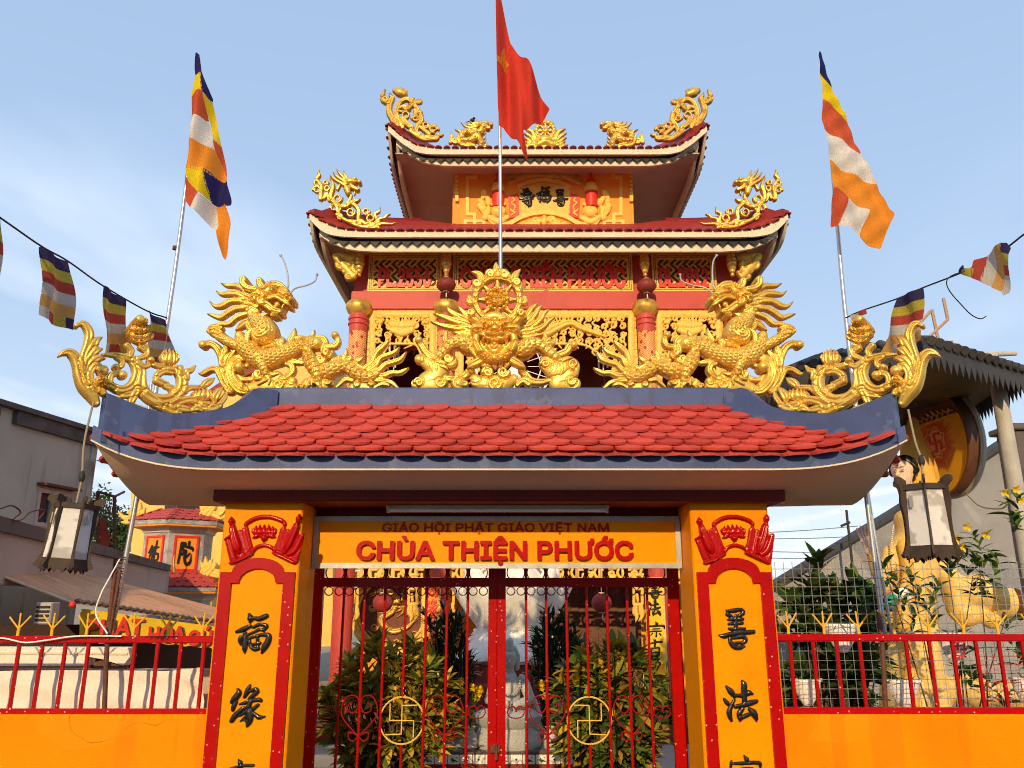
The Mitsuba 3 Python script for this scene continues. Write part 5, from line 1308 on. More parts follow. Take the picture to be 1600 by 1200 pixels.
scene[wn] = mikit.ply(cat(fr), 'steel_dull'); part(wn, 'pane', hull([(hx(y) - .04 + dx, y, z) for y in (9.78, 10.34) for z in (3.06, 3.52) for dx in (0, -.01)]), 'pane_dark')
part(wn, 'shade', hull([(hx(y) + dx, y, z) for y in (9.74, 10.38) for z in (3.55, 3.58) for dx in (.12, -.002)]), 'rust')
part(hs, 'vent_block', hull([(hx(y) + dx, y, z) for y in (8.9, 9.12) for z in (3.08, 3.2) for dx in (.03, 0)]), 'grey_ledge')
part(hs, 'eave_sheet', hull([(-5.6, 10.5, 4.0), (-5.2, 10.5, 3.9), (-5.6, 11.6, 4.0), (-5.2, 11.6, 3.9), (-5.6, 11.6, 4.03), (-5.2, 10.5, 3.93)]), 'brown_wood')
# low terrace wall with a dark coping
tw = thing('terrace_wall', 'pale pink terrace wall with a dark stained coping under the grey house', 'wall')
ta, tb = at(-60, 800, 6.0)[:2], at(262, 881, 16.6)[:2]; tz = zat(802, 6.5)
part(tw, 'wall', upright(ta, tb, tz - .55, tz - .12, .15), 'pink_wall'); part(tw, 'coping', upright(ta + [.04, 0], tb + [.05, .05], tz - .12, tz, .25), 'grey_ledge')
part(tw, 'wall', hull([(tb[0] - x, tb[1] + y, z) for x, y in ((0, 0), (0, .15), (5, 0), (5, .15)) for z in (tz - .55, tz - .1)]), 'pink_wall')
# brown sheet awning over the shop
aw = thing('shop_awning', 'brown sheet awning sloping over the shop behind the left railing', 'awning')
B0, B1 = at(-70, 846, 8.0), at(345, 952, 12.0); F0, F1, F2 = at(-70, 872, 7.0), at(117, 943, 7.4), at(345, 977, 8.6)
def sheet(pts, th=.02): return hull([np.array(p) + [0, 0, d] for p in pts for d in (0, th)])
nb = 14; aq = []
part(aw, 'sheet', cat([sheet([F0, F1, B0 * .0 + B0, (B0 * .6 + B1 * .4)], .012), sheet([F1, F2, B1, (B0 * .6 + B1 * .4)], .012)]), 'awning_sheet')
ed = [F1 * (1 - t) + F2 * t for t in np.linspace(0, 1, 45)]
part(aw, 'corrugated_edge', tube([p + np.array([0, 0, .02 + .014 * (i % 2)]) for i, p in enumerate(ed)], .018, 5), 'grey_ledge')
part(aw, 'edge_rail', rod(F0, F1, .012, 6), 'cream_trim')
part(aw, 'bulb', ball(at(113, 945, 7.3), .03, 2), 'letter_red', True)
solo('shop_wall', cat([hull([(x, y, z) for x, y in ((-9, 7.6), (-4.2, 8.4), (-4.2, 8.5), (-9, 7.7)) for z in (0, 1.95)]), hull([(x, y, z) for x, y in ((-4.2, 8.4), (-4.0, 14), (-4.1, 14), (-4.3, 8.4)) for z in (0, 1.75)])]), 'dark_shop', 'dark brown shop front under the brown awning', 'shop')
acp = at(72, 958, 7.0); ak = thing('wall_fan', 'small grey ventilation box under the brown awning', 'vent'); part(ak, 'case', cbox(acp[0] - .07, acp[0] + .07, 6.95, 7.08, acp[2] - .09, acp[2] + .09, .01), 'steel_dull'); 
for i in range(4): part(ak, 'louvre', box(acp[0] - .055, acp[0] + .055, 6.94, 6.951, acp[2] - .065 + i * .035, acp[2] - .045 + i * .035), 'dark_shop')
# yellow shop banner
YB0, YB1 = 7.55, 8.1
BP = Pl(at(127, 970, YB0)[:2], at(333, 995, YB1)[:2] - at(127, 970, YB0)[:2])
sc_ = [(126, 951), (400, 988), (400, 1018)] + [(400 - i * 12.5, 1018 - i * 1.2 + (3 if i % 2 else 0)) for i in range(1, 22)] + [(124, 994)]
bn = thing('shop_banner', 'yellow cloth banner with red lettering under the awning left of the gate', 'banner')
part(bn, 'cloth', cloth(BP, sc_, lambda s, z: .012 * np.sin(s * 9 + z * 5), .03), 'banner_yellow', True)
for wrd, x0, y0, x1, y1 in (('PHÁT', 134, 969, 222, 992), ('HÓA', 231, 980, 286, 1003), ('CÚNG', 293, 986, 368, 1008)):
    for dd, mm, off in ((.016, 'teal', 2), (.02, 'letter_red', 0)):
        for q in text_shapes(wrd, x0 + off, y0 + off * .7, x1 + off, y1 + off * .7, BP, .05):
            part(bn, 'letter' if off == 0 else 'letter_shadow', ext(q, dd, dd + .004, BP), mm if mm != 'teal' else 'roof_grey')
# white shutter box and tarpaulin behind the left railing
bx = thing('roller_box', 'torn white roller box behind the left railing', 'shutter'); P_ = F(6.75)
part(bx, 'case', ext(poly(P_, [(-80, 1011), (200, 1012), (203, 1026), (192, 1040), (160, 1030), (138, 1026), (136, 1040), (-80, 1041)]), -.12, 0, P_), 'tarp_white'); part(bx, 'lip', ext(poly(P_, [(-80, 1018), (200, 1020), (200, 1023), (-80, 1021)]), 0, .012, P_), 'cream_trim')
part(bx, 'board', ext(poly(P_, [(140, 1036), (160, 1030), (192, 1040), (192, 1046), (140, 1046)]), -.1, -.06, P_), 'brown_wood')
tp = F(6.3)
def tarp_d(s, z): return .010 * np.sin(s * 4.3 + 2 * z) + .004 * np.sin(s * 13 - z * 6) + .03 * np.exp(-((s + 2.32) / .12) ** 2) * np.sin((z - 1.2) * 40 + s * 30) * .5 + .006 * np.sin(z * 30 + s * 4)
solo('tarpaulin', cloth(tp, [(-90, 1048), (0, 1049), (90, 1047), (200, 1048), (260, 1049), (316, 1043), (317, 1113), (200, 1114), (-90, 1116)], tarp_d, .012), 'tarp_white', 'creased white tarpaulin tied behind the left railing', 'tarpaulin', True)
part(tw, 'lower_wall', box(-9, -2.3, 6.9, 7.0, 0, zat(1046, 6.9)), 'pink_wall')
# yellow building behind the pagoda
yb = thing('yellow_building', 'plain yellow building wall behind the stone pagoda', 'building'); YP = F(21.0)
part(yb, 'wall', ext(poly(YP, [(204, 1010), (205, 700), (345, 604), (470, 545), (520, 545), (520, 1010)]), -2.5, 0, YP), 'yellow_wall')
part(yb, 'roof_edge', ext(LineString([YP.uv(205, 700), YP.uv(345, 604), YP.uv(470, 545)]).buffer(.07, cap_style=2), -2.6, .12, YP), 'tile_dark')
# hexagonal stone pagoda
PGY = 18.0; pc = at(277, 870, PGY); px_, pz = pc[0], lambda y: zat(y, PGY - .4)
pg = thing('stone_pagoda', 'hexagonal grey stone pagoda with red tiled eaves left of the gate', 'pagoda')
H0 = math.radians(-90 + 6)
def hexv(r, z, k): a = H0 + k * math.pi / 3; return np.array([px_ + r * math.cos(a), PGY + r * math.sin(a), z])
def hexring(prof): return lathe(prof, 6, (px_, PGY, 0), H0, H0 + 2 * math.pi)
m_ = .73
for nm, prof, mt in (('lower_body', [(m_ * 1.12, 0), (m_ * 1.12, pz(940))], 'stone_facing'), ('upper_body', [(m_, pz(905)), (m_, pz(834))], 'stone_facing'),
                     ('upper_cornice', [(m_, pz(834)), (m_ + .05, pz(832.5)), (m_ + .05, pz(830)), (m_ + .12, pz(823)), (m_ + .13, pz(820))], 'pagoda_trim'), ('lower_cornice', [(m_ * 1.12, pz(940)), (m_ * 1.12 + .05, pz(938)), (m_ * 1.12 + .05, pz(935)), (m_ + .3, pz(928))], 'pagoda_trim')):
    part(pg, nm, hexring(prof), mt)
for nm, r0, yb_, yt_, r1, ytop in (('upper_roof', 1.05, 823, 815, .42, 796), ('lower_roof', 1.19, 926, 918, .72, 893)):
    rk = f'{pg}__{nm}'; taken[rk] = 0; zb_, zt_, z2 = pz(yb_), pz(yt_), pz(ytop)
    scene[rk] = mikit.ply(hexring([(r0 - .03, zb_ - .03), (r0, zb_ - .02), (r0, zb_ + .012), (r0 - .02, zb_ + .014)]), 'temple_orange'); part(rk, 'carved_edge', hexring([(r0 - .01, zb_ + .014), (r0 + .01, zb_ + .02), (r0 + .01, zt_ - .004), (r0 - .03, zt_)]), 'stone_facing')
    part(rk, 'underside', hexring([(m_ * .9, zb_ - .028), (r0 - .03, zb_ - .03)]), 'temple_orange')
    part(rk, 'slope', hexring([(r0 + .01, zt_), (r1, z2), (.05, z2 + .01)]), 'pagoda_tile')
    tl = []
    for s in (3, 4, 5, 0, 1):
        A_, B_ = hexv(r0 + .03, zt_ + .005, s), hexv(r0 + .03, zt_ + .005, s + 1); C_, D2 = hexv(r1, z2 + .012, s), hexv(r1, z2 + .012, s + 1)
        for r in range(4):
            t = r / 4; a, b = A_ * (1 - t) + C_ * t, B_ * (1 - t) + D2 * t; n = max(3, int(np.linalg.norm(b - a) / .16)); up_ = (C_ - A_); up_ = up_ / np.linalg.norm(up_)
            for i in range(n):
                c0, c1 = a + (b - a) * (i + .0) / n, a + (b - a) * (i + 1) / n; w_ = c1 - c0; nn = np.cross(w_, up_); nn /= np.linalg.norm(nn); nn = nn if nn[2] > 0 else -nn
                q = [c0 + up_ * .05, c0 + w_ * .2 + up_ * .008, c0 + w_ * .5 - up_ * .008, c0 + w_ * .8 + up_ * .008, c1 + up_ * .05, c1 + up_ * .15, c0 + up_ * .15]
                hq = hull([p + nn * d for p in q for d in (.004, .022)]); tl.append(hq)
    part(rk, 'tiles', cat(tl), 'pagoda_tile', stuff=True)
    for s in range(6): part(rk, 'corner_rib', tube([hexv(r0 + .04, zt_ + .0, s), hexv(r0 * .7 + r1 * .3, zt_ * .7 + z2 * .3 + .03, s), hexv(r1, z2 + .03, s)], .03, 6), 'pagoda_tile', 40)
part(pg, 'top_storey', hexring([(.38, pz(799)), (.38, pz(770))]), 'roof_grey')
for s, ch in ((5, 'si'), (0, 'gu')):
    a, b = hexv(m_ * 1.003, 0, s)[:2], hexv(m_ * 1.003, 0, s + 1)[:2]; Q = Pl(a, b - a); L_ = np.linalg.norm(b - a); z0, z1 = pz(890), pz(840)
    g = sbox(.14 * L_ + .04, z0, .86 * L_ - .04, z1); pk = numbered(f'{pg}__panel'); scene[pk] = mikit.ply(ext(g, 0, .012, Q), 'temple_orange')
    part(pk, 'frame', ext(g.buffer(.03, join_style=2).difference(g.buffer(-.012, join_style=2)), 0, .035, Q), 'letter_red')
    FO = [[(470, 180, 40), (455, 250, 52)], [(565, 310, 16), (450, 310, 60), (350, 340, 50)], [(300, 290, 50), (235, 400, 50), (190, 420, 20)], [(320, 360, 50), (265, 480, 44), (240, 580, 24)], [(330, 440, 40), (460, 440, 46), (560, 470, 46), (540, 570, 44), (430, 590, 30)], [(400, 300, 40), (350, 480, 40), (330, 630, 26)], [(450, 320, 46), (420, 500, 46), (400, 690, 30)]] if s == 5 else \
         [[(1120, 300, 40), (1110, 450, 46), (1085, 650, 44)], [(1130, 290, 40), (1210, 310, 46), (1150, 380, 40), (1200, 450, 46), (1150, 500, 40)], [(1290, 270, 44), (1290, 350, 44)], [(1230, 360, 40), (1370, 385, 50), (1385, 430, 26)], [(1230, 440, 56), (1220, 580, 50), (1270, 680, 50), (1350, 640, 46), (1365, 510, 16)], [(1330, 480, 30), (1240, 560, 34)]]
    X0, X1, Y0, Y1 = min(x - r for l in FO for x, y, r in l), max(x + r for l in FO for x, y, r in l), min(y - r for l in FO for x, y, r in l), max(y + r for l in FO for x, y, r in l)
    gx0, gz0, gx1, gz1 = g.buffer(-.05).bounds; kx, kz = (gx1 - gx0) / (X1 - X0), (gz1 - gz0) / (Y1 - Y0); m2 = []
    for l in FO:
        q = catmull(l, 6); m2 += [affinity.scale(Point(gx0 + (x - X0) * kx, gz1 - (y - Y0) * kz).buffer(r * .62, 8), kx, kz) for x, y, r in q]
    part(pk, 'character', ext(unary_union(m2).simplify(.003), .012, .03, Q), 'black_gloss')
PGD = """
g1:10,20,3 30,40,10 60,50,16 100,45,20 140,30,16
k.9:140,30,26
g1:150,10,4 130,20,12
g1:175,-20,3 150,0,12 140,20,16
g1:190,20,3 165,20,14
g1:60,70,16 110,75,20 150,60,16"""
for (cx_, cy_, dirn, q) in ((0, 0, 1, 'a'),):
    pass
for x0, y0, fl, yy, q in ((186, 792, 1, PGY - .2, 'upper left'), (318, 786, -1, PGY - .3, 'upper right'), (319, 876, -1, PGY - .3, 'lower right')):
    t_ = 'L0' ; lines = []
    base = [[(0, 8, 1), (7, 16, 3), (16, 18, 4.5), (26, 14, 5)], [(4, 24, 1), (14, 24, 3.5), (26, 20, 5)], [(30, 10, 7)], [(24, -2, 1), (27, 6, 4)], [(34, -6, .8), (33, 4, 3.5)], [(41, 2, .8), (37, 10, 4)], [(36, 18, 6)], [(20, 8, 5), (32, 22, 6)]]
    for l in base: lines.append('g1 k.9:' + ' '.join(f'{x0 + (x if fl > 0 else 36 - x):.1f},{y0 + y:.1f},{r}' for x, y, r in l))
    solo('eave_dragon', relief([(0, 0, 1, '\n'.join(lines))], F(yy), res=.014, e0=.03), 'gold_paint', f'small gilded dragon figure on the {q} eave of the stone pagoda', 'ornament', True)
rk_ = numbered(f'{pg}__corner_spike'); scene[rk_] = mikit.ply(tube([at(273, 897, 17.0), at(271, 880, 17.0), at(272, 868, 17.0)], [.03, .025, .008], 6), 'gold_dull', smooth=True)
# wire cage and laundry on the terrace
cg = thing('wire_cage', 'rusty wire cage frame standing on the terrace by the grey house', 'cage'); cp = [at(x, y, Y) for x, y, Y in ((152, 768, 11.5), (179, 776, 11.5), (179, 900, 11.5), (152, 900, 11.5))]
for a, b in ((0, 1), (1, 2), (0, 3), (3, 2)): part(cg, 'frame_bar', rod(cp[a], cp[b], .022, 6), 'rust')
part(cg, 'frame_bar', rod(cp[0] + [0, .8, .1], cp[1], .018, 6), 'rust'); part(cg, 'wire', cat([rod(cp[0] * (1 - t) + cp[1] * t, (cp[0] * (1 - t) + cp[1] * t) * [1, 1, 0] + [0, 0, cp[0][2] - .5], .004, 4) for t in np.linspace(0, 1, 9)] + [rod(cp[0] - [0, 0, d], cp[1] - [0, 0, d], .004, 4) for d in np.linspace(.05, .5, 8)]), 'rust', stuff=True)
lau = at(163, 850, 11.7); solo('hanging_shirt', cloth(F(11.7), [(156, 812), (162, 810), (168, 816), (172, 850), (168, 872), (158, 874), (155, 850)], lambda s, z: .03 * np.sin(z * 20), .02), 'faded_red', 'red shirt hanging in the wire cage on the terrace', 'clothes', True)
# ------------------------------------------------------------------ right of the gate: gable, canopy, standing figure
gb = thing('gable_house', 'large pale grey gable wall with a dark sloping roof edge on the right', 'house'); GYP = F(19.0)
GPT = [(1205, 922), (1400, 804), (1514, 732), (1600, 676), (1760, 575)]
part(gb, 'wall', ext(poly(GYP, GPT + [(1760, 1150), (1205, 1150)]), -.3, 0, GYP), 'grey_gable')
part(gb, 'roof_edge', ext(poly(GYP, GPT + [(x, y - 9) for x, y in GPT[::-1]]), -.5, .2, GYP), 'roof_grey')
solo('mossy_pillar', cat([cbox(*[f for f in (xat(1590, 700, 12), xat(1640, 700, 12), 12, 12.5, 0, zat(672, 12))], .02), cbox(xat(1584, 700, 12), xat(1650, 700, 12), 11.92, 12.6, zat(672, 12), zat(662, 12), .02)]), 'grey_ledge', 'dark weathered masonry pillar at the right edge behind the leaning pipe', 'pillar')
cn = thing('canopy', 'dark tiled canopy with toothed metal edging over the yellow robed figure', 'canopy')
CZ0 = 4.45; CP = [np.array(p) for p in ((2.62, 9.4), (2.96, 7.88), (3.81, 7.02), (5.29, 8.0), (5.66, 9.7), (4.4, 10.9))]; cc = np.mean(CP, 0)
def cpt(i, z, grow=0.0): p = CP[i % 6]; return np.array([*(p + (p - cc) * grow), z])
apex = np.array([*cc, CZ0 + .62])
part(cn, 'underside', hull([cpt(i, z, -.02) for i in range(6) for z in (CZ0 - .02, CZ0)]), 'canopy_under')
part(cn, 'roof', hull([cpt(i, CZ0 + .01, .03) for i in range(6)] + [cpt(i, CZ0 + .05, .03) for i in range(6)] + [apex]), 'roof_grey')
for i in range(6):
    a, b = cpt(i, CZ0, .03), cpt(i + 1, CZ0, .03); L_ = np.linalg.norm(b - a); d = (b - a) / L_
    part(cn, 'edge_strip', hull([p + [0, 0, z] + np.array([*((cc - p[:2]) * k), 0]) for p in (a, b) for z in (-.09, .03) for k in (0, .006)]), 'roof_grey')
    n = int(L_ / .105)
    for j in range(n):
        c = a + d * (j + .5) * L_ / n; inn_ = np.array([*((cc - c[:2]) * .006), 0])
        part(cn, 'edge_tooth', hull([c + d * s * L_ / n * .5 + [0, 0, -.085] + inn_ * k for s in (-1, 1) for k in (0, 1)] + [c + d * s * L_ / n * .32 + [0, 0, -.14] + inn_ * k for s in (-1, 1) for k in (0, 1)] + [c + [0, 0, -.225] + inn_ * .5]), 'roof_grey')
    n2 = int(L_ / .135)
    for j in range(n2):
        c = a + d * (j + .5) * L_ / n2; v_ = (apex - c); v_ = v_ / np.linalg.norm(v_); part(cn, 'tile_cap', rod(c + [0, 0, .06] - v_ * .05, c + [0, 0, .06] + v_ * .5, .045, 10), 'roof_grey', 40)
zz = [(1440, 545), (1452, 505), (1475, 480)]
bars_ = [((1437, 505), (1456, 484)), ((1456, 484), (1467, 535)), ((1474, 466), (1481, 499)), ((1481, 499), (1446, 532)), ((1475, 545), (1488, 533))]
for (a, b) in bars_: part(cn, 'crest_bar', rod(at(*a, 7.6), at(*b, 7.6), .016, 6), 'tan_bar')
lp = thing('leaning_pipe', 'thick pale grey pipe leaning at the right edge beside the canopy', 'pipe')
part(lp, 'pipe', rod(at(1556, 585, 8.3), at(1612, 905, 7.9), .075, 20), 'pipe_grey', 40); part(lp, 'cross_pipe', rod(at(1496, 556, 8.4), at(1587, 552, 8.4), .028, 12), 'pipe_grey', 40); part(lp, 'bracket', rod(at(1551, 556, 8.38), at(1556, 600, 8.3), .05, 8), 'pipe_grey')
part(lp, 'strut', rod(at(1568, 705, 8.2), at(1600, 800, 8.05), .018, 8), 'pipe_grey', 40)
part(lp, 'hook', tube([at(1585, 597, 8.0) + .03 * np.array([math.cos(t), 0, math.sin(t)]) for t in np.linspace(0, 5.5, 12)], .005, 5), 'cable')
def cable(name, pts, r, m, label, c_='cable'): return solo(name, tube([at(*p) for p in pts], r, 6, 6), m, label, c_, True)
cable('slack_cable', [(1508, 770, 9.2), (1530, 790, 8.8), (1555, 795, 8.4), (1572, 790, 8.1), (1582, 760, 8.05), (1586, 720, 8.1), (1580, 700, 8.15)], .008, 'cable_tan', 'slack brown cables between the round disc and the leaning pipe')
# big round disc behind the figure's head
GX = at(1464, 692, 9.35); dn = np.array([-.99, -.10, -.06]); dn /= np.linalg.norm(dn); du = np.cross([0, 0, 1.0], dn); du /= np.linalg.norm(du); dv = np.cross(dn, du)
def dpt(a, b, h): return GX + du * a + dv * b + dn * h
def disc_mesh(prof, n=48):
    m = lathe(prof, n); v = m.vertices; m.vertices = GX + v[:, :1] * du + v[:, 1:2] * dv + v[:, 2:] * dn; return m
dk = thing('halo_disc', 'large round yellow disc with painted rays and a brown rim behind the figure', 'disc'); DR_ = .64
def ray_fn(p, n, uv):
    q = p - mi.Point3f(*[float(x) for x in GX]); a = q.x * float(du[0]) + q.y * float(du[1]) + q.z * float(du[2]); b = q.x * float(dv[0]) + q.y * float(dv[1]) + q.z * float(dv[2])
    r = dr.sqrt(a * a + b * b); g = dr.atan2(b, a); ry = N(g * 14, 0, 0) * .6 + N(g * 37, 2.0, 0) * .4
    return MX(MX((.70, .40, .02), (.62, .12, .015), SM(.38, .22, r + (ry - .5) * .16)), (.66, .36, .10), SM(.16, .14, r))
mat('disc_face', ray_fn, .25)
part(dk, 'face', disc_mesh([(.001, .02), (DR_ - .03, .02), (DR_ - .02, .0), (DR_ - .02, -.05), (.001, -.06)]), 'disc_face')
part(dk, 'rim', disc_mesh([(DR_ - .03, -.07), (DR_, -.07), (DR_ + .012, 0), (DR_, .06), (DR_ - .03, .06), (DR_ - .035, .0)]), 'brown_wood', 40)
part(dk, 'back_edge', disc_mesh([(.01, -.14), (DR_ + .02, -.14), (DR_ + .03, -.10), (DR_ + .015, -.075), (.01, -.072)]), 'pipe_grey', 40)
MJ = unary_union([LineString(l).buffer(.016, cap_style=2, join_style=2) for l in ([(-.1, .1), (-.1, 0), (.1, 0), (.1, -.1)], [(.1, .1), (0, .1), (0, -.1), (-.1, -.1)])])
def on_disc(g, h0, h1):
    out = []
    for q in getattr(g, 'geoms', [g]): m = trimesh.creation.extrude_polygon(q, h1 - h0, engine='earcut'); v = m.vertices; m.vertices = GX + v[:, :1] * du + v[:, 1:2] * dv + (v[:, 2:] + h0) * dn; out.append(m)
    return cat(out)
part(dk, 'emblem', on_disc(MJ, .021, .03), 'letter_red')
st_ = Polygon([(.21 * math.cos(a) * (1 if i % 2 else .8), .21 * math.sin(a) * (1 if i % 2 else .8)) for i, a in enumerate(np.arange(16) * math.pi / 8)]); part(dk, 'star_border', on_disc(st_.difference(st_.buffer(-.012)), .021, .026), 'gold_paint')
wv = unary_union([LineString(catmull([(x, .27), (x + .04, .33), (x + .02, .38 - abs(x) * .2), (x + .10, .30)], 6)).buffer(.008) for x in np.arange(-.46, .36, .1)] + [LineString([(-.5, .25), (.5, .25)]).buffer(.012)]); part(dk, 'wave_relief', on_disc(wv.intersection(Point(0, 0).buffer(DR_ - .05)), .021, .04), 'gold_dull')
part(dk, 'upper_field', on_disc(Point(0, 0).buffer(DR_ - .04).intersection(sbox(-1, .25, 1, 1)), .0205, .0212), 'brown_wood')
# ------------------------------------------------------------------ figures as continuous bodies
import manifold3d as m3
def flesh(bones, ref=.03, it=8, fold=None):
    """Hulls of spheres from joint to joint, joined, refined and smoothed into one skin."""
    acc = []
    for (p, r), (q, s) in bones:
        c = []
        for pp, rr in ((p, r), (q, s)): c.append(m3.Manifold.sphere(float(rr), 20).translate([float(x) for x in pp]))
        acc.append(m3.Manifold.batch_hull(c))
    M = m3.Manifold.batch_boolean(acc, m3.OpType.Add).refine_to_length(ref); g = M.to_mesh(); m = trimesh.Trimesh(g.vert_properties[:, :3], g.tri_verts, process=True)
    trimesh.smoothing.filter_taubin(m, .5, -.53, it)
    if fold is not None:
        n = m.vertex_normals; m.vertices = m.vertices + n * fold(m.vertices)[:, None]
    return m
def pts_on(pl_, Y): return [(at(x, y, Y + d), r) for x, y, d, r in pl_]
def chain(l): return list(zip(l[:-1], l[1:]))
GYN = 9.0
gn = thing('robed_statue', 'tall statue of a woman in a yellow robe with one raised hand', 'statue')
def rf_(v): return .028 * np.sin(17 * v[:, 0] + 5 * v[:, 2] + 3 * np.sin(2 * v[:, 2])) + .012 * np.sin(31 * v[:, 0] - 9 * v[:, 2])
tors = pts_on([(1425, 820, .05, .17), (1425, 870, .0, .24), (1428, 930, 0, .25), (1425, 1000, 0, .27), (1428, 1080, 0, .33), (1440, 1180, 0, .42)], GYN)
should = chain(pts_on([(1390, 868, -.05, .10), (1460, 862, .05, .12)], GYN))
slv = chain(pts_on([(1460, 865, .05, .12), (1490, 912, -.05, .14), (1530, 926, -.15, .17), (1570, 938, -.2, .18)], GYN)) + chain(pts_on([(1480, 890, -.02, .12), (1500, 955, -.1, .12), (1545, 968, -.18, .10)], GYN))
larm = chain(pts_on([(1392, 875, -.05, .10), (1378, 915, -.2, .09), (1366, 885, -.3, .065), (1357, 862, -.33, .045)], GYN))
train = chain(pts_on([(1440, 1080, 0, .22), (1500, 1075, -.1, .14), (1550, 1085, -.2, .14), (1620, 1090, -.2, .12)], GYN))
part(gn, 'robe', flesh(chain(tors) + should + slv + larm + train, .028, 6, rf_), 'robe', True)
part(gn, 'sleeve_mouth', ball(at(1590, 944, GYN - .24), .145, 2, (.45, 1, 1.15)), 'brown_wood', True)
part(gn, 'sash', flesh(chain(pts_on([(1412, 850, -.22, .05), (1415, 930, -.27, .06), (1420, 1010, -.29, .07), (1425, 1100, -.33, .08)], GYN)), .02, 6, rf_), 'robe_orange', True)
fold_h = lambda v: .012 * np.sin(26 * v[:, 0] + 7 * v[:, 2] + 18 * v[:, 1])
hood = chain(pts_on([(1426, 658, .10, .05), (1425, 690, .12, .12), (1436, 735, .14, .19), (1446, 790, .14, .20), (1452, 860, .12, .18)], GYN))
part(gn, 'hood', flesh(hood, .022, 6, fold_h), 'robe_orange', True)
HC = at(1412, 738, GYN - .10)
def facefn(v):
    return v
head = flesh([((HC + [-.01, 0, .03], .125), (HC + [-.03, -.03, -.10], .082)), ((HC + [0, .03, -.1], .09), (HC + [.02, .05, -.25], .075)), ((HC + [-.105, -.085, .01], .016), (HC + [-.125, -.105, -.045], .024)), ((HC + [-.06, -.10, -.10], .03), (HC + [-.08, -.09, -.10], .03))], .012, 5)
part(gn, 'head', head, 'skin', True)
fd = np.array([-.72, -.69, 0]); fs_ = np.array([.69, -.72, 0])
def fpt(a, z, h=.135): return HC + fd * math.sqrt(max(h * h - a * a, .001)) * 1.0 + fs_ * a + np.array([-.012, -.01, z])
for s in (-1, 1):
    part(gn, 'eyebrow', tube([fpt(s * (.015 + .018 * i), .032 + (.0, .012, .015, .006)[i], .138) for i in range(4)], [.003, .004, .0035, .002], 6), 'hair', True)
    part(gn, 'eye', tube([fpt(s * (.02 + .014 * i), -.002 + (.0, .003, .002, .0)[i], .136) for i in range(4)], [.002, .006, .006, .002], 6), 'white_plastic', True)
    part(gn, 'pupil', ball(fpt(s * .04, -.001, .142), .006, 1), 'hair', True); part(gn, 'eyelid', tube([fpt(s * (.016 + .016 * i), .005 + (.0, .005, .004, -.002)[i], .139) for i in range(4)], .003, 5), 'hair', True)
part(gn, 'lips', flesh([((fpt(-.02, -.085, .13), .009), (fpt(.02, -.085, .13), .009))], .006, 2), 'lip_red', True)
part(gn, 'forehead_mark', ball(fpt(0, .06, .137), .008, 1), 'lip_red', True)
hr = []
for i in range(9):
    t = i / 8; a = -1.9 + t * 3.6; c = HC + np.array([.0, .0, .03]); q = c + .125 * np.array([math.cos(a) * fs_[0], math.cos(a) * fs_[1], math.sin(a * .0 + 0)]) if False else None
rim_ = [HC + fs_ * (.125 * math.sin(a)) + np.array([0, 0, .03 + .115 * math.cos(a)]) - fd * (.0 - .045 * math.cos(a) ** 2) for a in np.linspace(-1.9, 1.9, 13)]
part(gn, 'hair', flesh(chain([(p + np.array([.012, .012, .01]), .042) for p in rim_]) + [((HC + [.03, .03, .07], .13), (HC + [.05, .05, 0.0], .12))], .014, 3, lambda v: .006 * np.sin(60 * v[:, 2] + 50 * v[:, 0])), 'hair', True)
hb = []; wr = at(1357, 862, GYN - .33); pm = at(1352, 845, GYN - .35)
hb += [((wr, .038), (pm, .036)), ((pm + [-.03, 0, .0], .026), (pm + [.03, 0, .01], .026))]
for i, (dx, ln, tx_) in enumerate(((-.042, .10, -.05), (-.016, .125, -.035), (.010, .13, -.015), (.034, .105, .01))):
    b0 = pm + [dx, 0, .02]; b1 = b0 + [tx_ * .5, -.01, ln * .55]; b2 = b1 + [tx_ * .5, -.025, ln * .5]; hb += [((b0, .0125), (b1, .0105)), ((b1, .0105), (b2, .008))]
th0 = pm + [.045, -.01, -.01]; hb += [((th0, .014), (th0 + [.035, -.03, .04], .011)), ((th0 + [.035, -.03, .04], .011), (th0 + [.02, -.05, .075], .009))]
part(gn, 'hand', flesh(hb, .008, 3), 'skin', True)
part(gn, 'bead', cat([ball(at(1396 - 3 * math.sin(t * 3), 822 + 70 * t, GYN - .22), .011, 1) for t in np.linspace(0, 1, 22)]), 'cream_trim', True, stuff=True)
vs = thing('green_vase', 'small teal and white vase held by the robed statue', 'vase'); vc = at(1386, 945, GYN - .42)
part(vs, 'body', flesh([((vc + [-.06, 0, -.05], .028), (vc + [.06, 0, .06], .045)), ((vc + [.06, 0, .06], .045), (vc + [.10, 0, .085], .03))], .015, 4), 'teal', True); part(vs, 'bloom', flesh([((vc + [.13, 0, .10], .05), (vc + [.19, .02, .12], .055)), ((vc + [.19, .02, .12], .05), (vc + [.23, .02, .08], .04))], .015, 4), 'white_plastic', True)
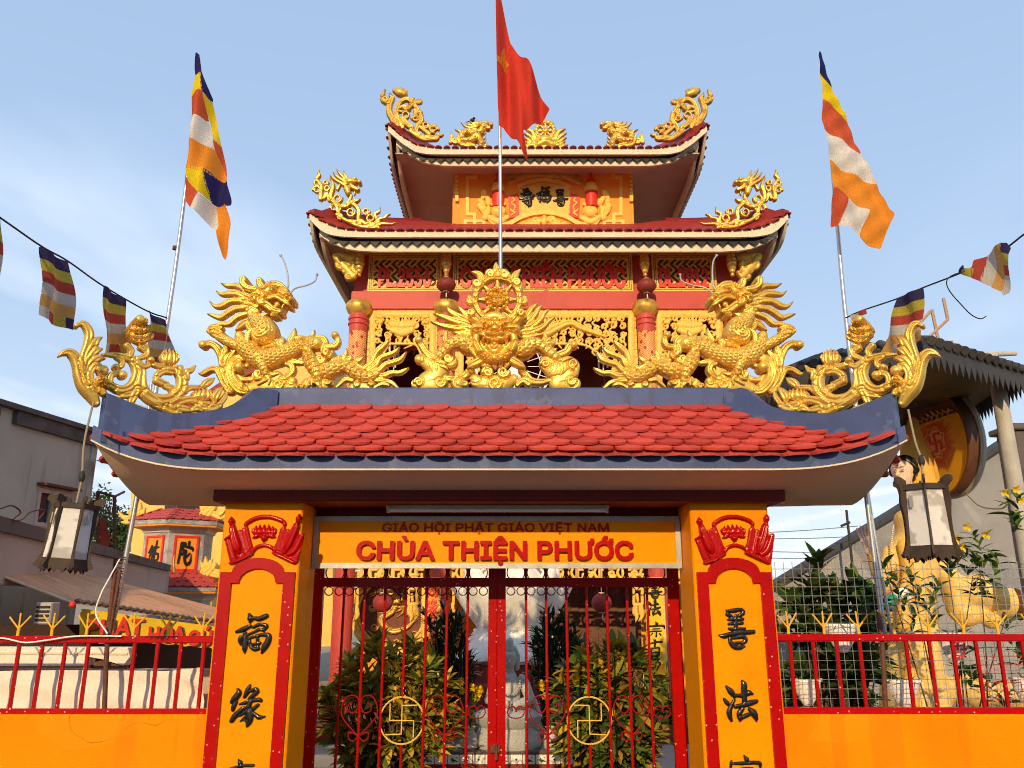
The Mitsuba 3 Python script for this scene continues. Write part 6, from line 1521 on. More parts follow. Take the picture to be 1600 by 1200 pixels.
# ------------------------------------------------------------------ inside the courtyard: white lotus and statue, altar, seated figure, shrubs
lt = thing('lotus_statue', 'tall white standing statue with a spoked halo on a large white lotus behind the gate', 'statue'); LY_ = 12.9; KL = 12.9 / 11; lc = at(800, 950, LY_); lx = lc[0]; lz_ = lambda y: zat(y, LY_ - .3)
def petal(a, r0, r1, z0, z1, w, lean, th=.03):
    """One fleshy petal rising from (r0, z0) to (r1, z1) at angle a."""
    nu, nv = 10, 8; v = []
    for side in (0, 1):
        for i in range(nu + 1):
            t = i / nu; r = r0 + (r1 - r0) * (t ** 1.4) + .10 * math.sin(math.pi * t) * (1 if lean > 0 else -.3); z = z0 + (z1 - z0) * (t ** .9); ww = w * (math.sin(math.pi * min(1, .16 + .84 * t)) ** .55 if t < .97 else .12)
            for j in range(nv + 1):
                s = 2 * j / nv - 1; rr = r - .16 * w * s * s * 2 + (0 if side == 0 else -th); x_, y_ = rr, s * ww
                v.append((KL * (math.cos(a) * x_ - math.sin(a) * y_), KL * (math.sin(a) * x_ + math.cos(a) * y_), z))
    M = (nu + 1) * (nv + 1); f = []
    for i in range(nu):
        for j in range(nv):
            p, q, r_, s_ = i * (nv + 1) + j, i * (nv + 1) + j + 1, (i + 1) * (nv + 1) + j + 1, (i + 1) * (nv + 1) + j
            f += [(p, q, r_), (p, r_, s_), (p + M, r_ + M, q + M), (p + M, s_ + M, r_ + M)]
    rim = [i * (nv + 1) for i in range(nu + 1)] + [nu * (nv + 1) + j for j in range(1, nv + 1)] + [(i) * (nv + 1) + nv for i in range(nu - 1, -1, -1)]
    for p, q in zip(rim[:-1], rim[1:]): f += [(p, q, q + M), (p, q + M, p + M)]
    m = tm(np.array(v) + [lx, LY_, 0], f); r_ = [m.vertices[i] for i in rim[3:-3]]; return cat([m, tube(r_, .022, 6)])
for i in range(9): part(lt, 'upper_petal', petal(-math.pi / 2 + (i + .0) * 2 * math.pi / 9, .42, .86, lz_(992), lz_(905), .31, 1), 'white_stone', 40)
for i in range(9): part(lt, 'inner_petal', petal(-math.pi / 2 + (i + .5) * 2 * math.pi / 9, .40, .66, lz_(985), lz_(886), .30, 1), 'white_stone', 40)
for i in range(9): part(lt, 'lower_petal', petal(-math.pi / 2 + (i + .0) * 2 * math.pi / 9, .74, .50, lz_(1030), lz_(985), .30, -1, .05), 'white_stone', 40)
part(lt, 'base', lathe([(KL * r, z) for r, z in ((.58, lz_(1040)), (.60, lz_(1028)), (.60, lz_(1026)), (.48, lz_(1010)), (.44, lz_(985)), (.6, lz_(910)), (.001, lz_(905)))], 40, (lx, LY_, 0)), 'white_stone', 40)
part(lt, 'robe', flesh(chain([((lx, LY_, z), r * KL) for z, r in ((lz_(905), .36), (lz_(840), .33), (lz_(760), .30), (lz_(690), .33), (lz_(640), .28), (lz_(612), .16))]), .05, 6, lambda v: .015 * np.sin(22 * v[:, 0] + 3 * v[:, 2])), 'white_stone', True)
hc = np.array([lx + .03, LY_ - .05, lz_(585)]); part(lt, 'head', flesh([((hc, .13), (hc - [0, .02, .09], .10)), ((hc - [0, 0, .1], .08), (hc - [0, 0, .28], .08)), ((hc - [0, .12, .02], .02), (hc - [0, .14, .05], .022)), ((hc + [0, .04, .08], .12), (hc + [0, .05, .18], .06))], .02, 4), 'white_stone', True)
hl = np.array([lx + .03, LY_ + .1, lz_(562)])
part(lt, 'halo', cat([tube([hl + r * np.array([math.cos(a), 0, math.sin(a)]) for a in np.linspace(0, 2 * math.pi, 40)], .02 if r > .5 else .01, 6) for r in (.64, .46)] + [rod(hl + .24 * np.array([math.cos(a), 0, math.sin(a)]), hl + .64 * np.array([math.cos(a), 0, math.sin(a)]), .007, 5) for a in np.arange(0, 6.28, .35)]), 'white_plastic', 40)
# red plinth, mosaic pedestal, tiled altar
al = thing('altar', 'tiled altar table with a mosaic pedestal under a red plinth behind the gate', 'altar')
part(al, 'plinth_step', hull([(lx + r * math.cos(a), LY_ - .1 + r * .8 * math.sin(a), z) for a in np.arange(8) * math.pi / 4 + .39 for r, z in ((1.0, lz_(1094)), (1.0, lz_(1068)), (.93, lz_(1064)))]), 'plinth_red')
part(al, 'plinth_top', hull([(lx + r * math.cos(a), LY_ - .1 + r * .8 * math.sin(a), z) for a in np.arange(8) * math.pi / 4 + .39 for r, z in ((.84, lz_(1068)), (.80, lz_(1036)))]), 'plinth_red')
def mosaic_fn(p, n, uv):
    u, v = (p.x + p.y) * 34.0, p.z * 34.0; fu, fv = u - dr.floor(u), v - dr.floor(v); g = SM(.0, .12, fu) * SM(1.0, .88, fu) * SM(.0, .12, fv) * SM(1.0, .88, fv); r = CR(u, v, 3)
    return MX((.12, .10, .08), MX((.10, .06, .03), (.50, .42, .24), r), g)
mat('mosaic', mosaic_fn, .3)
AY = 9.1; az = zat(1174, AY)
part(al, 'pedestal', lathe([(.66, 0), (.66, lz_(1094))], 10, (lx, LY_ - .1, 0)), 'mosaic')
ax0, ax1 = xat(640, 1180, AY), xat(915, 1180, AY)
part(al, 'table_top', cbox(ax0, ax1, AY, AY + 1.1, az - .03, az, .008), 'grey_ledge')
part(al, 'table_body', box(ax0 + .02, ax1 - .02, AY + .03, AY + 1.05, 0, az - .03), 'plinth_red')
n_ = 14; tw_ = (ax1 - ax0) / n_
for i in range(n_):
    x = ax0 + i * tw_; tk = copy_part(al, 'tile', mikit.ply(cbox(.004, tw_ - .004, AY - .0, AY + .03, az - .125, az - .034, .004), 'white_stone') if i == 0 else scene[f'{al}__tile'], T().translate([x, 0, 0]))
    if i % 3 != 2: part(tk, 'bird', relief([(0, 0, 1, 'k.3:30,52,6 45,60,14 62,62,8 80,74,3\nk.3:40,40,8\nk.3:46,70,3 46,84,2\nk.3:52,70,3 54,84,2')], type('Q', (), {'uv': staticmethod(lambda px, py, x=x: (x + px / 100 * tw_, az - .034 - py / 100 * .09)), 'w': F(AY - .001).w, 'n': F(1).n, 'o': F(AY).o})(), res=.003, e0=.001, bump=0), 'leaf_green'); part(tk, 'blossom', ball((x + tw_ * .72, AY, az - .06), .009, 1, (1, .3, 1)), 'flower_pink')
    else: part(tk, 'blossom', ball((x + tw_ * .5, AY, az - .08), .012, 1, (1, .3, 1)), 'black_trim')
# seated figure of grey marble
sg_ = thing('seated_statue', 'small grey white marble statue seated on a lotus behind the middle of the gate', 'statue'); SY = 9.45; S_ = lambda x, y, d=0: at(x, y, SY + d)
part(sg_, 'lotus_base', lathe([(.36, az), (.37, az + .05), (.33, az + .12), (.30, az + .20), (.34, az + .24), (.37, az + .32), (.30, az + .36), (.001, az + .38)], 44, (S_(793, 1150)[0], SY, 0), rf=lambda g, k: 1 + (.06 * abs(math.sin(5.5 * g)) if k in (2, 4, 5) else 0)), 'grey_marble', 40)
sb = chain([(S_(795, 1128, 0), .17), (S_(796, 1098), .125), (S_(796, 1072), .115), (S_(796, 1058), .085)]) + chain([(S_(776, 1062), .06), (S_(763, 1094, -.05), .052), (S_(784, 1101, -.2), .04)]) + chain([(S_(816, 1062), .06), (S_(830, 1094, -.05), .052), (S_(806, 1101, -.2), .04)]) + chain([(S_(761, 1128, -.05), .085), (S_(800, 1134, -.18), .075), (S_(830, 1128, -.05), .085)]) + chain([(S_(834, 1092, .03), .028), (S_(841, 1118, .0), .034), (S_(838, 1136, -.05), .04)])
part(sg_, 'body', flesh(sb, .013, 8, lambda v: .006 * np.sin(38 * v[:, 0] + 26 * v[:, 2] + 2 * np.sin(9 * v[:, 2]))), 'grey_marble', True)
hd = S_(796, 1030, -.02)
part(sg_, 'head', flesh([((hd + [0, 0, .03], .085), (hd + [0, -.02, -.045], .062)), ((hd + [0, 0, -.05], .05), (hd + [0, .01, -.14], .055)), ((hd + [0, -.078, .0], .008), (hd + [0, -.095, -.022], .013)), ((hd + [-.015, -.075, -.05], .010), (hd + [.015, -.075, -.05], .010)), ((hd + [-.082, 0, .01], .015), (hd + [-.082, 0, -.05], .012)), ((hd + [.082, 0, .01], .015), (hd + [.082, 0, -.05], .012))], .008, 3), 'grey_marble', True)
for s in (-1, 1): part(sg_, 'eyelid', tube([hd + [s * .018, -.082, .012], hd + [s * .032, -.082, .008], hd + [s * .046, -.074, .012]], .004, 5), 'grey_marble', True)
part(sg_, 'hood', flesh(chain([(hd + [-.085, .03, -.1], .03), (hd + [-.09, .03, .03], .032), (hd + [-.045, .02, .11], .04), (hd + [.045, .02, .11], .04), (hd + [.09, .03, .03], .032), (hd + [.085, .03, -.1], .03)]) + chain([(hd + [0, -.02, .10], .05), (hd + [0, -.01, .19], .045)]), .012, 4), 'grey_marble', True)
hnd = S_(793, 1098, -.26)
fb = [((hnd + [-.03, 0, 0], .022), (hnd + [.03, 0, 0], .022))]
for k_ in range(4):
    fb += [((hnd + [-.028 + .018 * k_, -.01, .0], .0085), (hnd + [-.02 + .016 * k_, -.03, -.02], .007)), ((hnd + [-.02 + .016 * k_, -.03, -.02], .007), (hnd + [-.01 + .014 * k_, -.025, -.042], .006))]
fb += [((hnd + [.035, -.01, .01], .009), (hnd + [.01, -.03, .02], .007))]
part(sg_, 'hands', flesh(fb, .006, 2), 'grey_marble', True)
part(sg_, 'necklace', cat([ball(S_(796 + 17 * math.cos(t), 1058 + 28 * math.sin(t), -.17 - .03 * math.sin(t)), .013, 1) for t in np.linspace(.2, 2.95, 17)]), 'grey_marble', True, stuff=True)
# plants -------------------------------------------------------------
def leaf(l, w, fold=.25, droop=.25, n=5):
    v, f = [], []
    for i in range(n + 1):
        t = i / n; ww = w * math.sin(math.pi * min(1, .08 + .92 * t)) ** .8 * (1 if i < n else 0); z = -droop * l * t * t
        v += [(-ww / 2, l * t, z + fold * ww / 2), (0, l * t, z), (ww / 2, l * t, z + fold * ww / 2)]
    for i in range(n):
        a = i * 3
        for k in (0, 1): f += [(a + k, a + k + 1, a + k + 4), (a + k, a + k + 4, a + k + 3)]
    return tm(v, f)
def frame(d, roll):
    d = d / np.linalg.norm(d); a = np.cross(d, [0, 0, 1.0]); a = a / (np.linalg.norm(a) + 1e-9); u = np.cross(a, d); c, s = math.cos(roll), math.sin(roll); x, z = a * c + u * s, -a * s + u * c; return np.stack([x, d, z], 1)
def plant(name, label, tips, base, leaves, mats, per, R, cat_='shrub', keep=150, stem_r=.012, spread=(.5, 1.1), size=(.8, 1.2), stem_m='bark', up_=.35, join=1, along=1):
    """tips: (point, outward direction); each carries a rosette of leaves. The nearest leaves to the viewer are pieces of their own."""
    k = thing(name, label, cat_); L_ = []; st = []
    for ti, (p, d) in enumerate(tips):
        p = np.array(p, float); d = np.array(d, float); d = d / np.linalg.norm(d)
        if join and ti % join == 0: mid = (p + base) / 2 + np.array([R.uniform(-.1, .1), R.uniform(-.1, .1), 0]); st.append(tube([base + np.array([R.uniform(-.05, .05), R.uniform(-.05, .05), 0]), mid, p], [stem_r * 1.4, stem_r, stem_r * .5], 5, 3))
        g0 = R.uniform(0, 6.28)
        for i in range(per):
            g = g0 + i * 2.4; e = R.uniform(*spread); a = np.cross(d, [.3, .2, .9]); a /= np.linalg.norm(a); b = np.cross(d, a); q = d * math.cos(e) + (a * math.cos(g) + b * math.sin(g)) * math.sin(e) + np.array([0, 0, up_ * .3])
            o = p - d * R.uniform(0, .12) * along; L_.append((o, frame(q, R.uniform(-.5, .5)), R.uniform(*size), R.choice(mats)))
    L_.sort(key=lambda q: q[0][1] - .4 * q[0][2])
    base_ply = {m: [mikit.ply(q, m, smooth=True) for q in leaves] for m in set(mats)}; rest = {}
    for i, (o, M, s, m) in enumerate(L_):
        vi = R.randrange(len(leaves))
        if i < keep:
            A4 = np.eye(4); A4[:3, :3] = M * s; A4[:3, 3] = o; copy_part(k, 'leaf', base_ply[m][vi], T(A4))
        else:
            q = leaves[vi].copy(); q.vertices = q.vertices @ (M * s).T + o; rest.setdefault(m, []).append(q)
    for m, q in rest.items(): part(k, 'foliage', cat(q), m, True, stuff=True)
    if st: part(k, 'stems', cat(st), stem_m, True)
    return k
CL = [leaf(.19, .066, .3, .25), leaf(.17, .06, .2, .4), leaf(.21, .06, .35, .15)]
def mound(cx0, cy0, rx, ry, Y, n, R, depth=.35, low=-1.0):
    out = []
    for i in range(n):
        while True:
            a, b = R.uniform(-1, 1), R.uniform(low, 1)
            if a * a + b * b < 1: break
        dd = math.sqrt(max(0, 1 - a * a - b * b)); p = at(cx0 + rx * a, cy0 - ry * b, Y); p[1] -= depth * dd * R.uniform(.4, 1.0); p = p + [0, R.uniform(0, depth * .6), 0]; out.append((p, (a * .8, -.55 * dd - .15, .75 + .5 * b)))
    return out
def pot(x, y, r, h, label, m='steel_dull'):
    k = thing('flower_pot', label, 'pot'); part(k, 'bowl', lathe([(r * .65, .02), (r * .95, h * .6), (r, h), (r * 1.08, h), (r * 1.08, h + .04), (r * .95, h + .04), (r * .9, h - .03)], 24, (x, y, 0)), m, 40); part(k, 'soil', lathe([(.001, h - .02), (r * .93, h - .02)], 20, (x, y, 0)), 'soil')
R = random.Random(21)
cm = ['leaf_olive'] * 5 + ['leaf_mid'] * 3 + ['leaf_yellow'] * 3 + ['leaf_ochre'] * 2
c1 = at(606, 1250, 8.5); c1[2] = .5
plant('croton_shrub', 'yellow and green croton shrub behind the left gate leaf', mound(608, 1108, 104, 108, 8.4, 120, R), c1, CL, cm, 10, R, keep=290, size=(.85, 1.3))
c2 = at(955, 1250, 8.5); c2[2] = .5
plant('croton_shrub', 'darker croton shrub with ochre leaves behind the right gate leaf', mound(958, 1112, 94, 106, 8.4, 115, R), c2, CL, ['leaf_olive'] * 4 + ['leaf_mid'] * 5 + ['leaf_yellow'] + ['leaf_ochre'] * 2 + ['leaf_dark'] * 2, 10, R, keep=290, size=(.85, 1.25))
pot(c1[0], c1[1], .34, .5, 'round pot under the left croton shrub'); pot(c2[0], c2[1], .34, .5, 'round pot under the right croton shrub')
NL = [leaf(.16, .036, .2, .2, 4), leaf(.14, .034, .2, .3, 4)]
for cx_, cy_, rx, ry, q in ((692, 1040, 54, 95, 'left'), (872, 1030, 44, 85, 'right')):
    b = at(cx_, 1250, 10.0); b[2] = .5; kk = plant('oleander_shrub', f'dark narrow leaved oleander with pink buds {"left" if q == "left" else "right"} of the white lotus', mound(cx_, cy_, rx, ry, 10.0, 100, R, .3), b, NL, ['leaf_dark', 'leaf_dark', 'leaf_green'], 13, R, keep=60, spread=(.25, .9), along=2)
    for i in range(4): p = at(cx_ + R.uniform(-.8, .8) * rx, cy_ - R.uniform(.2, .95) * ry, 9.65); part(kk, 'bud', ball(p, .022, 1, (1, 1, .8)), 'flower_pink', True)
    pot(b[0], b[1], .28, .5, f'pot under the {q} oleander')
def bouquet(cx_, cy_, Y, n, r, label, vx, vy):
    k = thing('flower_vase', label, 'flowers'); p0 = at(vx, vy, Y)
    part(k, 'vase', lathe([(.05, p0[2] - .22), (.075, p0[2] - .16), (.07, p0[2] - .06), (.035, p0[2]), (.06, p0[2] + .03)], 18, (p0[0], p0[1], 0)), 'grey_marble', 40)
    for i in range(n):
        p = at(cx_ + R.uniform(-1, 1) * r, cy_ + R.uniform(-1, 1) * r * .9, Y - R.uniform(0, .12)); fl = []
        for lay, (rr, e) in enumerate(((.05, .25), (.042, .6), (.03, 1.0))):
            for j in range(9):
                g = j * .698 + lay * .35; d = np.array([math.cos(g) * math.cos(e), -math.sin(e) * .8 - .15, math.sin(g) * math.cos(e)]); q = leaf(rr, .018, .3, -.2, 3); q.vertices = q.vertices @ frame(d, 0).T + p; fl.append(q)
        part(k, 'bloom', cat(fl), 'flower_yellow', True); part(k, 'stem', tube([p0 + [0, 0, .02], (p0 + p) / 2 + [0, .03, .05], p + [0, .02, 0]], .006, 5, 3), 'leaf_green', True)
bouquet(738, 1082, 9.25, 9, 20, 'yellow chrysanthemums in a vase left of the seated statue', 735, 1140); bouquet(858, 1080, 9.25, 3, 14, 'few yellow flowers in a vase right of the seated statue', 860, 1140)
fp_ = thing('fruit_plate', 'plate of green yellow fruit on the altar left of the seated statue', 'fruit'); fx_ = at(731, 1168, 9.2)
part(fp_, 'plate', lathe([(.001, az + .002), (.09, az + .004), (.13, az + .03), (.135, az + .032), (.09, az + .012)], 24, (fx_[0], 9.25, 0)), 'white_plastic', 40)
for i, (a, b) in enumerate(((-.055, 0), (.01, -.03), (.065, .01), (.0, .05))): part(fp_, 'fruit', ball((fx_[0] + a, 9.25 + b, az + .06), .042, 2, (1, 1, .92)), 'leaf_yellow', True)
# right hand garden
BL = [leaf(.24, .10, .2, .3), leaf(.20, .085, .25, .45), leaf(.26, .09, .15, .2)]
b = at(1290, 1250, 7.3); b[2] = .3
plant('broadleaf_shrub', 'dark green broad leaved shrub behind the wire mesh right of the gate', mound(1285, 1005, 92, 140, 7.3, 40, R, .35) + mound(1288, 960, 88, 62, 7.3, 26, R, .35) + mound(1290, 1060, 85, 60, 7.3, 16, R, .35), b, BL, ['leaf_dark', 'leaf_dark', 'leaf_green', 'leaf_mid'], 8, R, keep=260, stem_r=.014)
b = at(1500, 1250, 6.6); b[2] = .3
def sprays(l, Y): return [(at(x, y, Y + R.uniform(-.15, .15)), (R.uniform(-.4, .4), R.uniform(-.5, .1), 1)) for x, y in l]
SP_ = [(1475, 845), (1500, 838), (1520, 830), (1545, 858), (1530, 875), (1560, 880), (1490, 880), (1510, 865), (1420, 885), (1400, 900), (1440, 905), (1465, 915), (1380, 880), (1412, 930), (1450, 945), (1540, 905), (1520, 900), (1575, 790), (1590, 775), (1598, 800), (1500, 990), (1530, 1040), (1545, 1065), (1505, 1045), (1570, 970), (1590, 1010), (1580, 1075), (1430, 960)]
fs = plant('flowering_shrub', 'thin branched shrub with yellow flowers in front of the yellow robed statue', sprays(SP_, 6.6), b, [leaf(.13, .042, .25, .3), leaf(.15, .045, .2, .4)], ['leaf_green', 'leaf_mid', 'leaf_mid', 'leaf_dark'], 9, R, keep=230, stem_r=.007, spread=(.5, 1.4), along=1.6, join=4)
for x, y in ((1510, 823), (1492, 842), (1503, 855), (1540, 835), (1475, 850), (1570, 770), (1588, 765), (1596, 782), (1465, 870)):
    p = at(x, y, 6.45); fl = []
    for j in range(5): q = leaf(.05, .04, .2, .2, 3); q.vertices = q.vertices @ frame(np.array([math.cos(j * 1.257), -.7, math.sin(j * 1.257)]), 0).T + p; fl.append(q)
    part(fs, 'flower', cat(fl), 'flower_yellow', True)
# wire mesh screen and wall planters
wm = thing('wire_screen', 'grey welded wire mesh standing behind the right railing', 'fence'); WYm = 6.22; wz0, wz1 = WT, zat(878, WYm); wx0, wx1 = PIL[1][1] + .02, 5.6
part(wm, 'wires', cat([rod((x, WYm, wz0), (x + .004, WYm, wz1), .0022, 4) for x in np.arange(wx0, wx1, .066)] + [rod((wx0, WYm + .004, z), (wx1, WYm + .004, z), .0022, 4) for z in np.arange(wz0 + .02, wz1 + .01, .066)]), 'wire_mesh', stuff=True)
rm = thing('red_mesh', 'red painted wire mesh at the right end behind the railing', 'fence'); rx0, rx1 = xat(1530, 1060, 6.35), 5.6; rz0, rz1 = WT, zat(1010, 6.35)
part(rm, 'wires', cat([rod((x, 6.35, rz0), (x, 6.35, rz1), .0025, 4) for x in np.arange(rx0, rx1, .062)] + [rod((rx0, 6.354, z), (rx1, 6.354, z), .0025, 4) for z in np.arange(rz0, rz1, .062)]), 'wire_red', stuff=True)
def planter(x0, x1, y0, y1, where, mark=False):
    Yp = 6.30; a, b_ = at(x0, y0, Yp), at(x1, y0, Yp); zb = zat(y1, Yp); r = (b_[0] - a[0]) / 2; c = ((a[0] + b_[0]) / 2, Yp + .12, 0); k = thing('wall_planter', f'white half round plastic planter {where}', 'planter', None); zt = a[2]
    pr = [(r * .25, zb), (r * .5, zb + (zt - zb) * .22), (r * .75, zb + (zt - zb) * .55), (r * .92, zt - .02), (r, zt - .02), (r, zt), (r * .88, zt), (r * .8, zt - .04)]
    m = lathe(pr, 20, (0, 0, 0), math.pi, 2 * math.pi); m.vertices[:, 1] *= .8; m.apply_translation(c); part(k, 'bowl', m, 'white_plastic', 40); part(k, 'soil', hull([(c[0] + .85 * r * math.cos(t), c[1] + .8 * .85 * r * math.sin(t), z) for t in np.linspace(math.pi, 2 * math.pi, 9) for z in (zt - .05, zt - .03)]), 'soil')
    gs = []
    for i in range(26): q = leaf(R.uniform(.06, .12), .012, .2, .5, 3); q.vertices = q.vertices @ frame(np.array([R.uniform(-1, 1), R.uniform(-1, .4), R.uniform(.4, 1.2)]), R.uniform(-1, 1)).T + np.array([c[0] + R.uniform(-.7, .7) * r, c[1] - R.uniform(.1, .6) * r * .8, zt - .03]); gs.append(q)
    part(k, 'sprigs', cat(gs), 'leaf_green', True, stuff=True)
    if mark:
        Q = F(Yp - .8 * r + .125); u = unary_union([LineString([Q.uv(x, y) for x, y in l]).buffer(.006) for l in ([(1492, 1003), (1503, 1001)], [(1497, 998), (1496, 1018), (1490, 1016)], [(1490, 1010), (1505, 1008)], [(1507, 1000), (1506, 1018)], [(1500, 1016), (1510, 1013), (1499, 1030)], [(1494, 1024), (1508, 1026)])]); part(k, 'marking', ext(u, .0, .008, Q), 'letter_red')
planter(1243, 1293, 1062, 1106, 'low beside the right gate pillar'); planter(1293, 1352, 975, 1021, 'high behind the railing nearest the right gate pillar'); planter(1390, 1451, 1063, 1107, 'low in the middle of the right railing'); planter(1472, 1526, 988, 1037, 'with red marking, high on the right railing', True); planter(1590, 1640, 1060, 1105, 'low at the right edge of the picture')
# tree beyond the terrace
def tree(name, label, cx_, cy_, rx, ry, Y, n, R, m):
    k = thing(name, label, 'tree'); b = at(cx_, 1000, Y); b[2] = 0; br = []; lf = []; top = at(cx_, cy_ + ry * .5, Y)
    br.append(tube([b, (b + top) / 2 + [.1, 0, 0], top], [.14, .10, .06], 7, 4)); cl = []
    for i in range(26): a = R.uniform(0, 6.28); q = math.sqrt(R.random()); c = at(cx_ + rx * q * math.cos(a), cy_ + ry * q * math.sin(a), Y) + [0, R.uniform(-.8, .8), 0]; cl.append(c); br.append(tube([top, (top + c) / 2 + [0, 0, .1], c], [.04, .025, .01], 5, 3))
    for i in range(n):
        c = R.choice(cl); q = leaf(R.uniform(.10, .18), .07, .2, .3, 2); q.vertices = q.vertices @ frame(np.array([R.gauss(0, 1), R.gauss(0, 1), R.gauss(.2, 1)]), R.uniform(-3, 3)).T + c + np.array([R.gauss(0, .22), R.gauss(0, .22), R.gauss(0, .2)]); lf.append(q)
    part(k, 'trunk', cat(br), 'bark', True); part(k, 'crown', cat(lf), m, True, stuff=True)
tree('leafy_tree', 'small pale green tree between the grey house and the stone pagoda', 172, 838, 34, 58, 26.0, 3600, random.Random(5), 'tree_leaf')
# ------------------------------------------------------------------ flagpoles, flags, bunting
def pole(name, label, pts, r, m='steel'): 
    k = thing(name, label, 'flagpole'); part(k, 'tube', tube(pts, r, 10, 4), m, True); return k
FLY = 6.25
lp1 = pole('flagpole', 'leaning steel flagpole tied to the left railing', [at(172, 985, FLY), at(195, 880, FLY), at(262, 500, FLY), at(299, 225, FLY)], [.022, .020, .017, .014])
part(lp1, 'rebar_post', tube([at(163, 1112, 6.1), at(168, 1000, 6.12), at(180, 890, 6.2)], [.018, .018, .016], 8, 4), 'rust', True); part(lp1, 'rebar_post', tube([at(170, 1000, 6.08), at(188, 890, 6.17)], [.012, .012], 6), 'rust', True)
for i in range(16): p = at(170 + i * 1.4, 985 - i * 7.4, 6.2); part(lp1, 'binding', tube([p + .024 * np.array([math.cos(t), math.sin(t), .1 * t]) for t in np.linspace(0, 6.3, 9)], .004, 4), 'rust')
part(lp1, 'joint', rod(at(273, 390, FLY), at(274, 385, FLY), .021, 10), 'rust')
lp2 = pole('flagpole', 'steel flagpole tied to the right railing', [at(1383, 1000, FLY), at(1357, 800, FLY), at(1322, 500, FLY), at(1308, 350, FLY), at(1290, 150, FLY)], [.022, .020, .017, .015, .010])
part(lp2, 'rebar_post', tube([at(1384, 1112, 6.1), at(1378, 1000, 6.12), at(1372, 960, 6.2)], .018, 8, 4), 'rust', True)
lp2b = pole('thin_pole', 'second thin steel pole beside the right flagpole', [at(1395, 1000, 6.5), at(1356, 770, 6.5), at(1340, 640, 6.5)], .013)
lp3 = pole('flagpole', 'upright steel flagpole rising from the middle of the gate ridge', [at(783, 607, 6.42), at(782, 400, 6.42), at(781, 185, 6.42), at(776, -40, 6.42)], [.017, .016, .015, .012])
dp = pole('drain_rod', 'thin steel rod seen through the left roof carving', [at(236, 600, 6.45), at(229, 670, 6.45)], .012)
part(dp, 'wire', rod(at(205, 700, 6.4), at(236, 660, 6.4), .004, 5), 'cable')
def flag(name, label, P, patches, disp, group=None, cat_='flag', pre='cloth_', res=.014):
    k = thing(name, label, cat_, group)
    for c, pts in patches: part(k, 'stripe' if c != 'star' else 'star', cloth(P, pts, disp if c != 'star' else (lambda s, z: disp(s, z) + .004), res), (pre + c) if c != 'star' else 'cloth_orange', True)
    return k
q1 = lambda l: [(x * .45, 60 + y * .45) for x, y in l]; q2 = lambda l: [(1200 + x * .45, 60 + y * .45) for x, y in l]
FP = F(6.02); lx0 = FP.uv(300, 250)[0]
def d1(s, z): a = (s - lx0); return .10 * np.sin(a * 17 + z * 1.2) + .03 * np.sin(a * 40 - z * 3) + .012 * np.sin(z * 17 + a * 9)
flag('buddhist_flag', 'folded five coloured flag hanging on the left leaning pole', FP, [(c, q1(l)) for c, l in (
    ('blue', [(695, 72), (704, 78), (712, 135), (735, 205), (735, 224), (716, 205), (704, 134), (686, 142), (686, 120)]), ('yellow', [(686, 140), (706, 133), (717, 206), (672, 211)]), ('yellow', [(717, 205), (735, 222), (758, 362), (738, 347), (722, 262)]),
    ('red', [(672, 210), (717, 206), (724, 291), (663, 288)]), ('white', [(663, 287), (724, 291), (743, 384), (660, 371)]), ('red', [(737, 345), (758, 360), (776, 478), (744, 384)]), ('blue', [(664, 310), (660, 370), (655, 400), (641, 423), (650, 375)]), ('yellow', [(658, 395), (655, 423), (642, 424)]),
    ('orange', [(660, 370), (743, 383), (776, 476), (650, 469)]), ('yellow', [(651, 465), (713, 460), (730, 562), (700, 550), (668, 515)]), ('blue', [(712, 461), (776, 477), (808, 574), (728, 563)]), ('red', [(651, 478), (668, 515), (702, 552), (672, 600), (650, 570)]), ('white', [(703, 555), (735, 565), (748, 640), (742, 660), (672, 600)]), ('orange', [(736, 564), (774, 565), (804, 670), (762, 748), (756, 735), (742, 658), (748, 640)]))], d1)
rx_ = FP.uv(1300, 250)[0]
def d2(s, z): a = s - rx_; return .075 * np.sin(a * 9 + z * 1.5) + .03 * np.sin(a * 22 + z * 5) + .018 * np.sin(z * 13 + a * 7) + .008 * np.sin(z * 31 - a * 24)
flag('buddhist_flag', 'wide five coloured flag hanging on the right pole', FP, [(c, q2(l)) for c, l in (
    ('blue', [(192, 18), (200, 28), (203, 60), (241, 142), (185, 112), (186, 40)]), ('yellow', [(185, 111), (240, 142), (291, 268), (187, 215)]), ('red', [(187, 214), (290, 267), (341, 381), (193, 320)]), ('white', [(193, 319), (340, 380), (391, 493), (201, 433)]), ('orange', [(201, 432), (390, 492), (446, 603), (358, 593), (270, 561), (208, 541)]),
    ('red', [(208, 540), (272, 562), (236, 659), (217, 657)]), ('white', [(272, 561), (358, 593), (318, 693), (236, 658)]), ('orange', [(358, 592), (446, 603), (401, 722), (318, 692)]))], d2)
RP = F(6.22); rr_ = RP.uv(780, 150)[0]
def d3(s, z): a = s - rr_; return .09 * np.sin(a * 19 - z * 1.4) + .03 * np.sin(a * 45 + z * 3)
flag('red_flag', 'plain red flag with part of a yellow star drooping from the middle pole', RP, [('flag_red', [(773, -40), (775, 0), (776, 80), (778, 160), (780, 191), (786, 194), (795, 204), (808, 225), (817, 250), (823, 256), (824, 245), (821, 232), (817, 213), (828, 200), (845, 183), (859, 170), (850, 150), (838, 126), (815, 90), (797, 60), (783, 3), (776, -40)]), ('star', [(788, 68), (790, 84), (796, 91), (791, 95), (791, 108), (786, 101), (777, 104), (776, 97), (783, 92), (784, 82)])], d3)
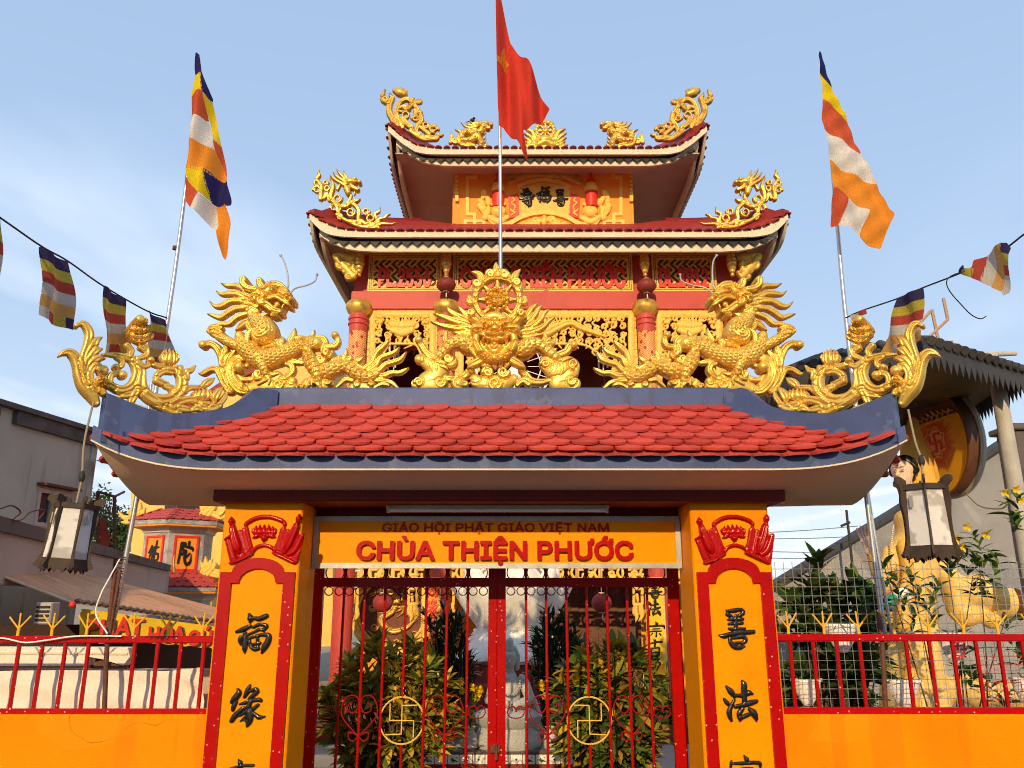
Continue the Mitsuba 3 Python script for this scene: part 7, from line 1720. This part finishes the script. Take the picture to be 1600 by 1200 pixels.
def bunting(P, quad, label, colors=('blue', 'yellow', 'red', 'white', 'orange'), last=('white', 'red', 'yellow', 'blue'), seed=1, grp='small faded flags strung on the left cord'):
    """quad: top left, top right, bottom right, bottom left; five stripes down, the sixth a row of squares."""
    A_, B_, C_, D2 = [np.array(q, float) for q in quad]; f = lambda u, v: tuple((A_ * (1 - u) + B_ * u) * (1 - v) + (D2 * (1 - u) + C_ * u) * v + np.array([0, 3.5 * math.sin(math.pi * u) * v])); rows = [(colors[i], i / 5.9, (i + 1) / 5.9) for i in range(5)]; pat = []
    us = np.linspace(0, 1, 6)
    for c, v0, v1 in rows: pat.append((c, [f(u, v0) for u in us] + [f(u, v1) for u in us[::-1]]))
    n = len(last)
    for i, c in enumerate(last): pat.append((c, [f(u, 5 / 5.9) for u in np.linspace(i / n, (i + 1) / n, 3)] + [f(u, 1) for u in np.linspace((i + 1) / n, i / n, 3)]))
    s0 = P.uv(*quad[0])[0]; return flag('bunting_flag', label, P, pat, lambda s, z: .018 * np.sin((s - s0) * 26 + z * 4 + seed) + .012 * np.sin(z * 15 + seed * 2), grp, 'flag', 'faded_', .010)
cordL = [(262, 497, 6.24), (228, 485, 6.0), (160, 446, 5.5), (106, 408, 5.0), (65, 385, 4.75), (0, 340, 4.3), (-60, 300, 4.0)]
solo('flag_line', tube([at(*p) for p in cordL], .006, 6, 6), 'cable', 'dark cord with small flags running to the left flagpole', 'cord', True)
BPl = Pl(at(262, 497, 6.24)[:2], at(262, 497, 6.24)[:2] - at(0, 340, 4.3)[:2])
bunting(BPl, ((65, 385), (107, 409), (117, 516), (63, 492)), 'small faded striped flag on the left cord, the most complete one at the far left', last=('white', 'red', 'yellow', 'blue'), seed=1)
bunting(BPl, ((159, 446), (192, 467), (208, 547), (162, 552)), 'small faded striped flag on the left cord hanging before the golden scroll', seed=2)
bunting(BPl, ((229, 485), (259, 503), (276, 565), (234, 568)), 'small faded striped flag on the left cord nearest the flagpole', seed=3)
bunting(BPl, ((-45, 310), (0, 339), (3, 460), (-44, 440)), 'small faded flag cut off by the left picture edge', seed=4)
cordR = [(1321, 497, 6.24), (1345, 486, 6.1), (1401, 467, 5.9), (1441, 450, 5.7), (1507, 424, 5.3), (1560, 396, 4.9), (1600, 366, 4.6), (1660, 320, 4.3)]
solo('flag_line', tube([at(*p) for p in cordR], .006, 6, 6), 'cable', 'dark cord with small flags running to the right flagpole', 'cord', True)
BPr = Pl(at(1321, 497, 6.24)[:2], at(1600, 366, 4.6)[:2] - at(1321, 497, 6.24)[:2])
bunting(BPr, ((1401, 467), (1441, 450), (1445, 547), (1379, 551)), 'small faded striped flag hanging straight on the right cord', last=('orange', 'white', 'red', 'yellow', 'blue'), seed=5, grp='small faded flags strung on the right cord')
q3 = lambda l: [(1200 + x * .45, 60 + y * .45) for x, y in l]
flag('bunting_flag', 'small twisted faded flag blown over the right cord', BPr, [(c, q3(l)) for c, l in (('blue', [(660, 812), (690, 788), (695, 812), (668, 818)]), ('yellow', [(672, 818), (693, 800), (722, 800), (720, 832)]), ('red', [(715, 770), (750, 755), (748, 845), (718, 832)]), ('white', [(748, 755), (786, 728), (778, 862), (745, 846)]), ('orange', [(786, 728), (820, 712), (808, 880), (777, 864)]), ('blue', [(818, 712), (838, 712), (852, 730), (848, 752), (816, 742)]), ('yellow', [(815, 742), (848, 752), (843, 790), (811, 785)]), ('red', [(811, 785), (842, 790), (832, 825), (808, 820)]), ('white', [(808, 820), (832, 825), (828, 880), (812, 892), (806, 880)]))], lambda s, z: .03 * np.sin(s * 20 + z * 9), 'small faded flags strung on the right cord', 'flag', 'faded_', .010)
flag('bunting_flag', 'small crumpled faded flag wrapped beside the right flagpole', BPr, [('white', [(1329, 493), (1341, 488), (1343, 496), (1331, 500)]), ('red', [(1340, 488), (1352, 483), (1354, 490), (1343, 496)])], lambda s, z: .01 * np.sin(s * 40), 'small faded flags strung on the right cord', 'flag', 'faded_', .008)
cable('loose_wire', [(1508, 424, 5.3), (1488, 430, 5.3), (1479, 440, 5.3), (1484, 455, 5.3), (1500, 474, 5.3), (1518, 492, 5.3), (1532, 498, 5.3), (1541, 494, 5.3)], .004, 'cable', 'thin loose wire dangling from the right flag cord', 'wire')
for i, (ya, yb_) in enumerate(((832, 822), (842, 838), (862, 862), (872, 872))): cable('power_line', [(1200, ya, 40), (1270, (ya + yb_) / 2 + 1, 40), (1340, yb_, 40)], .018, 'cable', ('uppermost', 'second', 'third', 'lowest')[i] + ' thin overhead power line in the gap right of the gate', 'power line')
up_ = at(1326, 830, 18); k = thing('utility_post', 'thin dark utility post beyond the right wall', 'post'); part(k, 'post', rod((up_[0], 18, 1), (up_[0], 18, zat(797, 18)), .03, 8), 'cable'); part(k, 'insulator', rod(at(1314, 822, 18), at(1328, 816, 18), .03, 6), 'cable')
# ------------------------------------------------------------------ the two hanging lanterns at the roof ends
def big_lantern(cx_, cy_, Y, s, tilt, rot, label, hook, cord_m):
    k = thing('hanging_lantern', label, 'lantern'); c = at(cx_, cy_, Y); Mx = trimesh.transformations.rotation_matrix(tilt, (0, 1, 0)) @ trimesh.transformations.rotation_matrix(rot, (0, 0, 1))
    def put(m): m = m.copy(); m.vertices = (np.c_[m.vertices * s, np.ones(len(m.vertices))] @ Mx.T)[:, :3] + c; return m
    rib = Polygon(catmull([(.125, .25), (.165, .275), (.20, .27), (.205, .235), (.18, .215), (.172, .17), (.178, .10), (.165, .0), (.165, -.12), (.178, -.19), (.195, -.23), (.210, -.252), (.196, -.272), (.18, -.265), (.17, -.285), (.145, -.27), (.12, -.25)], 4))
    for i in range(6):
        a = i * math.pi / 3; m = trimesh.creation.extrude_polygon(rib, .012, engine='earcut'); v = m.vertices; m.vertices = np.stack([v[:, 0] * math.cos(a) - (v[:, 2] - .006) * math.sin(a), v[:, 0] * math.sin(a) + (v[:, 2] - .006) * math.cos(a), v[:, 1]], 1); part(k, 'rib', put(m), 'lantern_metal')
        g0, g1 = a + .06, a + math.pi / 3 - .06; r0, r1 = .152, .132
        def cr(g, r, z): return (r * math.cos(g), r * math.sin(g), z)
        part(k, 'pane', put(hull([cr(g, r + d, z) for g in (g0, g1) for r, z in ((r0, -.20), (r1, .19)) for d in (0, -.008)])), 'lantern_pane')
        for z in (.20, -.215): part(k, 'rail', put(hull([cr(g, .145 + d, z + e) for g in (g0 - .05, g1 + .05) for d in (0, .014) for e in (-.018, .018)])), 'lantern_metal')
        if i % 2: part(k, 'tape', put(hull([cr(g, .149 + d, z) for g in (g0 + .25, g0 + .42) for d in (0, .004) for z in (.06, .14)])), 'faded_white')
        sk = Polygon([(-.075, 0), (.075, 0), (.07, -.05), (.045, -.035), (.03, -.075), (.0, -.045), (-.03, -.08), (-.05, -.04), (-.07, -.055)]); m = trimesh.creation.extrude_polygon(sk, .006, engine='earcut'); v = m.vertices; am = a + math.pi / 6
        m.vertices = np.stack([(.14 + v[:, 2]) * math.cos(am) - v[:, 0] * math.sin(am), (.14 + v[:, 2]) * math.sin(am) + v[:, 0] * math.cos(am), v[:, 1] - .23], 1); part(k, 'skirt', put(m), 'lantern_metal')
    part(k, 'top_plate', put(hull([(.14 * math.cos(a), .14 * math.sin(a), z) for a in np.arange(6) * math.pi / 3 for z in (.21, .222)])), 'black_trim'); part(k, 'bottom_plate', put(hull([(.15 * math.cos(a), .15 * math.sin(a), z) for a in np.arange(6) * math.pi / 3 for z in (-.222, -.21)])), 'black_trim')
    tp_ = (np.array([0, 0, .222 * s, 1]) @ Mx.T)[:3] + c; part(k, 'cord', tube([tp_] + [at(*h) for h in hook], .007, 6, 5), cord_m, True)
    p = at(*hook[0]); part(k, 'knot', ball(p, .02, 1, (1, 1, 2)), 'cable', True)
big_lantern(110, 832, 5.0, .80, .07, .30, 'weathered hexagonal brown lantern hanging from the left end of the gate roof', [(128, 745, 5.02), (132, 690, 5.05), (146, 628, 5.15)], 'cable_tan')
big_lantern(1448, 808, 5.0, .90, .0, .12, 'hexagonal brown lantern hanging from the right end of the gate roof', [(1440, 720, 5.03), (1430, 690, 5.08), (1419, 640, 5.15)], 'cable_tan')
cable('hanging_cable', [(168, 990, 6.05), (150, 960, 6.1), (157, 930, 6.1), (170, 905, 6.15), (188, 872, 6.2)], .006, 'white_plastic', 'pale cable looped up the left flagpole')
cable('rail_cable', [(-20, 995, 6.05), (10, 998, 6.05), (40, 1004, 6.04), (75, 1000, 6.04), (120, 994, 6.04), (190, 994, 6.05)], .006, 'white_plastic', 'pale cable lying along the left railing')
cable('barbed_wire', [(0, 795, 6.6), (18, 790, 6.8), (32, 800, 7), (20, 812, 7), (34, 812, 7.2), (48, 800, 7.4), (70, 797, 7.7), (60, 812, 7.7)], .007, 'rust', 'loose curl of wire on the terrace wall coping', 'wire')
# house across the street whose roof shades the foot of the gate, behind the viewpoint
oh = thing('opposite_house', 'plain house across the street behind the viewpoint', 'house')
part(oh, 'wall', box(-7.4, 13, -27, -21, 0, 10.3), 'pink_wall'); part(oh, 'roof', box(-7.7, 13.3, -27.3, -20.7, 10.3, 10.55), 'grey_ledge')
